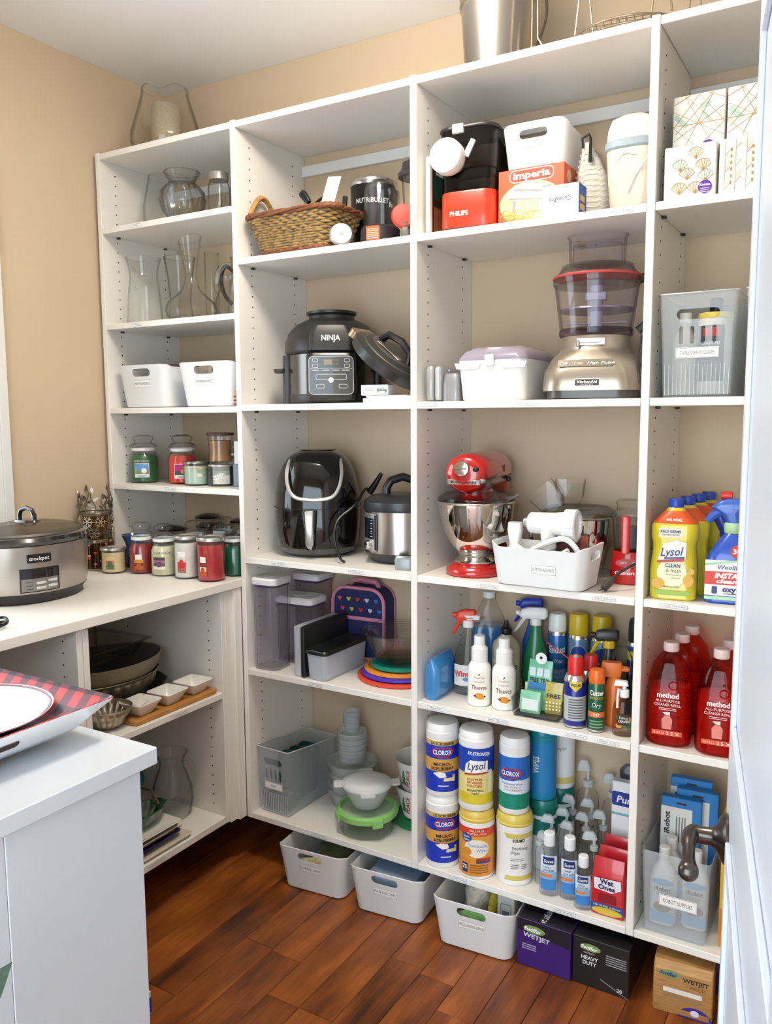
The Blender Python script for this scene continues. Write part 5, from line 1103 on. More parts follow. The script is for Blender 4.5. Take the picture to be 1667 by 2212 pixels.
jr = thing('mixer_case', 'tall cream plastic case with a blue-grey band and domed cover', 'case', (.417, .14, z), .0)
add('body', loft([(0, .088, .1, .025), (.004, .094, .106, .028), (.08, .108, .122, .032), (.155, .118, .132, .036)], 6), M('c9c2b4', .45), jr)
add('band', loft([(.154, .12, .134, .036), (.158, .126, .14, .038), (.172, .126, .14, .038), (.176, .12, .134, .036)], 6), M('8d9ba2', .4), jr)
add('cover', loft([(.175, .118, .132, .036), (.205, .114, .128, .036), (.228, .1, .112, .034), (.238, .07, .08, .028)], 6), M('d6d1c7', .4), jr)
add('embossed_curve', tube(spline([(-.03, -.0615, .115), (-.01, -.066, .14), (.02, -.066, .135)], 5), .002, 6), M('e2dccf', .4), jr); add('embossed_curve', tube(spline([(.05, -.064, .128), (.022, -.064, .09), (.0, -.062, .05)], 5), .002, 6), M('e2dccf', .4), jr)

# ---- food processor shelf
z = R2 + .0006
ks = thing('knife_sharpener', 'grey and silver electric knife sharpener at the left of the shelf', 'knife sharpener', (-.066, .1, z), .02)
add('end_cap', mv(loft([(.003, .02, .13, .008), (.012, .024, .14, .01), (.088, .024, .14, .01), (.096, .018, .13, .01)], 5), -.032, 0, 0), M('a9abab', .35, .3), ks)
add('end_plate', mv(loft([(.003, .018, .128, .008), (.012, .02, .136, .01), (.088, .02, .136, .01), (.094, .016, .126, .01)], 5), -.009, 0, 0), M('b5b7b6', .35, .3), ks)
add('arm', loft([(0, .05, .12, .012, .026), (.05, .05, .12, .012, .026), (.075, .046, .1, .012, .024)], 4), M('97979a', .35, .4), ks); add('knob', mv(cyl(.005, .006, 12), .01, -.03, .082), CHROME, ks)
sb_ = thing('salad_box', 'white storage box with a smoky violet domed lid', 'box', (.084, .155, z), .0)
add('body', loft([(0, .175, .22, .02), (.004, .182, .228, .022), (.1, .194, .25, .022), (.106, .198, .254, .022), (.104, .186, .242, .02), (.02, .178, .225, .02)], 5), M('e9e8e5', .35), sb_)
add('lid', loft([(.105, .196, .252, .024), (.112, .196, .252, .024), (.13, .18, .23, .03), (.142, .145, .18, .03), (.144, .09, .12, .03)], 6), F('b3a8ba', .6, .15), sb_)
for k in (-1, 1): prt(sb_, 'grip_recess', dec([(k * .065 - .038, .1), (k * .065 + .038, .1), (k * .065 + .032, .084), (k * .065 - .032, .084)], plane(.1215, 0, .05, .05), .003, 3), M('c9ced4', .4))
add('latch', box(.026, .008, .03, 0, -.131, .09, .003), M('efeeec', .35), sb_); add('lid_knob', mv(cyl(.03, .012, 28), 0, -.075, .128), F('ece8ec', .8), sb_)
fp = thing('food_processor', 'large silver food processor with a clear violet-tinted bowl', 'food processor', (.321, .172, z), .18)
SIL = M('aaa091', .3, .75)
add('base', loft([(.022, .232, .25, .05), (.03, .236, .254, .055), (.07, .228, .245, .055), (.105, .2, .215, .06), (.125, .17, .18, .07), (.135, .165, .17, .075), (.165, .165, .165, .08)], 8), SIL, fp, ang=60)
add('foot', loft([(0, .2, .22, .04), (.003, .215, .235, .045), (.024, .215, .235, .045)], 5), M('565450', .3, .4), fp)
VIO = G('e6e0ee', .55, .03)
add('bowl', lathe([(.084, .166), (.086, .172), (.088, .18), (.098, .26), (.103, .3), (.1, .3), (.095, .26), (.084, .182), (.001, .18)], 48), VIO, fp)
add('bowl_base_ring', lathe([(.087, .166), (.09, .17), (.09, .182), (.086, .186)], 48), G('b9aac4', .5, .05), fp)
add('lid', lathe([(.104, .298), (.107, .303), (.107, .318), (.1, .326), (.09, .338), (.086, .35), (.06, .352), (.001, .352), (.001, .349), (.058, .348), (.083, .346), (.097, .322), (.104, .314), (.102, .3)], 48), VIO, fp)
add('red_seal', lathe([(.1075, .316), (.1085, .319), (.106, .323), (.104, .32)], 48), M('b8433c', .4), fp)
ch = add('feed_tube', loft([(.35, .135, .09, .042), (.42, .14, .094, .044), (.424, .148, .102, .048), (.427, .148, .102, .048), (.424, .132, .086, .04), (.352, .129, .084, .04)], 8), VIO, fp)
add('pusher', loft([(.353, .12, .075, .036), (.405, .12, .075, .036)], 6), G('c5bcd2', .5, .05), ch); add('fill_mark', dec(Rc(-.04, -.024, .394, .3952), plane(.0475), .0006, 2), INK, ch); prt(ch, 'lettering', let('Max Fill', plane(.0475), -.004, .392, .005, .022), M('55506a', .5))
add('blade_stem', J(cyl(.016, .12, 16, .182), mv(box(.15, .02, .004), 0, 0, .2), mv(box(.05, .03, .02), .0, -.01, .26)), F('c4bcd0', .6), fp)
add('slicing_disc', lathe([(.09, .232), (.091, .234), (.09, .237), (.0005, .237)], 40), M('8a7f9a', .25, .6), fp)
add('handle', tube(spline([(.1, .0, .31), (.125, 0, .315), (.138, 0, .295), (.137, 0, .25), (.122, 0, .2), (.1, 0, .178)], 6), [.012] * 12 + [.0135] * 12 + [.011] * 7, 10), M('33332f', .35), fp)
sfp = plane(.1235, 0, -.2, .06)
cp_ = prt(fp, 'button_panel', dec(RRc(-.075, .055, .083, .101, .005), plane(.118, 0, -.42, .083), .0012, 6), M('6f685e', .3, .6))
for k, s in enumerate(('Off', 'Low', 'High', 'Pulse')): prt(cp_, 'lettering', let(s, plane(.118, 0, -.42, .083), -.06 + .034 * k, .0885, .0062, .006 * len(s) + .002, shear=.2, bold=.01, off=.002), M('f4f2ee', .4))
prt(fp, 'brand_plate', dec(RRc(-.034, .026, .032, .052, .003), plane(.1275, 0, -.1, .03), .0004), M('d8d4cc', .25, .8)); prt(fp, 'brand_plate', dec(RRc(-.032, .024, .034, .05, .002), plane(.1275, 0, -.1, .03), .0008), M('2c2824', .3))
prt(fp, 'lettering', let('KitchenAid', plane(.1275, 0, -.1, .03), -.004, .0405, .0068, .046, bold=.025, off=.0012), M('f0eee8', .3)); prt(fp, 'lettering', let('ARCHITECT', plane(.1275, 0, -.1, .03), -.004, .0355, .0034, .03, off=.0012), M('d0ccc4', .3))
prt(fp, 'speed_slider', dec(Rc(-.035, .03, .139, .156), plane(.0845), .001, 4), M('d2cdc2', .3, .6)); prt(fp, 'speed_slider', [dec(Rc(-.03, .022, .144, .1455), plane(.0845), .0015, 3)], M('3a3834', .4)); add('slider_knob', box(.008, .006, .016, -.032, -.088, .135, .002), M('8f8a80', .3, .8), fp)
fp.scale = (1.05, 1.03, .982)
solo('processor_cord', 'brown-black cord end behind the food processor by the divider', 'cord', tube(spline([(0, 0, .15), (-.008, -.005, .1), (-.004, 0, .05), (.008, -.01, .004)], 6), .004, 8), M('2a1b14', .5), (.468, .06, z))

# ---- stand mixer shelf
z = R3 + .0006
mx = thing('stand_mixer', 'glossy red stand mixer with a mirror-bright steel bowl', 'stand mixer', (.0, .165, z), .12)
RM = M('b3170f', .18, coat=.8)
add('foot', fn(loft([(0, .15, .27, .07, 0, .0), (.006, .16, .28, .078, 0, .0), (.02, .155, .275, .076, 0, .0), (.032, .12, .25, .058, 0, .01), (.036, .1, .23, .05, 0, .01)], 8), lambda x, y, q: (x, y, q)), RM, mx, ang=60)
add('column', loft([(.03, .1, .09, .04, 0, .115), (.1, .085, .08, .036, 0, .12), (.2, .09, .09, .04, 0, .12), (.25, .1, .11, .045, 0, .11)], 7), RM, mx)
hd = [(-.158, .022, .022), (-.155, .044, .04), (-.142, .056, .05), (-.12, .061, .054), (-.06, .0635, .0565), (.06, .0635, .0565), (.12, .058, .052), (.15, .045, .042), (.162, .02, .02)]
hg = rings([[(a_ * cos(2 * pi * k / 36) * 1.02, y, .287 + b_ * sin(2 * pi * k / 36)) for k in range(36)] for y, a_, b_ in hd])
add('head', hg, RM, mx, ang=60)
hb = rings([[((a_ + .0006) * cos(t_) * 1.02, y, .287 + (b_ + .0006) * sin(t_)) for t_ in [-.30 + .14 * 0, -.16, -.0, .0]] for y, a_, b_ in hd[1:-1]], False, False) if False else None
TR = M('cfcdc8', .18, .95)
tb = []
for y, a_, b_ in hd[1:-1]: tb.append([((a_ * 1.02 + .0012) * cos(t_), y - (.001 if y < -.1 else 0), .287 + (b_ + .0012) * sin(t_)) for t_ in (-.52, -.40, -.28)])
def band(sgn):
    V = [(sgn * x, y, q) for r_ in tb for x, y, q in r_]; n = len(tb); return V, [(i * 3 + k, (i + 1) * 3 + k, (i + 1) * 3 + k + 1, i * 3 + k + 1) for i in range(n - 1) for k in range(2)]
fr_ = [(hd[1][1] * 1.02 * cos(t_) , hd[1][0] - .0015, .287 + hd[1][2] * sin(t_)) for t_ in (-.52, -.28)]
add('trim_band', J(band(1), band(-1), bx(-.046, .046, -.1572, -.15, .2585, .272)), TR, mx)
prt(mx, 'lettering', let('KitchenAid', lambda u, v, off: (u, -.1573 - off, v), -.0, .2615, .0075, .07, bold=.02, off=.0006), INK)
add('hub_cap', mv(rx(lathe([(.021, 0), (.022, .01), (.02, .016), (.0005, .018)], 32), pi / 2), -.004, -.152, .302), CHROME, mx); add('hub_line', box(.032, .002, .004, -.004, -.1715, .3, .0008), M('8f8d88', .2, .9), mx)
add('hub_knob', mv(ball(.009, .009, .007, 14, 8), .034, -.156, .3), BLACK, mx); add('speed_knob', mv(ball(.008, .008, .008, 12, 8), .067, .05, .262), BLACK, mx); add('motor_pin', mv(box(.003, .008, .02), .0655, .01, .285), M('7c130d', .3), mx)
add('beater_neck', lathe([(.04, .205), (.045, .212), (.048, .236), (.046, .24)], 32), RM, mx, (0, -.045, 0)); add('neck_trim', lathe([(.042, .196), (.046, .2), (.046, .208), (.04, .21)], 32), TR, mx, (0, -.045, 0))
MIR = M('d9d6d0', .06, 1.)
add('bowl_pedestal', lathe([(.062, .034), (.062, .038), (.05, .045), (.046, .052), (.052, .06), (.05, .064)], 36), MIR, mx, (0, -.045, 0))
add('bowl', lathe([(.05, .062), (.066, .075), (.088, .11), (.102, .155), (.107, .2), (.11, .203), (.108, .206), (.103, .2), (.098, .155), (.084, .113), (.062, .08), (.0005, .07)], 56), MIR, mx, (0, -.045, 0))
PS = G('eceff2', .5, .03)
add('pouring_shield', lathe([(.109, .207), (.107, .216), (.085, .23), (.055, .234), (.055, .232), (.084, .227), (.105, .213)], 48), PS, mx, (0, -.045, 0))
def chute(): return loft([(0, .045, .03, .006), (.03, .075, .055, .008), (.075, .085, .065, .008), (.075, .081, .061, .007), (.03, .071, .051, .007), (.0, .041, .026, .005)], 3, False, False)
add('pouring_chute', mv(ry(rx(chute(), .5), .9), .055, -.105, .212), G('e4eaf0', .5, .03), mx)
sbw = thing('mixer_bowl', 'spare steel mixer bowl with a clear pouring shield behind the white bin', 'bowl', (.262, .2455, z), .4)
add('bowl', lathe([(.05, 0), (.055, .003), (.075, .04), (.098, .1), (.101, .16), (.105, .164), (.1, .166), (.096, .16), (.092, .1), (.07, .045), (.0005, .02)], 52), MIR, sbw)
add('handle', tube(spline([(-.098, -.02, .14), (-.128, -.035, .14), (-.13, -.035, .1), (-.1, -.02, .07)], 6), .005, 8), MIR, sbw)
add('pouring_shield', lathe([(.102, .167), (.1, .178), (.08, .19), (.05, .193), (.05, .191), (.079, .187), (.098, .175)], 44), PS, sbw)
add('pouring_chute', mv(ry(rx(chute(), .2), -.7), -.06, -.04, .183), PS, sbw); add('pouring_chute', mv(rx(chute(), -.3), -.02, .05, .183), PS, sbw)
PB = bin_mesh(.155, .27, .115, dip=.032, hw=.07, hh=.022, hz=.088)
pb2 = thing('storage_bin', 'white handled bin of mixer attachments turned sideways', 'bin', (.238, .061, z), pi / 2 - .04)
add('body', PB, BINM, pb2)
add('label_plate', label_geo('KITCHEN AID PARTS', plane(.155 * .44, -pi / 2, .155 * .06 / .115, 0), .02, .05, .068, .026, .058), LBL, pb2)
WP = M('efedea', .3, coat=.3)
gr = thing('meat_grinder', 'white plastic meat grinder attachment with a ribbed ring on the bin', 'grinder', (.235, .082, z + .098), .0)
add('barrel', mv(ry(lathe([(.024, 0), (.028, .004), (.03, .07), (.034, .1), (.034, .108)], 28), pi / 2), -.055, 0, .06), WP, gr)
add('ring_nut', mv(ry(lathe([(.036, 0), (.042, .003), (.042, .034), (.036, .037), (.03, .036), (.028, .03), (.0005, .028)], 48, lambda r, q, a: r * (1 + .025 * cos(24 * a))), pi / 2), .042, 0, .058), WP, gr)
add('neck', mv(rx(cyl(.02, .06, 20), .2), .0, 0, -.005), WP, gr); add('coupling', mv(ry(cyl(.013, .02, 20), pi / 2), -.07, 0, .06), M('c6cbd0', .3, .7), gr)
gv_ = thing('attachment_handle', 'white looped plastic attachment handle rising from the bin', 'attachment', (.275, .04, z + .04), .0)
add('loop', tube(spline([(-.075, -.0, .0), (-.072, -.005, .045), (-.05, -.008, .062), (.0, -.008, .085), (.03, -.005, .082), (.055, .0, .05), (.06, .0, .01)], 6), .0075, 8), WP, gv_); add('bar', tube([(-.035, -.008, .0), (.0, -.008, .04), (.03, -.008, .06)], .006, 8), WP, gv_)
gp = thing('citrus_press', 'white plastic press part standing at the left in the bin', 'attachment', (.146, .066, z + .0085), 0)
add('column', loft([(0, .03, .03, .008), (.1, .028, .028, .008), (.13, .04, .03, .01), (.15, .036, .03, .01)], 4), WP, gp); add('dome', mv(ball(.035, .035, .045, 20, 10), .012, -.025, .05), WP, gp)
rp = thing('recipe_packet', 'glossy food photo packet standing in the bin', 'packet', (.29, .108, z + .0085), .04)
add('packet', box(.09, .01, .125, b=.003), M('3a2018', .35, coat=.3), rp); sfp2 = plane(.005); prt(rp, 'print', dec(Rc(-.043, .02, .085, .12), sfp2, .0004, 2), M('5a1e16', .4, var=.5, scale=80)); prt(rp, 'print', dec(Rc(.022, .043, .06, .12), sfp2, .0006, 2), M('a3442c', .4, var=.5, scale=80)); prt(rp, 'lettering', let('VEGETABLE', sfp2, .0, .06, .008, .06, rot=pi, bold=.01), M('e8dcc8', .5)); prt(rp, 'print', dec(El(-.02, .06, .018), sfp2, .0007), M('c9a86a', .5, var=.5, scale=150))
mc = thing('mini_chopper', 'small red food chopper with a clear jar by the divider', 'chopper', (.418, .2, z), .25)
RC = M('c01c1a', .25, coat=.5)
add('base', loft([(0, .098, .105, .045), (.005, .105, .112, .05), (.05, .1, .105, .048), (.075, .092, .095, .044), (.085, .09, .09, .044)], 8), RC, mc, ang=60)
add('jar', lathe([(.04, .085), (.043, .09), (.047, .165), (.05, .17), (.046, .17), (.04, .09), (.001, .088)], 36), G('c9cdd2', .5), mc)
add('jar_handle', mv(loft([(.084, .022, .018, .006), (.175, .024, .02, .006), (.182, .02, .016, .005)], 4), -.012, -.05, 0), RC, mc); add('blade_stem', cyl(.016, .06, 16, .09), M('6a6e74', .4), mc)
add('lid', lathe([(.05, .168), (.052, .174), (.05, .186), (.036, .194), (.036, .206), (.04, .212), (.034, .219), (.0005, .221)], 36), G('bfc4c8', .5), mc)
prt(mc, 'button_pad', dec(El(.0, .058, .036, .011), plane(.052, 0, -.25, .05), .003), M('a01614', .3)); prt(mc, 'lettering', let('CHOP', plane(.052, 0, -.25, .05), -.016, .056, .005, .018, off=.004), M('f2dcd8', .5)); prt(mc, 'lettering', let('GRIND', plane(.052, 0, -.25, .05), .016, .056, .005, .018, off=.004), M('f2dcd8', .5)); prt(mc, 'lettering', let('Cuisinart', plane(.0555, 0, 0, 0), -.012, .028, .01, .05, bold=.02, off=.002), M('f4ece8', .4))
mcd = thing('chopper_plug', 'dark plug and cord lying over the shelf edge by the red chopper', 'plug', (.402, .045, z), .0)
add('cord', tube(spline([(.072, .09, .06), (.06, .055, .068), (.03, .03, .05), (.01, .008, .03)], 6), .0035, 8), M('2a2422', .5), mcd)
add('plug', tube([(.012, .012, .034), (.004, .002, .022), (-.004, -.012, .008)], [.006, .011, .009], 10), M('3a3432', .5), mcd); add('prong', J(tube([(-.002, -.014, .007), (-.008, -.03, .004)], .0016, 6), tube([(-.01, -.01, .006), (-.015, -.027, .003)], .0016, 6)), CHROME, mcd)

# ---- cleaning shelf of the third bay
z = R4 + .0006
def trigger(p, h, head, trig, collar, s=1., side=-1, name='spray_head'):
    """trigger spray head on top of a bottle neck at height h, nozzle pointing to -x"""
    t = add(name, J(mv(loft([(.018, .05 * s, .02, .006, -.006), (.026, .062 * s, .023, .008, -.008), (.044, .055 * s, .021, .008, -.004), (.05, .036 * s, .014, .006, .002)], 4), 0, 0, h), mv(ry(cyl(.0075, .012, 14), -pi / 2), -.034 * s, 0, h + .033)), head, p)
    add('trigger', mv(tube([(-.022 * s, 0, .02), (-.03 * s, 0, .006), (-.04 * s, 0, -.016), (-.046 * s, 0, -.024)], [.006, .006, .005, .0035], 8), 0, 0, h), trig, t)
    add('collar', cyl(.016, .022, 24, h - .002), collar, t)
    return t
def spray_bottle(name, label, x, y, rot, mat, prof, head, trig, collar, d=.7, s=1.):
    t = thing(name, label, 'spray bottle', (x, y, z), rot)
    add('bottle', sc2(lathe(prof, 36), 1, d, 1, 0), mat, t)
    trigger(t, prof[-1][1], head, trig, collar, s)
    return t
solo('wipe_packet', 'light blue plastic packet leaning against the divider', 'packet', fn(loft([(0, .03, .12, .012), (.02, .05, .13, .02), (.09, .046, .13, .018), (.118, .01, .125, .004), (.122, .004, .12, .001)], 4), lambda a_, b_, c_: (a_ + .03 * c_, b_, c_)), M('3f86c4', .2, coat=.4), (-.093, .09, z), .0)
w_ = spray_bottle('window_cleaner', 'clear spray bottle of glass cleaner with red and white trigger', -.026, .14, .35, G('c9d3d8', .5), [(.034, 0), (.042, .004), (.044, .06), (.043, .09), (.034, .13), (.02, .165), (.014, .185), (.014, .2)], M('e2402a', .35), M('e2402a', .35), M('efeeec', .4))
sfw = lambda u, v, off: (lambda a: ((.0437 + off) * sin(a), -(.0437 + off) * .72 * cos(a), v))(u / .04)
prt(w_, 'paper_label', dec(Rc(-.042, .042, .03, .092), sfw, .0008), M('e4e2de', .5, var=.25, scale=180)); prt(w_, 'lettering', let('Windex', sfw, -.004, .058, .018, .068, bold=.04, rot=.08, off=.0014), M('c8382c', .5)); prt(w_, 'paper_label', dec(El(.0, .05, .012, .006), sfw, .0012), M('5c88c0', .5)); add('white_shroud', mv(loft([(.022, .044, .022, .007, .012), (.034, .05, .024, .008, .01), (.036, .03, .014, .006, .014)], 4), 0, 0, .2), M('efeeec', .4), w_)
jg = thing('refill_jug', 'large clear jug half full of blue cleaner at the back', 'jug', (-.02, .275, z), .4)
add('jug', loft([(0, .1, .075, .02), (.004, .108, .08, .022), (.16, .108, .08, .022), (.2, .09, .07, .022), (.24, .05, .045, .02), (.262, .034, .034, .016)], 5), G('c6ccd2', .5, .06), jg); add('liquid', loft([(.004, .1, .074, .02), (.14, .102, .075, .02), (.175, .096, .07, .02)], 5), M('2a6fae', .2, coat=.3), jg); add('cap', cyl(.019, .02, 24, .26), M('e8e8ea', .4), jg)
for x, y, nm in ((.04, .075, 'left'), (.112, .08, 'right')):
    t = thing('cleaner_bottle', 'white ribbed-neck bottle of concentrated cleaner, %s of the pair' % nm, 'bottle', (x, y, z), .38, 'white cleaner bottles')
    ribs = [(.0225 + (.0012 if k % 2 else 0), .125 + .004 * k) for k in range(10)]
    add('bottle', lathe([(.03, 0), (.033, .004), (.033, .1), (.031, .112), (.025, .121)] + ribs + [(.018, .168), (.014, .172)], 36), M('f1efea', .35), t)
    add('cap', lathe([(.015, .168), (.0155, .17), (.0155, .194), (.0145, .197), (.0005, .197)], 36, lambda r, q, a: r * (1 + .012 * cos(28 * a))), M('f3f2ee', .4), t)
    sft = round_(.033); prt(t, 'paper_label', dec(Rc(-.034, .034, .012, .1), sft, .0003), M('f3eee2', .5)); prt(t, 'lettering', let('Thieves', sft, .0, .05, .013, .044, bold=.01), M('6b2a1c', .5)); prt(t, 'lettering', let('CONCENTRATE', sft, 0, .07, .004, .03), M('a33a2c', .5)); prt(t, 'lettering', let('Young Living', sft, 0, .082, .0045, .03), M('4a4640', .5)); prt(t, 'fruit_picture', [dec(El(0, .032, .013, .009), sft, .0007), dec(El(.006, .028, .009, .006), sft, .001)], M('dd8f30', .5)); prt(t, 'fruit_picture', [dec([(-.018, .03), (-.01, .036), (-.006, .03)], sft, .0009), dec([(.012, .026), (.02, .03), (.014, .034)], sft, .0009)], M('3c2a1c', .5)); prt(t, 'leaf_mark', dec([(-.003, .09), (.003, .092), (.002, .097)], sft, .0007), INK)
my = thing('soap_bottle', 'beige cleaner bottle with black cap behind the white bottles', 'bottle', (.078, .175, z), .38); sfm = round_(.0405)
add('bottle', lathe([(.036, 0), (.04, .004), (.04, .145), (.036, .16), (.016, .178), (.014, .186)], 36), M('b5b09c', .35), my); add('cap', lathe([(.016, .184), (.017, .188), (.016, .2), (.01, .206), (.006, .222), (.0005, .223)], 24), BLACK, my)
prt(my, 'paper_label', dec(Rc(-.05, .05, .02, .115), sfm, .0003), M('c9cba8', .5)); prt(my, 'lettering', let("MEYER'S", sfm, .008, .088, .012, .06, bold=.03), INK); prt(my, 'lettering', let('CLEAN DAY', sfm, .008, .076, .006, .05), INK)
spray_bottle('green_sprayer', 'green bottle with a large white trigger behind the white bottles', .143, .24, .3, M('1f7a4a', .3, coat=.3), [(.03, 0), (.036, .004), (.04, .06), (.032, .12), (.018, .17), (.014, .19), (.014, .205)], M('e9e8e4', .35), M('dedcd8', .35), M('e9e8e4', .35), s=1.35)
spray_bottle('blue_sprayer', 'spray bottle with a deep blue trigger at the back of the shelf', .108, .313, .3, M('2a5fb4', .3, coat=.3), [(.028, 0), (.032, .004), (.032, .13), (.016, .185), (.013, .2), (.013, .215)], M('1f3fc0', .35), M('1f3fc0', .35), M('1f3fc0', .35), s=1.2)
def can(name, label, x, y, R_, H, body, cap, capH=.05, a=.35, bands=(), txt=(), dome=True, group=None, chrome=True):
    t = thing(name, label, 'spray can', (x, y, z), a, group)
    add('can', lathe([(R_ * .94, 0), (R_, .004), (R_, H - capH - .012), (R_ * .85, H - capH)], 32), M(body, .3, .2, coat=.3), t)
    add('base_ring', lathe([(R_ * .95, 0), (R_ + .0008, .002), (R_ + .0008, .005), (R_, .006)], 32), STEEL, t)
    if chrome: add('shoulder', lathe([(R_ + .0005, H - capH - .014), (R_ * .98, H - capH - .006), (R_ * .8, H - capH + .004)], 32), M('c9c7c2', .25, .9), t)
    add('cap', lathe([(R_ * .93, H - capH - .004), (R_ * .95, H - capH), (R_ * .92, H - .012), (R_ * .8, H - .002), (.0005, H)] if dome else [(R_ * .7, H - capH - .004), (R_ * .72, H - .012), (R_ * .6, H), (.0005, H)], 32), M(cap, .35), t)
    sfc = round_(R_)
    for kb, (v0, v1, c_) in enumerate(bands): prt(t, 'label_band', dec(Rc(-R_ * 1.9, R_ * 1.9, v0, v1), sfc, .0003 + .0002 * kb), M(c_, .4))
    for s, u, v, h, w2, c_, kw in txt: prt(t, 'lettering', let(s, sfc, u, v, h, w2, **kw), M(c_, .4))
    return t
can('dusting_spray', 'blue dusting spray can with a white cap', .19, .295, .028, .235, '2f6db0', 'efeeea', a=.35, bands=[(.02, .07, '7fa6d4')], txt=[('Endust', 0, .12, .02, .05, 'f4f4f2', dict(bold=.03, rot=.05)), ('free', .003, .09, .013, .024, 'dfeaf6', dict(shear=.3)), ('Dust &', .0, .052, .008, .03, '24406c', {}), ('Clean Fast', .0, .038, .008, .04, '24406c', {})])
for x, y, nm in ((.252, .3, 'next to the blue dusting can'), (.318, .305, 'farther right of the two')):
    t = can('polish_spray', 'furniture polish can with yellow cap, %s' % nm, x, y, .03, .24, '6d8fae', 'd3b51e', .06, group='furniture polish cans', a=.3, bands=[(.0, .05, 'b9bdc0')], txt=[('DUST &', .0, .036, .009, .036, '2a2a2e', {}), ('ALLERGEN', .0, .02, .009, .044, '2a2a2e', {})])
    prt(t, 'oval_badge', dec(El(0, .115, .028, .036), round_(.03), .0006), M('c9c7bd', .35, .5)); prt(t, 'oval_badge', dec(El(0, .115, .025, .033), round_(.03), .0009), M('23459c', .35)); prt(t, 'lettering', let('Pledge', round_(.03), 0, .095, .016, .05, bold=.02, off=.0013), M('f0f0ee', .4))
tr_ = thing('sample_tray', 'clear acrylic tray of green sample pouches', 'tray', (.219, .08, z), .03)
add('tray', loft([(0, .125, .085, .006), (.003, .13, .09, .008), (.05, .138, .096, .008), (.05, .134, .092, .007), (.004, .126, .086, .006)], 4), G('dfe3e4', .4, .03), tr_)
add('base', box(.122, .082, .004, 0, 0, .004), M('23201e', .3), tr_)
GP = M('6fc0a0', .35, coat=.3)
def pouch(label, x, y, zz, lean, col, rot=0, w2=.075, h2=.1):
    t = thing('sample_pouch', label, 'pouch', (x, y, zz), rot)
    g = lambda q: fn(q, lambda a_, b_, c_: (a_ + .012 * c_, b_ + lean * c_ , c_))
    add('pouch', g(loft([(0, w2 * .9, .004, .001), (.01, w2, .012, .004), (h2 * .7, w2 * .98, .012, .004), (h2, w2 * .95, .003, .001)], 3)), M(col, .3, coat=.3, var=.15, scale=60), t)
    return t, g
t, g = pouch('tall mint green pouch with a hanging tab in the acrylic tray', .21, .085, z + .0085, .15, '7cc8a2', 0, .07, .135)
prt(t, 'print', [g(dec(Rc(-.03, .03, .055, .075), plane(.0062), .0006, 4))], M('3a7ab0', .4)); prt(t, 'print', [g(dec(RRc(-.028 + .02 * k, -.012 + .02 * k, .092, .115, .003), plane(.0062), .0006, 3)) for k in range(3)], M('d6dfe6', .4)); prt(t, 'lettering', g(let('FREE TRY', plane(.0062), 0, .076, .012, .055, bold=.03, off=.0012)), INK)
add('hang_tab', mv(rx(lathe([(.016, 0), (.016, .0015), (.0005, .0015)], 24), pi / 2), .004, .012, .142), M('f0efec', .5), t); add('hang_hole', mv(rx(cyl(.004, .0006, 16), pi / 2), .004, .0098, .144), INK, t)
t, g = pouch('yellow patterned pouch at the right of the acrylic tray', .258, .075, z + .0085, .1, 'b8a848', .1, .05, .085)
prt(t, 'lettering', g(let('FREE', plane(.0062), 0, .045, .011, .038, bold=.03, off=.001)), INK); prt(t, 'print', [g(dec(El(-.018 + .009 * i, .014 + .009 * j, .0028, None, 8), plane(.0062), .0008, 3)) for i in range(5) for j in range(3)], M('efe6b8', .5))
t, g = pouch('green and white pouch in front in the acrylic tray', .2, .052, z + .0085, .08, '86c4a0', 0, .06, .06); prt(t, 'print', g(dec(Rc(-.022, .024, .01, .04), plane(.0062), .0008, 3)), M('e6ede8', .4))
t, g = pouch('dotted cream pouch at the left of the acrylic tray', .183, .095, z + .0085, .05, 'd8d2a8', .2, .03, .07)
wd = can('lubricant_spray', 'navy lubricant can with a red smart-straw cap', .325, .05, .029, .185, '1f2a8c', 'c9241f', .05, .33, dome=False, bands=[(.02, .085, 'b9bbb8')]); prt(wd, 'badge', dec([(-.016, .112), (.016, .112), (.016, .125), (-.016, .125)], round_(.029), .0005), M('e2c52a', .4)); prt(wd, 'badge', dec([(-.016, .112), (.016, .112), (0, .098)], round_(.029), .0005), M('e2c52a', .4)); prt(wd, 'lettering', let('WD-40', round_(.029), 0, .112, .008, .026, bold=.03, off=.001), M('1f2a6c', .4)); prt(wd, 'print', [dec(Rc(-.018, .02, .026 + .007 * k, .029 + .007 * k), round_(.029), .0006) for k in range(8)], M('55585c', .5))
add('spray_tip', mv(ball(.012, .015, .022, 16, 8), 0, -.004, .17), M('9a9a98', .35), wd); add('straw', tube([(-.005, 0, .168), (-.04, .01, .19), (-.075, .03, .21)], .0014, 6), M('b8412c', .4), wd)
can('red_cap_spray', 'second red-capped can behind the navy lubricant can', .345, .118, .027, .175, '3a2a30', 'c9241f', .045, .33, dome=False)
cu_ = can('insect_repellent', 'green insect repellent can with an orange cap', .3835, .043, .0215, .163, '1d5a3c', 'e06a20', .032, .3, chrome=False); prt(cu_, 'lettering', let('Cutter', round_(.0215), 0, .098, .013, .038, bold=.03, shear=.15), M('f2e9e0', .4)); prt(cu_, 'lettering', let('BACKWOODS', round_(.0215), 0, .088, .006, .036, bold=.02), M('e0a83c', .4)); prt(cu_, 'lettering', let('Dry', round_(.0215), 0, .066, .013, .026, shear=.3), M('d8eadc', .4)); prt(cu_, 'label_band', dec(Rc(-.024, .024, .04, .054), round_(.0215), .0004), M('e0763a', .4)); prt(cu_, 'lettering', let('10', round_(.0215), 0, .043, .009, .014, bold=.02, off=.001), M('f6efe4', .4)); prt(cu_, 'print', [dec(Rc(-.018, .018, .012 + .008 * k, .0155 + .008 * k), round_(.0215), .0005) for k in range(3)], M('7fa37c', .5))
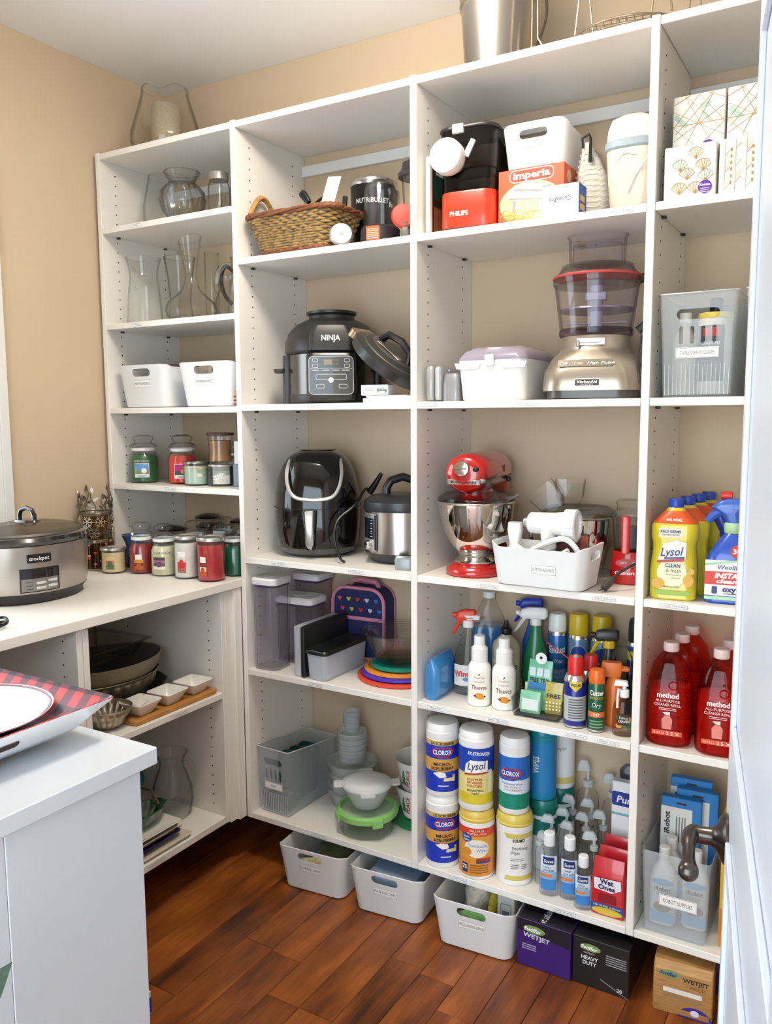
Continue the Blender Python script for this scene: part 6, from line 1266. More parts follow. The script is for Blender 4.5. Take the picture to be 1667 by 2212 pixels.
ob = thing('orange_sprayer', 'orange pump spray bottle behind the green repellent', 'spray bottle', (.412, .105, z), .3)
add('bottle', lathe([(.022, 0), (.025, .004), (.025, .1), (.02, .12), (.012, .132)], 28), M('e2722a', .35), ob); add('spray_head', mv(loft([(.13, .045, .024, .006), (.15, .055, .026, .008), (.168, .05, .022, .008)], 4), -.008, 0, 0), M('e8762c', .35), ob); add('lever', mv(box(.03, .02, .012, .022, 0, .145, .004), 0, 0, 0), M('e8762c', .35), ob)
hs_ = thing('hand_soap', 'clear pump bottle of hand soap with an autumn leaf label', 'soap bottle', (.4525, .048, z), .25)
add('bottle', sc2(lathe([(.025, 0), (.028, .004), (.028, .06), (.025, .08), (.014, .096), (.011, .1)], 32), 1, .75, 1, 0), G('c2b6a6', .55), hs_); add('pump', J(cyl(.012, .02, 20, .098), cyl(.005, .014, 12, .118), mv(loft([(.128, .036, .016, .005), (.14, .03, .014, .006)], 4), -.008, 0, 0), tube([(-.014, -.006, .12), (-.016, -.016, .1), (-.016, -.02, .075)], .003, 6)), M('efeeec', .35), hs_)
sfl = lambda u, v, off: (lambda a: ((.028 + off) * sin(a), -(.028 + off) * .75 * cos(a), v))(u / .027)
prt(hs_, 'leaf_print', [dec(El(-.012, .028, .008, .006), sfl, .0006), dec(El(.012, .045, .006, .009), sfl, .0006)], M('d88a3c', .5)); prt(hs_, 'leaf_print', [dec(El(.012, .03, .008, .007), sfl, .0006), dec(El(-.014, .05, .005, .007), sfl, .0006)], M('2f6a3c', .5)); prt(hs_, 'paper_label', dec(Rc(-.015, .013, .03, .058), sfl, .0009), M('2b2a24', .5)); prt(hs_, 'lettering', let('Falling', sfl, 0, .047, .006, .02, off=.0014), M('f2ece0', .5)); prt(hs_, 'lettering', let('LEAVES', sfl, 0, .038, .006, .024, bold=.02, off=.0014), M('f2ece0', .5))
rd = can('insect_killer', 'insect killer can with a black cap by the divider', .4435, .225, .031, .262, '1d3d8c', '1b1c1c', .06, .25, bands=[(.15, .175, 'c9b83a'), (.03, .11, '1f3a24')]); prt(rd, 'lettering', let('20%', round_(.031), .005, .154, .014, .03, bold=.03, off=.0008), INK); prt(rd, 'lettering', let('Raid', round_(.031), .005, .08, .02, .045, bold=.03, off=.0008), M('d8c43a', .4))
solo('yellow_topped_can', 'can with an olive yellow cap in the back corner by the divider', 'spray can', J(cyl(.029, .2, 28), lathe([(.027, .2), (.028, .204), (.026, .245), (.0005, .255)], 28)), M('a8a02a', .4), (.4475, .305, z))
yt = thing('yellow_trigger_bottle', 'dark bottle with a yellow trigger behind the red-capped cans', 'spray bottle', (.37, .195, z), .3); add('bottle', lathe([(.024, 0), (.027, .004), (.027, .12), (.014, .17), (.012, .18)], 28), M('2c2a26', .3), yt); trigger(yt, .18, M('262422', .35), M('d8b92a', .35), M('d8b92a', .35), 1.1)
wt = thing('small_white_cap_bottle', 'small clear bottle with a white screw cap behind the lubricant can', 'bottle', (.302, .145, z), .3); add('bottle', lathe([(.018, 0), (.02, .004), (.02, .11), (.012, .13), (.01, .135)], 24), G('b9b4ae', .5), wt); add('cap', cyl(.0125, .018, 24, .133), M('efeeec', .4), wt)
solo('clear_packet', 'crinkled clear plastic packet standing behind the orange sprayer', 'packet', fn(loft([(0, .05, .02, .006), (.08, .056, .03, .01), (.17, .05, .026, .008), (.2, .03, .006, .002)], 5), lambda a_, b_, c_: (a_ + .004 * sin(c_ * 90 + b_ * 200), b_ + .005 * sin(c_ * 70 + a_ * 150), c_)), G('d4dcdc', .45, .05), (.418, .152, z), .1, ang=80)

# ---- wipes and sanitizer shelf
z = RB + .0006
def canister(label, x, y, zz, R_, H, a, body='f2f1ee', lid='f0efec', bands=(), group='wipe canisters', squeeze=.0, lidH=.045):
    t = thing('wipes_canister', label, 'canister', (x, y, zz), a, group)
    Rf = (lambda v: R_ * (1 - squeeze * sin(pi * min(1, max(0, v / (H - lidH))))))
    zs_ = [0.004 + (H - lidH - .006) * k / 10 for k in range(11)]
    add('body', lathe([(R_ * .95, 0)] + [(Rf(q), q) for q in zs_] + [(R_ * .9, H - lidH + .004)], 40), M(body, .35), t)
    add('lid', lathe([(R_ * 1.0, H - lidH), (R_ * 1.01, H - lidH + .003), (R_ * 1.01, H - .026), (R_ * .97, H - .024), (R_ * .97, H - .01), (R_ * .88, H - .002), (R_ * .6, H - .0002), (.0005, H - .0002)], 40), M(lid, .3), t)
    sfc = round_(Rf)
    for kb, (v0, v1, c_) in enumerate(bands): prt(t, 'label_wrap', dec(Rc(-R_ * 2.6, R_ * 2.6, v0, v1), sfc, .0003 + .0002 * kb, 24), M(c_, .35))
    return t, sfc
def tx(t, sfc, s, u, v, h, w2, c_, **kw): prt(t, 'lettering', let(s, sfc, u, v, h, w2, off=kw.pop('off', .0016), **kw), M(c_, .45))
def clx_badge(t, sfc, u, v, s=1.):
    hexa = lambda k: [(u - .034 * k * s, v), (u - .02 * k * s, v + .014 * k * s), (u + .022 * k * s, v + .015 * k * s), (u + .036 * k * s, v + .002), (u + .018 * k * s, v - .015 * k * s), (u - .022 * k * s, v - .013 * k * s)]
    prt(t, 'badge', dec(hexa(1.), sfc, .0008), M('c23428', .4)); prt(t, 'badge', dec(hexa(.78), sfc, .0011), M('1f3aa8', .4)); tx(t, sfc, 'CLOROX', u, v - .006 * s, .0135 * s, .054 * s, 'f6f6f4', bold=.03, off=.0016)
for k, (zz, nm, a) in enumerate(((z, 'lower', .62), (z + .2145, 'upper', .45))):
    t, sfc = canister('blue and gold scrubbing wipes canister, %s of the two by the divider' % nm, -.066, .056, zz, .0485, .214, a, bands=[(.016, .165, '1f3ab8'), (.152, .166, 'd2b468'), (.076, .113, 'd9a24c')])
    tx(t, sfc, '2X SCRUBBIER', .0, .155, .0085, .07, '1d1d22', bold=.02); clx_badge(t, sfc, 0, .133); tx(t, sfc, 'MICRO-', .0, .094, .0095, .05, '2a1a18', bold=.03, rot=.04); tx(t, sfc, 'SCRUBBERS', .0, .081, .0095, .066, '2a1a18', bold=.03, rot=.04)
    prt(t, 'cloth_picture', [dec([(-.028, .07), (-.01, .076), (.008, .074), (.012, .06), (-.008, .058)], sfc, .001)], M('f2f0ec', .5)); prt(t, 'print', [dec(Rc(.004, .034, .048, .058), sfc, .0012), dec(Rc(.03, .038, .046, .066), sfc, .0014)], M('e6d8a8', .5)); prt(t, 'print', [dec(Rc(-.012, .018, .032, .036), sfc, .001)], M('c9d0ea', .5))
t, sfc = canister('yellow-topped orange disinfecting wipes canister on the bottom row', .0455, .053, z, .0505, .2, .42, lid='dfc05a', bands=[(.01, .152, 'e2a238'), (.128, .152, 'd8472c'), (.01, .06, 'e2913a')], lidH=.034)
prt(t, 'print', dec(El(.0, .092, .036, .027), sfc, .0008), M('f3e9da', .5)); prt(t, 'badge', dec(El(-.03, .122, .016, .013), sfc, .001), M('234a9c', .4)); tx(t, sfc, 'Great', -.03, .123, .006, .02, 'f2f4f8', bold=.02); tx(t, sfc, 'Value', -.03, .114, .006, .02, 'f2f4f8', bold=.02); tx(t, sfc, 'Disinfecting', .003, .097, .009, .056, '4a86c0'); tx(t, sfc, 'Wipes', .014, .083, .009, .03, '4a86c0'); prt(t, 'lemon_picture', dec(El(-.028, .082, .014, .012), sfc, .0012), M('e0943a', .4)); prt(t, 'badge', dec(Rc(-.001, .042, .055, .064), sfc, .001), M('b5342c', .4)); prt(t, 'badge', dec(Rc(-.001, .042, .049, .055), sfc, .001), M('24408c', .4)); prt(t, 'badge', dec(Rc(-.044, -.026, .018, .046), sfc, .001), M('22346c', .4)); tx(t, sfc, '75', -.035, .029, .012, .015, 'f6f4ee', bold=.03); tx(t, sfc, 'KILLS 99.9%', 0, .142, .006, .04, 'f6d8c8', bold=.02); tx(t, sfc, 'OF BACTERIA & VIRUSES', 0, .133, .005, .056, 'f6d8c8', bold=.02); prt(t, 'print', [dec(Rc(-.02, .035, .02 + .007 * k, .0225 + .007 * k), sfc, .0009) for k in range(4)], M('7a4a1c', .5))
t, sfc = canister('blue and yellow lemon disinfecting wipes canister on the orange one', .042, .053, z + .2005, .0495, .228, .42, bands=[(.02, .11, 'ead98a'), (.02, .05, 'ddc838'), (.11, .182, '1f45b0')])
tx(t, sfc, '3X STRONGER', .008, .163, .0095, .064, 'f4f4f0', bold=.03, shear=.2, rot=-.05); prt(t, 'badge', dec([(-.034, .108), (.034, .113), (.034, .146), (-.016, .148), (-.03, .135)], sfc, .0009), M('f4f2ea', .5)); tx(t, sfc, 'Lysol', .002, .122, .022, .054, '1f2a6c', shear=.35, bold=.01, rot=.08); prt(t, 'badge', [dec([(-.034, .104), (.03, .11), (.03, .115), (-.034, .109)], sfc, .0012)], M('b52f2c', .4)); 
for k, s in enumerate(('KILLS 99.9%', 'OF VIRUSES', '& BACTERIA')): tx(t, sfc, s, -.004, .09 - .0095 * k, .007, .042, 'b8403c', bold=.02)
tx(t, sfc, 'DISINFECTING', -.002, .058, .006, .046, '2f5a3c', bold=.02); tx(t, sfc, 'WIPES', -.002, .049, .006, .022, '2f5a3c', bold=.02); prt(t, 'print', [dec(Rc(.036, .05, .052, .118), sfc, .0007)], M('f2ecc8', .5)); prt(t, 'lemon_picture', [dec(El(-.036, .045, .01, .009), sfc, .001)], M('e0c02a', .4)); prt(t, 'print', dec(Rc(.034, .052, .125, .145), sfc, .001), M('2a3a8c', .4))
t, sfc = canister('plain white and gold disinfecting wipes canister on the bottom row', .15, .078, z, .0515, .202, .38, lid='d8c25e', squeeze=.05, lidH=.032)
tx(t, sfc, 'SOLIMO', .012, .128, .0095, .034, '2a2a2a', bold=.03); tx(t, sfc, 'Disinfecting', .016, .105, .01, .044, '4a4844'); tx(t, sfc, 'Wipes', .002, .092, .01, .024, '4a4844'); prt(t, 'zigzag', [dec([(-.03 + .018 * k, .152), (-.012 + .018 * k, .152), (-.004 + .018 * k, .138), (-.022 + .018 * k, .138)], sfc, .0006) for k in range(5)] + [dec([(-.03 + .018 * k, .016), (-.012 + .018 * k, .016), (-.004 + .018 * k, .03), (-.022 + .018 * k, .03)], sfc, .0006) for k in range(5)], M('d8c464', .45)); prt(t, 'print', [dec(Rc(-.01, .025, .078 - .005 * k, .0795 - .005 * k), sfc, .0006) for k in range(2)] + [dec(Rc(-.01, .012, .06 - .005 * k, .062 - .005 * k), sfc, .0006) for k in range(3)] + [dec(Rc(.02, .036, .06 - .005 * k, .062 - .005 * k), sfc, .0006) for k in range(3)], M('5c5a56', .5))
t, sfc = canister('blue to green fresh scent wipes canister on the plain white one', .147, .078, z + .2025, .0425, .218, .38, bands=[(.016, .1, 'dfe9f2'), (.016, .06, '14866c'), (.1, .165, '2a6fc8')])
prt(t, 'badge', dec([(-.05, .118), (-.02, .135), (.03, .13), (.034, .112), (.0, .098), (-.05, .096)], sfc, .0007), M('2456b4', .4)); clx_badge(t, sfc, -.012, .118, .95); tx(t, sfc, 'Disinfecting Wipes', -.006, .086, .0065, .06, '2c4c9c'); tx(t, sfc, 'Kills 99.9% of', -.004, .077, .0055, .046, 'a83a3c'); tx(t, sfc, 'Viruses & Bacteria', -.004, .069, .0055, .05, 'a83a3c')
def back_can(label, x, y, zz, R_, H, body, lid, bands): canister(label, x, y, zz, R_, H, .35, body, lid, bands, 'wipe canisters')
back_can('teal lidded white canister in the back row, lower left', .192, .19, z, .042, .205, 'eeeeea', '14766c', [(.02, .1, 'e6e8e4'), (.1, .15, '1d7a70')])
back_can('teal lidded white canister at the very back, lower right', .208, .29, z, .044, .205, 'eeeeea', '14766c', [(.1, .15, '1d7a70')])
t, sfc = canister('all teal blue wipes canister stacked in the back row', .188, .19, z + .2055, .04, .212, .35, '1f88b4', '1f8ca0', [(.02, .17, '2a86c0')]); tx(t, sfc, 'WIPES', -.01, .105, .018, .05, 'eef6fa', bold=.02, rot=pi / 2)
t, sfc = canister('tall plain white and gold wipes canister stacked at the back', .208, .29, z + .2055, .042, .212, .35, lid='efeeea'); prt(t, 'zigzag', [dec(Rc(-.05, .05, .016, .036), sfc, .0006)], M('d8c878', .45)); tx(t, sfc, 'wipes', .0, .12, .009, .03, '5a5a58')
def suave(label, x, y, h, R_):
    t = thing('sanitizer_bottle', label, 'sanitizer', (x, y, z), .25, 'small clear hand sanitizers')
    add('bottle', sc2(lathe([(R_ * .93, 0), (R_, .003), (R_, h * .68), (R_ * .9, h * .75), (R_ * .5, h * .79), (R_ * .48, h * .8)], 32), 1, .72, 1, 0), G('d2deea', .6), t)
    add('cap', lathe([(R_ * .58, h * .8), (R_ * .6, h * .81), (R_ * .58, h * .985), (R_ * .5, h), (.0005, h)], 28), M('f2f3f4', .35), t)
    s = lambda u, v, off: (lambda a: ((R_ + off) * sin(a), -(R_ + off) * .72 * cos(a), v))(u / R_)
    prt(t, 'label_wrap', dec(Rc(-R_ * .95, R_ * .95, h * .1, h * .28), s, .0004), M('3f86cc', .35)); prt(t, 'label_wrap', dec(Rc(-R_ * .95, R_ * .95, h * .28, h * .4), s, .0004), M('8fb9e2', .35)); prt(t, 'label_wrap', dec(Rc(-R_ * .95, R_ * .95, h * .4, h * .66), s, .0004), M('dce8f2', .35))
    prt(t, 'badge', dec(RRc(-R_ * .62, R_ * .62, h * .52, h * .64, .003), s, .0008), M('1f2f6c', .4)); tx(t, s, 'Suave', 0, h * .55, .009, R_ * 1.0, 'f2f4f8', bold=.02, shear=.15, off=.0012); tx(t, s, 'HAND', -R_ * .15, h * .46, .0055, R_ * .7, '34507c', bold=.02); tx(t, s, 'SANITIZER', 0, h * .41, .0055, R_ * 1.2, '34507c', bold=.02); prt(t, 'badge', dec(RRc(-R_ * .9, R_ * .4, h * .31, h * .36, .003), s, .0009), M('e8823a', .4))
suave('clear blue-labelled hand sanitizer, leftmost of the front three', .262, .05, .175, .0255); suave('clear blue-labelled hand sanitizer, middle of the front three', .316, .06, .172, .0255); suave('clear blue-labelled hand sanitizer, lowest and rightmost of the front three', .3625, .032, .145, .023)
def pump(label, x, y, R_, h, rot, text=None, nm='pump_bottle'):
    t = thing(nm, label, 'pump bottle', (x, y, z), rot, 'clear pump bottles of gel')
    add('bottle', sc2(lathe([(R_ * .92, 0), (R_, .003), (R_, h * .58), (R_ * .85, h * .66), (R_ * .42, h * .71), (R_ * .4, h * .74)], 28), 1, .75, 1, 0), G('cdd6d8', .5), t)
    add('pump', J(cyl(max(R_ * .5, .011), h * .07, 20, h * .72), cyl(.0045, h * .12, 12, h * .79), mv(loft([(h * .89, .04, .016, .006), (h * .95, .034, .014, .006), (h, .02, .01, .004)], 4), -.012, 0, 0)), F('e4e8e8', .5), t)
    if text: prt(t, 'lettering', let(text, round_(R_), 0, h * .32, .011, .045, bold=.03), M('3a3f44', .5))
    return t
pump('clear tall flip-cap gel bottle in front of the teal lidded canister', .2225, .085, .015, .155, 2.6)
pump('clear pump bottle right behind the leftmost front sanitizer', .245, .115, .021, .19, .1); pump('clear pump bottle behind the middle front sanitizer', .298, .12, .021, .18, -.1)
pump('clear pump bottle third row, left', .268, .175, .022, .19, .2); pump('clear pump bottle third row, middle', .322, .182, .022, .185, 0); pump('small white pump bottle beside the lowest front sanitizer', .372, .092, .018, .185, .3)
pump('clear pump bottle fourth row, left', .264, .24, .023, .2, 0); pump('clear pump bottle fourth row, middle', .318, .245, .023, .2, .2); pump('clear pump bottle fourth row beside the white box', .366, .2, .019, .195, .1)
pump('large clear pump bottle of gel at the back left', .285, .313, .033, .285, .3, 'germ-x'); pump('large clear pump bottle of gel at the back right', .36, .313, .03, .26, .3)
pu = thing('sanitizer_carton', 'tall white hand sanitizer carton against the divider', 'carton', (.435, .22, z), .0)
add('carton', box(.085, .08, .3), M('eceae8', .45), pu); s = plane(.04); prt(pu, 'badge', dec(RRc(-.042, .042, .232, .272, .006), s, .0003), M('23378c', .4)); tx(pu, s, 'Purell', .004, .242, .02, .066, 'f4f4f2', bold=.02, shear=.15, off=.0008); prt(pu, 'print', dec(Rc(-.042, .042, .205, .212), s, .0003, 2), M('7fb0b8', .4)); tx(pu, s, 'HAND SANITIZER', .0, .06, .0085, .076, '34343a', off=.0006); prt(pu, 'print', dec(Rc(-.042, .042, .0, .03), s, .0003, 2), M('8a6a44', .5))
solo('pump_pack', 'clear wrapped pump lying on top of the white carton', 'pump', loft([(0, .05, .03, .008), (.02, .054, .034, .01), (.035, .03, .02, .008)], 4), G('8f8fb0', .5), (.43, .22, z + .3005), .1)
for k, (y, nm) in enumerate(((.04, 'front'), (.088, 'second'), (.136, 'rearmost'))):
    t = thing('wet_wipes_pouch', 'red standing pouch of hand wipes, %s of the row' % nm, 'pouch', (.4295, y, z + .0006), .0, 'red hand wipe pouches')
    add('pouch', loft([(0, .085, .034, .006), (.008, .088, .036, .008), (.09, .086, .034, .008), (.128 + .008 * k, .08, .014, .003), (.15 + .008 * k, .078, .003, .001)], 4), M('c4232a', .25, coat=.5), t)
    s = plane(.0182); prt(t, 'print', dec(Rc(-.042, .042, .008, .032), s, .0004, 4), M('1f4f9c', .35)); prt(t, 'print', dec(El(0, .0125, .04, .01), s, .0006), M('d0b23a', .4)); prt(t, 'badge', dec([(-.036, .1), (.034, .104), (.036, .08), (.012, .066), (-.034, .07)], s, .0005), M('e6e2ea', .4))
    tx(t, s, 'Wet', -.002, .087, .014, .036, '2a2450', bold=.04, off=.001); tx(t, s, 'Ones', -.002, .072, .013, .044, '2a2450', bold=.04, off=.001); prt(t, 'print', dec(RRc(-.024, .024, .036, .06, .004), s, .0005), M('8a1c24', .35)); tx(t, s, 'Kills 99.99% of Germs', 0, .024, .005, .07, 'e6e0b8', bold=.02, off=.001)
solo('clear_wrap', 'crumpled clear plastic wrap beside the red pouches', 'wrap', fn(ball(.014, .02, .06, 18, 10), lambda a_, b_, c_: (a_ * (1 + .3 * sin(c_ * 60)), b_ * (1 + .25 * sin(c_ * 80 + a_ * 90)), c_ + .068)), G('d0d4d6', .5, .05), (.379, .15, z), 0, ang=80)

# ---- cartons on the floor
sw = thing('mop_pad_carton', 'purple and black mop pad carton on the floor', 'carton', (.28, .105, .0006), .0)
add('carton', box(.148, .28, .133), M('3a1c6a', .4), sw); s = plane(.14); prt(sw, 'print', dec([(-.073, .1), (.073, .085), (.073, .132), (-.073, .132)], s, .0003, 4), M('1a1624', .4)); prt(sw, 'top_print', dec(Rc(-.072, .072, -.138, .138), flat(.133), .0003, 2), M('1a1820', .4))
def swiff(t, s, u, v, k=1., col='f2f2ee'):
    prt(t, 'badge', dec(El(u + .004 * k, v + .004 * k, .03 * k, .011 * k), s, .0006), M('7f9a5c', .4)); tx(t, s, 'Swiffer', u, v - .002 * k, .011 * k, .05 * k, col, bold=.03, shear=.2, rot=-.03, off=.001)
swiff(sw, s, -.03, .105, 1.); tx(sw, s, 'WETJET', -.02, .084, .0125, .074, 'e8e4ee', bold=.02, rot=-.06, off=.001); prt(sw, 'print', [dec(Rc(-.06, -.02, .062 - .006 * k, .0645 - .006 * k), s, .0006, 3) for k in range(3)], M('b9a8cc', .5)); tx(sw, flat(.1333), 'WETJET 24', -.01, -.1, .014, .07, 'dcd8e4', bold=.02, rot=-pi / 2, off=.001)
hd_ = thing('mop_pad_carton', 'black heavy duty mop pad carton on the floor', 'carton', (.431, .11, .0006), .0)
add('carton', box(.146, .28, .131), M('16161a', .35, coat=.2), hd_); s = plane(.14); swiff(hd_, s, -.03, .104, .9); tx(hd_, s, 'WETJET', -.03, .09, .005, .03, 'd8d8da', off=.001); tx(hd_, s, 'HEAVY', -.028, .074, .0105, .044, 'eeeeec', bold=.02, off=.001); tx(hd_, s, 'DUTY', -.028, .06, .0105, .036, 'eeeeec', bold=.02, off=.001); prt(hd_, 'print', [dec(Rc(.014, .066, .1 - .006 * k, .102 - .006 * k), s, .0006, 2) for k in range(5)], M('b8b8ba', .5)); tx(hd_, s, '20', .05, .012, .01, .014, 'e4e4e2', bold=.02, off=.001); prt(hd_, 'print', dec([(.0, .03), (.072, .0), (.072, .002), (.0, .033)], s, .0006, 3), M('8f8f94', .4))
wo = thing('mop_pad_pack', 'wood-grain mop pad pack standing on the floor at the right', 'pack', (.628, .02, .0006), .07)
add('pack', loft([(0, .135, .08, .006), (.006, .14, .086, .008), (.11, .14, .08, .008), (.128, .138, .05, .004)], 4), M('b98a52', .5, var=.25, scale=25, stretch=(1, 1, 9)), wo); s = plane(.0422, 0, -.02, 0)
swiff(wo, s, -.034, .1, .85, '2c3f7c'); tx(wo, s, 'WETJET', .03, .092, .0105, .06, '3a2a1c', bold=.03, off=.001); tx(wo, s, 'WOOD', .034, .078, .008, .036, '6a4a2c', bold=.01, off=.001); prt(wo, 'pad_picture', [dec(Rc(-.045, .045, .056, .068), s, .0006, 3), dec(Rc(-.045, .045, .03, .042), s, .0006, 3)], M('e6e0d4', .5)); prt(wo, 'pad_picture', dec(Rc(-.045, .045, .042, .056), s, .0006, 3), M('a07850', .5)); prt(wo, 'badge', dec([(.03 + .04 * cos(q * pi / 14), .002 + .03 * sin(q * pi / 14)) for q in range(15)], s, .0008), M('3f2484', .4)); prt(wo, 'leaf_mark', dec(El(.03, .018, .01, .008), s, .0012), M('d8d2e4', .5)); tx(wo, s, '20', -.06, .012, .007, .012, '4a3420', off=.001)
solo('dark_pouch', 'dark purple pouch behind the wood-grain pack on the floor', 'pouch', loft([(0, .16, .08, .02), (.01, .17, .09, .025), (.1, .16, .085, .025), (.135, .12, .04, .012)], 5), M('2c1f5c', .35, coat=.3), (.645, .15, .0006), 0)

# ================================================================== FOURTH BAY
z = R1 + .0006
def tissue(label, x, y, zz, kind):
    t = thing('tissue_box', label, 'tissue box', (x, y, zz), .0, 'square tissue boxes')
    add('carton', box(.112, .112, .118, b=.002), M('ece8de', .5), t); s = plane(.056); GO = M('b08a4a', .4, .3); gs = []; 
    for ss in (s, plane(.056, -pi / 2)): pass
    if kind == 0:
        cols = ['d9cfc0', 'c4d4cc', 'd6c6ae', 'cfc4b8']
        for k, (u, v) in enumerate(((.012, .085), (-.022, .062), (.028, .058), (-.006, .042), (-.04, .03), (.034, .034), (-.022, .012), (.012, .01), (-.045, .002 + .004), (.046, .012))):
            fan = [(u + .02 * cos(pi * .18 + pi * .64 * i / 10), v + .026 * sin(pi * .18 + pi * .64 * i / 10)) for i in range(11)] + [(u, v)]
            fan = [(max(-.054, min(.054, a_)), b_) for a_, b_ in fan]
            if abs(u) > .036: continue
            prt(t, 'fan_print', dec(fan, s, .0003 + .0001 * k), M(cols[k % 4], .5)); gs += [tube([s(a_, b_, .0009 + .0001 * k) for a_, b_ in fan], .0004, 4, True)] + [tube([s(u, v, .0009 + .0001 * k), s(*fan[j], .0009 + .0001 * k)], .0003, 4) for j in (2, 4, 6, 8)] + [dec([(u - .003, v + .007), (u, v - .002), (u + .003, v + .007)], s, .0018, 2)]
        prt(t, 'gold_lines', gs, GO); prt(t, 'badge', dec(El(.034, .022, .0145), s, .0022), M('5a2a9c', .4)); tx(t, s, 'Kleenex', .034, .024, .0055, .023, 'f2eef8', bold=.03, off=.003); prt(t, 'badge_lines', [dec(Rc(.024, .044, .018 - .004 * k, .0195 - .004 * k), s, .0026, 2) for k in range(3)], M('d8ccea', .5))
    elif kind == 1:
        for k in range(5):
            u = -.044 + .022 * k; gs += [tube([s(u, .004, .0006), s(u, .114, .0006)], .0004, 4)]
            for j in range(3):
                v = .01 + .036 * j + (.012 if k % 2 else 0); 
                if k < 4: gs.append(tube([s(u, v, .0006), s(u + .011, v + .012, .0006), s(u + .022, v, .0006)], .0004, 4)); prt(t, 'chevron_print', dec([(u, v), (u + .011, v + .012), (u + .011, v + .03), (u, v + .018)], s, .0003, 2), M(('e6d8cc', 'dccabc', 'efe8e0')[(j + k) % 3], .5))
        prt(t, 'gold_lines', gs, GO); prt(t, 'gold_flecks', [dec(Rc(-.033 + .044 * k, -.029 + .044 * k, .02 + .014 * j, .027 + .014 * j), s, .0008, 2) for k in range(2) for j in range(6)], GO)
    else:
        for (a_, b_) in [((-.055, .02), (.055, .085)), ((-.055, .085), (.055, .02)), ((-.055, .05), (.0, .116)), ((0, .116), (.055, .05)), ((-.055, .05), (0, .0)), ((0, 0), (.055, .05)), ((-.055, .053), (.055, .053)), ((-.03, .003), (.03, .115)), ((.03, .003), (-.03, .115)), ((-.055, .1), (-.02, .116)), ((.055, .1), (.02, .116)), ((-.05, .035), (.03, .116)), ((.05, .035), (-.03, .116))]: gs.append(tube([s(*a_, .0006), s(*b_, .0006)], .0006, 4))
        prt(t, 'gold_lines', gs, GO); prt(t, 'triangle_print', [dec([(-.05, .08), (-.02, .053), (-.03, .045), (-.054, .07)], s, .0003, 2), dec([(.0, .095), (.03, .098), (.022, .085), (.005, .082)], s, .0003, 2), dec([(.005, .08), (.015, .078), (.03, .053), (.02, .053)], s, .0003, 2)], M('a9c2b6', .5)); prt(t, 'triangle_print', [dec([(-.01, .05), (.01, .05), (0, .07)], s, .0003, 2), dec([(.034, .053), (.054, .053), (.05, .08)], s, .0003, 2)], M('d8d0c2', .5)); prt(t, 'badge', dec([(.022 + .013 * cos(q * pi / 12), .001 + .013 * sin(q * pi / 12)) for q in range(13)], s, .0012), M('5a2a9c', .4))
    return t
tissue('tissue box with art deco fans, lower left of four', .574, .072, z, 0); tissue('tissue box with pale chevrons, lower right of four', .692, .072, z, 1)
tissue('tissue box with triangle pattern, stacked upper left', .583, .105, z + .1186, 2); tissue('tissue box with triangle pattern, stacked upper right', .7, .105, z + .1186, 2)
solo('tissue_box', 'plain tissue box behind the fan-patterned one', 'tissue box', box(.112, .112, .118), M('ddd6c8', .5), (.578, .19, z), 0); solo('tissue_box', 'plain tissue box behind the chevron-patterned one', 'tissue box', box(.112, .112, .118), M('ddd6c8', .5), (.694, .19, z), 0)

z = R2 + .0006
clear_bin('slotted_bin', 'clear slotted bin of stone and steel cleaners', (.603, .16, z), .0, .172, .29, .236, 'STAINLESS/GRANITE CLEANER', .075, notch=False)
clear_bin('slotted_bin', 'clear slotted bin half hidden by the open door', (.79, .16, z), .0, .172, .29, .238, 'CLEANERS', .05, notch=False)
t = thing('cleaner_canister', 'grey steel-cleaner canister with yellow rim inside the clear bin', 'canister', (.625, .115, z + .0075), .2); add('body', lathe([(.036, 0), (.038, .004), (.038, .175), (.036, .18)], 32), M('d6d2ca', .4), t); add('cap_rim', lathe([(.0385, .176), (.0395, .18), (.038, .19), (.0005, .19)], 32), M('d8c45a', .4), t); prt(t, 'paper_label', dec(Rc(-.05, .02, .03, .16), round_(.038), .0005), M('4a4e56', .5)); prt(t, 'paper_label', dec(Rc(-.03, .012, .135, .155), round_(.038), .0008), M('b8453c', .5)); tx(t, round_(.038), 'STAINLESS', -.01, .115, .008, .04, 'e8e8e6', bold=.02); tx(t, round_(.038), 'STEEL', -.01, .1, .008, .026, 'e8e8e6', bold=.02)
t = thing('cleaner_bottle', 'cream bottle inside the clear bin at the left', 'bottle', (.56, .1, z + .0075), .2); add('bottle', lathe([(.026, 0), (.028, .004), (.028, .13), (.012, .16), (.011, .17)], 28), M('c9c2b4', .4), t); add('cap', cyl(.014, .025, 20, .168), M('efeeea', .4), t)
for x in (.64, .71): solo('black_clip', 'black plastic clip cap at the rear of the clear bin, %s' % ('left' if x < .7 else 'right'), 'clip', box(.035, .012, .255, b=.003), BLACK, (x - .02, .322, z), 0) if False else None
solo('black_cap_bottle', 'dark bottle with a black cap at the rear of the clear bin', 'bottle', J(cyl(.025, .2, 24), cyl(.016, .045, 20, .2)), M('23211f', .4), (.6, .27, z + .0075))

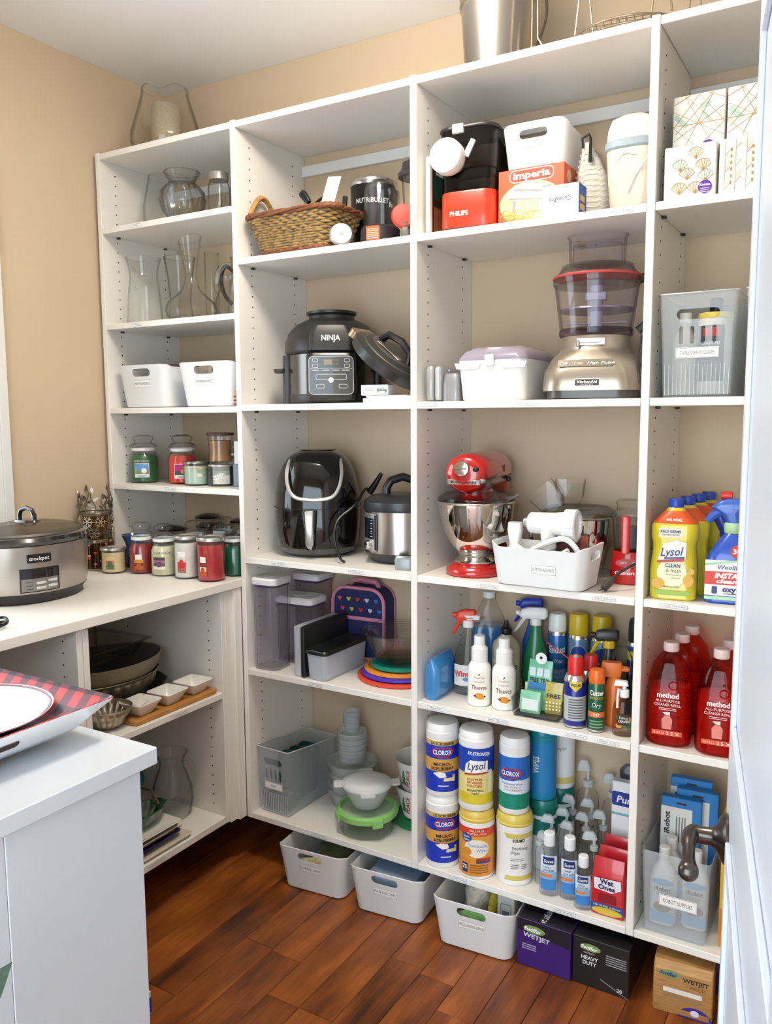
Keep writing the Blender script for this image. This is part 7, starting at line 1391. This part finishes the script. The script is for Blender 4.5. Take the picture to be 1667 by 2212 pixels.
z = R3 + .0006
LYS = loft([(0, .1, .062, .02), (.004, .108, .068, .024), (.07, .11, .07, .026), (.12, .1, .064, .026), (.135, .1, .064, .026), (.15, .108, .068, .026), (.178, .108, .068, .026), (.186, .1, .062, .024), (.212, .05, .044, .02), (.222, .032, .032, .015)], 6)
for k in range(4):
    t = thing('floor_cleaner_bottle', 'yellow multi-surface cleaner bottle with blue cap, %s' % ('front of the row', 'second in the row', 'third in the row', 'rearmost of the row')[k], 'bottle', (.562 + .012 * k, .055 + .0745 * k, z), .1, 'yellow cleaner bottles')
    add('bottle', LYS, M('d8c72c', .2, coat=.5), t); add('orange_shoulder', loft([(.1845, .1025, .064, .024), (.187, .1005, .0628, .024), (.2125, .0505, .0445, .02), (.214, .048, .042, .02)], 6), M('dd5a2a', .35), t); add('cap', lathe([(.0165, .22), (.0175, .223), (.0175, .238), (.0155, .242), (.0005, .242)], 28), M('2348b4', .35), t)
    if k == 0:
        s = plane(.0352); s2 = plane(.034)
        prt(t, 'paper_label', dec(Rc(-.034, .02, .152, .173), s2, .0006, 4), M('eee9d8', .5)); tx(t, s2, 'KILLS GERMS', -.007, .163, .0065, .046, '2a3a6c', bold=.03); tx(t, s2, 'EVEN WHEN DILUTED', -.007, .156, .0035, .04, '2a3a6c', bold=.01); tx(t, frame((0, -.0335, .188), (1, 0, 0), (0, .4, .9)), '40% MORE', 0, .002, .007, .036, 'f6e8d8', bold=.03, off=.002)
        prt(t, 'paper_label', dec([(-.036, .095), (.028, .1), (.03, .14), (.008, .146), (-.022, .136)], s, .0008, 6), M('f0eee6', .5)); tx(t, s, 'Lysol', -.002, .108, .021, .054, '1f2a6c', shear=.35, bold=.01, rot=.08); prt(t, 'ribbon', dec([(-.036, .089), (.026, .096), (.026, .103), (-.036, .096)], s, .0012, 6), M('b83a2c', .4)); prt(t, 'ribbon', dec([(-.02, .099), (.026, .103), (.026, .107), (-.02, .103)], s, .0013, 6), M('23469c', .4))
        prt(t, 'paper_label', dec(El(-.002, .066, .034, .034), s, .0005), M('f2ecc8', .45)); tx(t, s, 'CLEAN', .0, .08, .0095, .034, '24407c', bold=.03); tx(t, s, '& fresh', .002, .068, .009, .034, '5a7a3c'); tx(t, s, 'multi-surface', .002, .06, .0045, .034, '7a7a6c'); tx(t, s, 'cleaner', .008, .053, .0045, .02, '7a7a6c'); prt(t, 'lemon_picture', [dec(El(-.032, .04, .015, .013), s, .0009), dec(El(.036, .05, .012, .015), s, .0009), dec(El(.04, .072, .009, .008), s, .0009)], M('dba630', .4)); prt(t, 'leaf_picture', [dec([(.03, .07), (.04, .075), (.038, .082)], s, .0012, 3), dec(Rc(-.04, .04, .012, .024), s, .0008, 4)], M('9ab84a', .45)); tx(t, s, 'Sparkling Lemon', -.002, .031, .0045, .036, '4a4a34')
wl = thing('stain_remover', 'blue and white carpet stain remover spray half behind the door', 'spray bottle', (.69, .075, z), .12)
add('bottle', loft([(0, .112, .07, .02), (.005, .12, .078, .024), (.09, .12, .078, .024), (.115, .105, .07, .024), (.15, .06, .05, .02), (.166, .034, .034, .016)], 6), M('2a52b8', .25, coat=.4), wl); s = plane(.0392)
prt(wl, 'paper_label', dec(Rc(-.058, .058, .02, .104), s, .0004, 5), M('eceae8', .5)); prt(wl, 'paper_label', dec([(-.058, .09), (.058, .108), (.058, .112), (-.058, .096)], s, .0008, 5), M('a9d4a8', .5)); prt(wl, 'ribbon', dec(Rc(-.058, .058, .046, .077), s, .0007, 5), M('d8382a', .45)); tx(wl, s, 'Woolite', -.005, .083, .0105, .05, '2a3a7c', shear=.25, bold=.01); tx(wl, s, 'INSTA', -.012, .062, .012, .05, 'f6f2ee', bold=.05, shear=.2); tx(wl, s, 'clean', -.01, .05, .01, .046, 'f6f2ee', bold=.04, shear=.2); tx(wl, s, 'oxy', -.004, .03, .013, .03, '2a2a6c', bold=.04); prt(wl, 'print', [dec(RRc(-.042, -.03, .024, .042, .003), s, .0008), dec(Rc(-.016, .02, .024, .026), s, .0008)], M('3a4a7c', .5)); prt(wl, 'ribbon', dec(Rc(-.058, .058, .01, .018), s, .0006, 4), M('a9d4a8', .5)); prt(wl, 'badge', dec(El(.01, .125, .014, .014), plane(.037, 0, -.4, .115), .002), M('c8342c', .45)); tx(wl, plane(.037, 0, -.4, .115), '30', .01, .12, .011, .018, 'f4f0ec', bold=.03, off=.003)
add('collar', lathe([(.019, .164), (.021, .167), (.021, .186), (.019, .189)], 28, lambda r, q, a: r * (1 + .02 * cos(24 * a))), M('a9cf9c', .4), wl); add('spray_head', J(loft([(.188, .03, .028, .01), (.21, .04, .032, .012, -.008), (.225, .075, .034, .014, -.014), (.24, .06, .03, .012, -.004), (.246, .03, .02, .008)], 5), tube([(-.03, 0, .215), (-.045, 0, .205), (-.058, 0, .19)], [.012, .011, .008], 8)), M('3a63c0', .3, coat=.3), wl); add('red_nozzle', mv(ry(cyl(.01, .025, 16), -pi / 2), -.005, 0, .252), M('c8302a', .35), wl)
wl2 = thing('blue_spray_bottle', 'dark blue spray bottle with a pale green collar behind the stain remover', 'spray bottle', (.664, .16, z), .3); add('bottle', loft([(0, .06, .05, .018), (.1, .06, .05, .018), (.12, .04, .036, .016)], 5), M('22408c', .3), wl2); add('collar', cyl(.018, .018, 24, .12), M('a9cf9c', .4), wl2); add('spray_head', tube(spline([(.0, 0, .138), (-.004, 0, .165), (-.016, 0, .19), (-.02, 0, .2)], 5), [.016] * 5 + [.018] * 5 + [.018] * 3 + [.016, .013, .008], 12), M('1f3a9c', .3, coat=.4), wl2)

z = R4 + .0006
RLQ = G('e0301f', .5, .03, .8); 
def method(label, x, y, rot):
    t = thing('refill_bottle', label, 'bottle', (x, y, z), rot, 'red refill bottles')
    add('bottle', loft([(0, .09, .07, .03), (.005, .104, .082, .034), (.02, .108, .086, .036), (.11, .108, .086, .036), (.16, .1, .08, .034), (.2, .08, .066, .03), (.222, .05, .046, .022), (.232, .034, .034, .016)], 6), M('cf3626', .15, coat=.5) if False else G('ee5a46', .55, .03), t)
    add('liquid', loft([(.004, .088, .068, .03), (.02, .1, .078, .034), (.11, .1, .078, .034), (.145, .095, .074, .032)], 6), F('d42a1c', .45, .2), t)
    add('cap', lathe([(.0175, .232), (.0185, .234), (.0185, .25), (.017, .254), (.0005, .254)], 32, lambda r, q, a: r * (1 + .01 * cos(30 * a))), M('ead2ca', .4), t)
    s = plane(.0432); WT = 'f6e6e0'
    add('embossed_ring', tube([(.012 + .01 * cos(2 * pi * k / 20), -.0415, .155 + .01 * sin(2 * pi * k / 20)) for k in range(20)], .0014, 6, True), RLQ, t)
    tx(t, s, 'method', 0, .125, .0135, .05, WT, bold=.03); tx(t, s, 'ALL-PURPOSE', .0, .114, .0068, .056, WT); tx(t, s, 'CLEANER REFILL', .0, .104, .0068, .062, WT); prt(t, 'print', [dec(Rc(-.02, .02, .0975 - .004 * k, .0988 - .004 * k), s, .0006, 2) for k in range(2)], M(WT, .5)); prt(t, 'bottle_picture', [dec([(-.012, .046), (.01, .046), (.012, .07), (.006, .08), (-.006, .08), (-.013, .07)], s, .0008, 3)], M('e08878', .5)); prt(t, 'bottle_picture', [dec([(-.012, .088), (.006, .09), (.006, .081), (-.004, .081)], s, .0009, 3)], M('f0d8d0', .5)); prt(t, 'ribbon', dec(Rc(-.035, .035, .03, .042), s, .0006, 4), M('e2502c', .45)); tx(t, s, 'REFILLS', -.018, .033, .006, .024, 'f4c8b8'); tx(t, s, '2.5 X', .014, .032, .0085, .03, WT, bold=.01)
    return t
m0 = method('red all-purpose cleaner refill, front left beside the divider', .561, .06, .1)
for (x, y, lb) in ((.678, .055, 'red all-purpose cleaner refill, front right beside the door'), (.568, .155, 'red all-purpose cleaner refill, second in the left row'), (.574, .25, 'red all-purpose cleaner refill, rearmost in the left row'), (.684, .15, 'red all-purpose cleaner refill, second in the right row'), (.69, .245, 'red all-purpose cleaner refill, rearmost in the right row')): copy_tree(m0, (x, y, z), .08, lb)

z = RB + .0006
bn = thing('open_bin', 'frosted clear bin of robot vacuum supplies', 'bin', (.598, .145, z), -.0)
def lowfront(x, y, q): return (x, y, q - (.03 if y < -.05 else 0) * min(1, max(0, (q - .1) / .1)))
add('body', loft([(0, .145, .25, .01), (.004, .15, .256, .012), (.215, .165, .27, .012), (.216, .163, .268, .012), (.215, .161, .266, .012), (.006, .146, .252, .01)], 4), F('dde2e4', .28, .3), bn)
s = plane(.128, 0, .032, 0); add('label_plate', label_geo('ROBOT SUPPLIES', s, .008, .095, .09, .03, .07), LBL, bn)
def robobox(label, x, y, zz, h, w2=.1):
    t = thing('robot_pad_box', label, 'box', (x, y, zz), .05, 'robot mop pad boxes')
    add('carton', box(w2, .022, h), M('2a7cc0', .45), t); s = plane(.011); prt(t, 'print', dec(Rc(-w2 / 2, w2 / 2 - .022, .002, h - .026), s, .0003, 3), M('e2dfda', .5)); tx(t, s, 'iRobot', -w2 / 2 + .022, h - .07, .014, .06, '26262a', bold=.03, rot=pi / 2); prt(t, 'print', [dec(Rc(-.012 + .007 * k, -.009 + .007 * k, h - .12, h - .05), s, .0006, 2) for k in range(4)], M('77736e', .5)); prt(t, 'hang_slot', dec(RRc(-.012, .014, h - .016, h - .011, .002), s, .0006), INK)
    return t
robobox('blue and white robot pad box nearest the front', .578, .175, z + .0075, .29); robobox('blue and white robot pad box in the middle', .612, .207, z + .0075, .305, .105); robobox('blue and white robot pad box at the back', .59, .24, z + .0075, .32, .105)
def roco(label, x, y, rot, h=.215):
    t = thing('robot_cleaner_bottle', label, 'bottle', (x, y, z + .0075), rot, 'robot cleaner bottles'); t.scale = (.9, .95, 1)
    add('bottle', loft([(0, .066, .05, .016), (.004, .072, .054, .018), (.11, .072, .054, .02), (.14, .056, .046, .018), (.16, .03, .03, .014), (.17, .026, .026, .012)], 5), M('e9e7e4', .4), t); add('cap', cyl(.015, .03, 24, .169), M('f2f1ef', .4), t); s = plane(.0272); prt(t, 'label_wrap', dec([(-.033, .008), (.033, .008), (.033, .035), (-.033, .04)], s, .0004, 4), M('7db4de', .4)); prt(t, 'label_wrap', dec(El(0, .116, .03, .009), plane(.0262), .0022), M('6aa6d8', .4)); tx(t, s, 'iRobot', 0, .092, .012, .044, '2a2a2e', bold=.03); tx(t, s, 'Braava jet', 0, .082, .006, .03, '55555a'); prt(t, 'label_wrap', dec(El(0, .05, .024, .014), s, .0008), M('8f6a60', .5)); return t
roco('white robot cleaner bottle with blue label, front left in the bin', .56, .07, .1); roco('white robot cleaner bottle with blue label, front right in the bin', .634, .09, .1); roco('white robot cleaner bottle farther back in the bin', .565, .13, .1)
yb_ = thing('yellow_carton', 'tall yellow and orange carton beside the frosted bin', 'carton', (.728, .14, z), .05); add('carton', box(.07, .2, .34), M('d9a928', .45), yb_); s = plane(.1); prt(yb_, 'print', dec(Rc(-.034, .034, .002, .1), s, .0003, 2), M('c8781e', .45)); prt(yb_, 'print', dec(El(.005, .16, .025, .02), s, .0005), M('8fb0c4', .45)); prt(yb_, 'badge', dec(El(-.018, .03, .009), s, .0006), M('f2ede0', .5)); tx(yb_, s, 'U', -.018, .026, .009, .008, 'b07a20', off=.001)
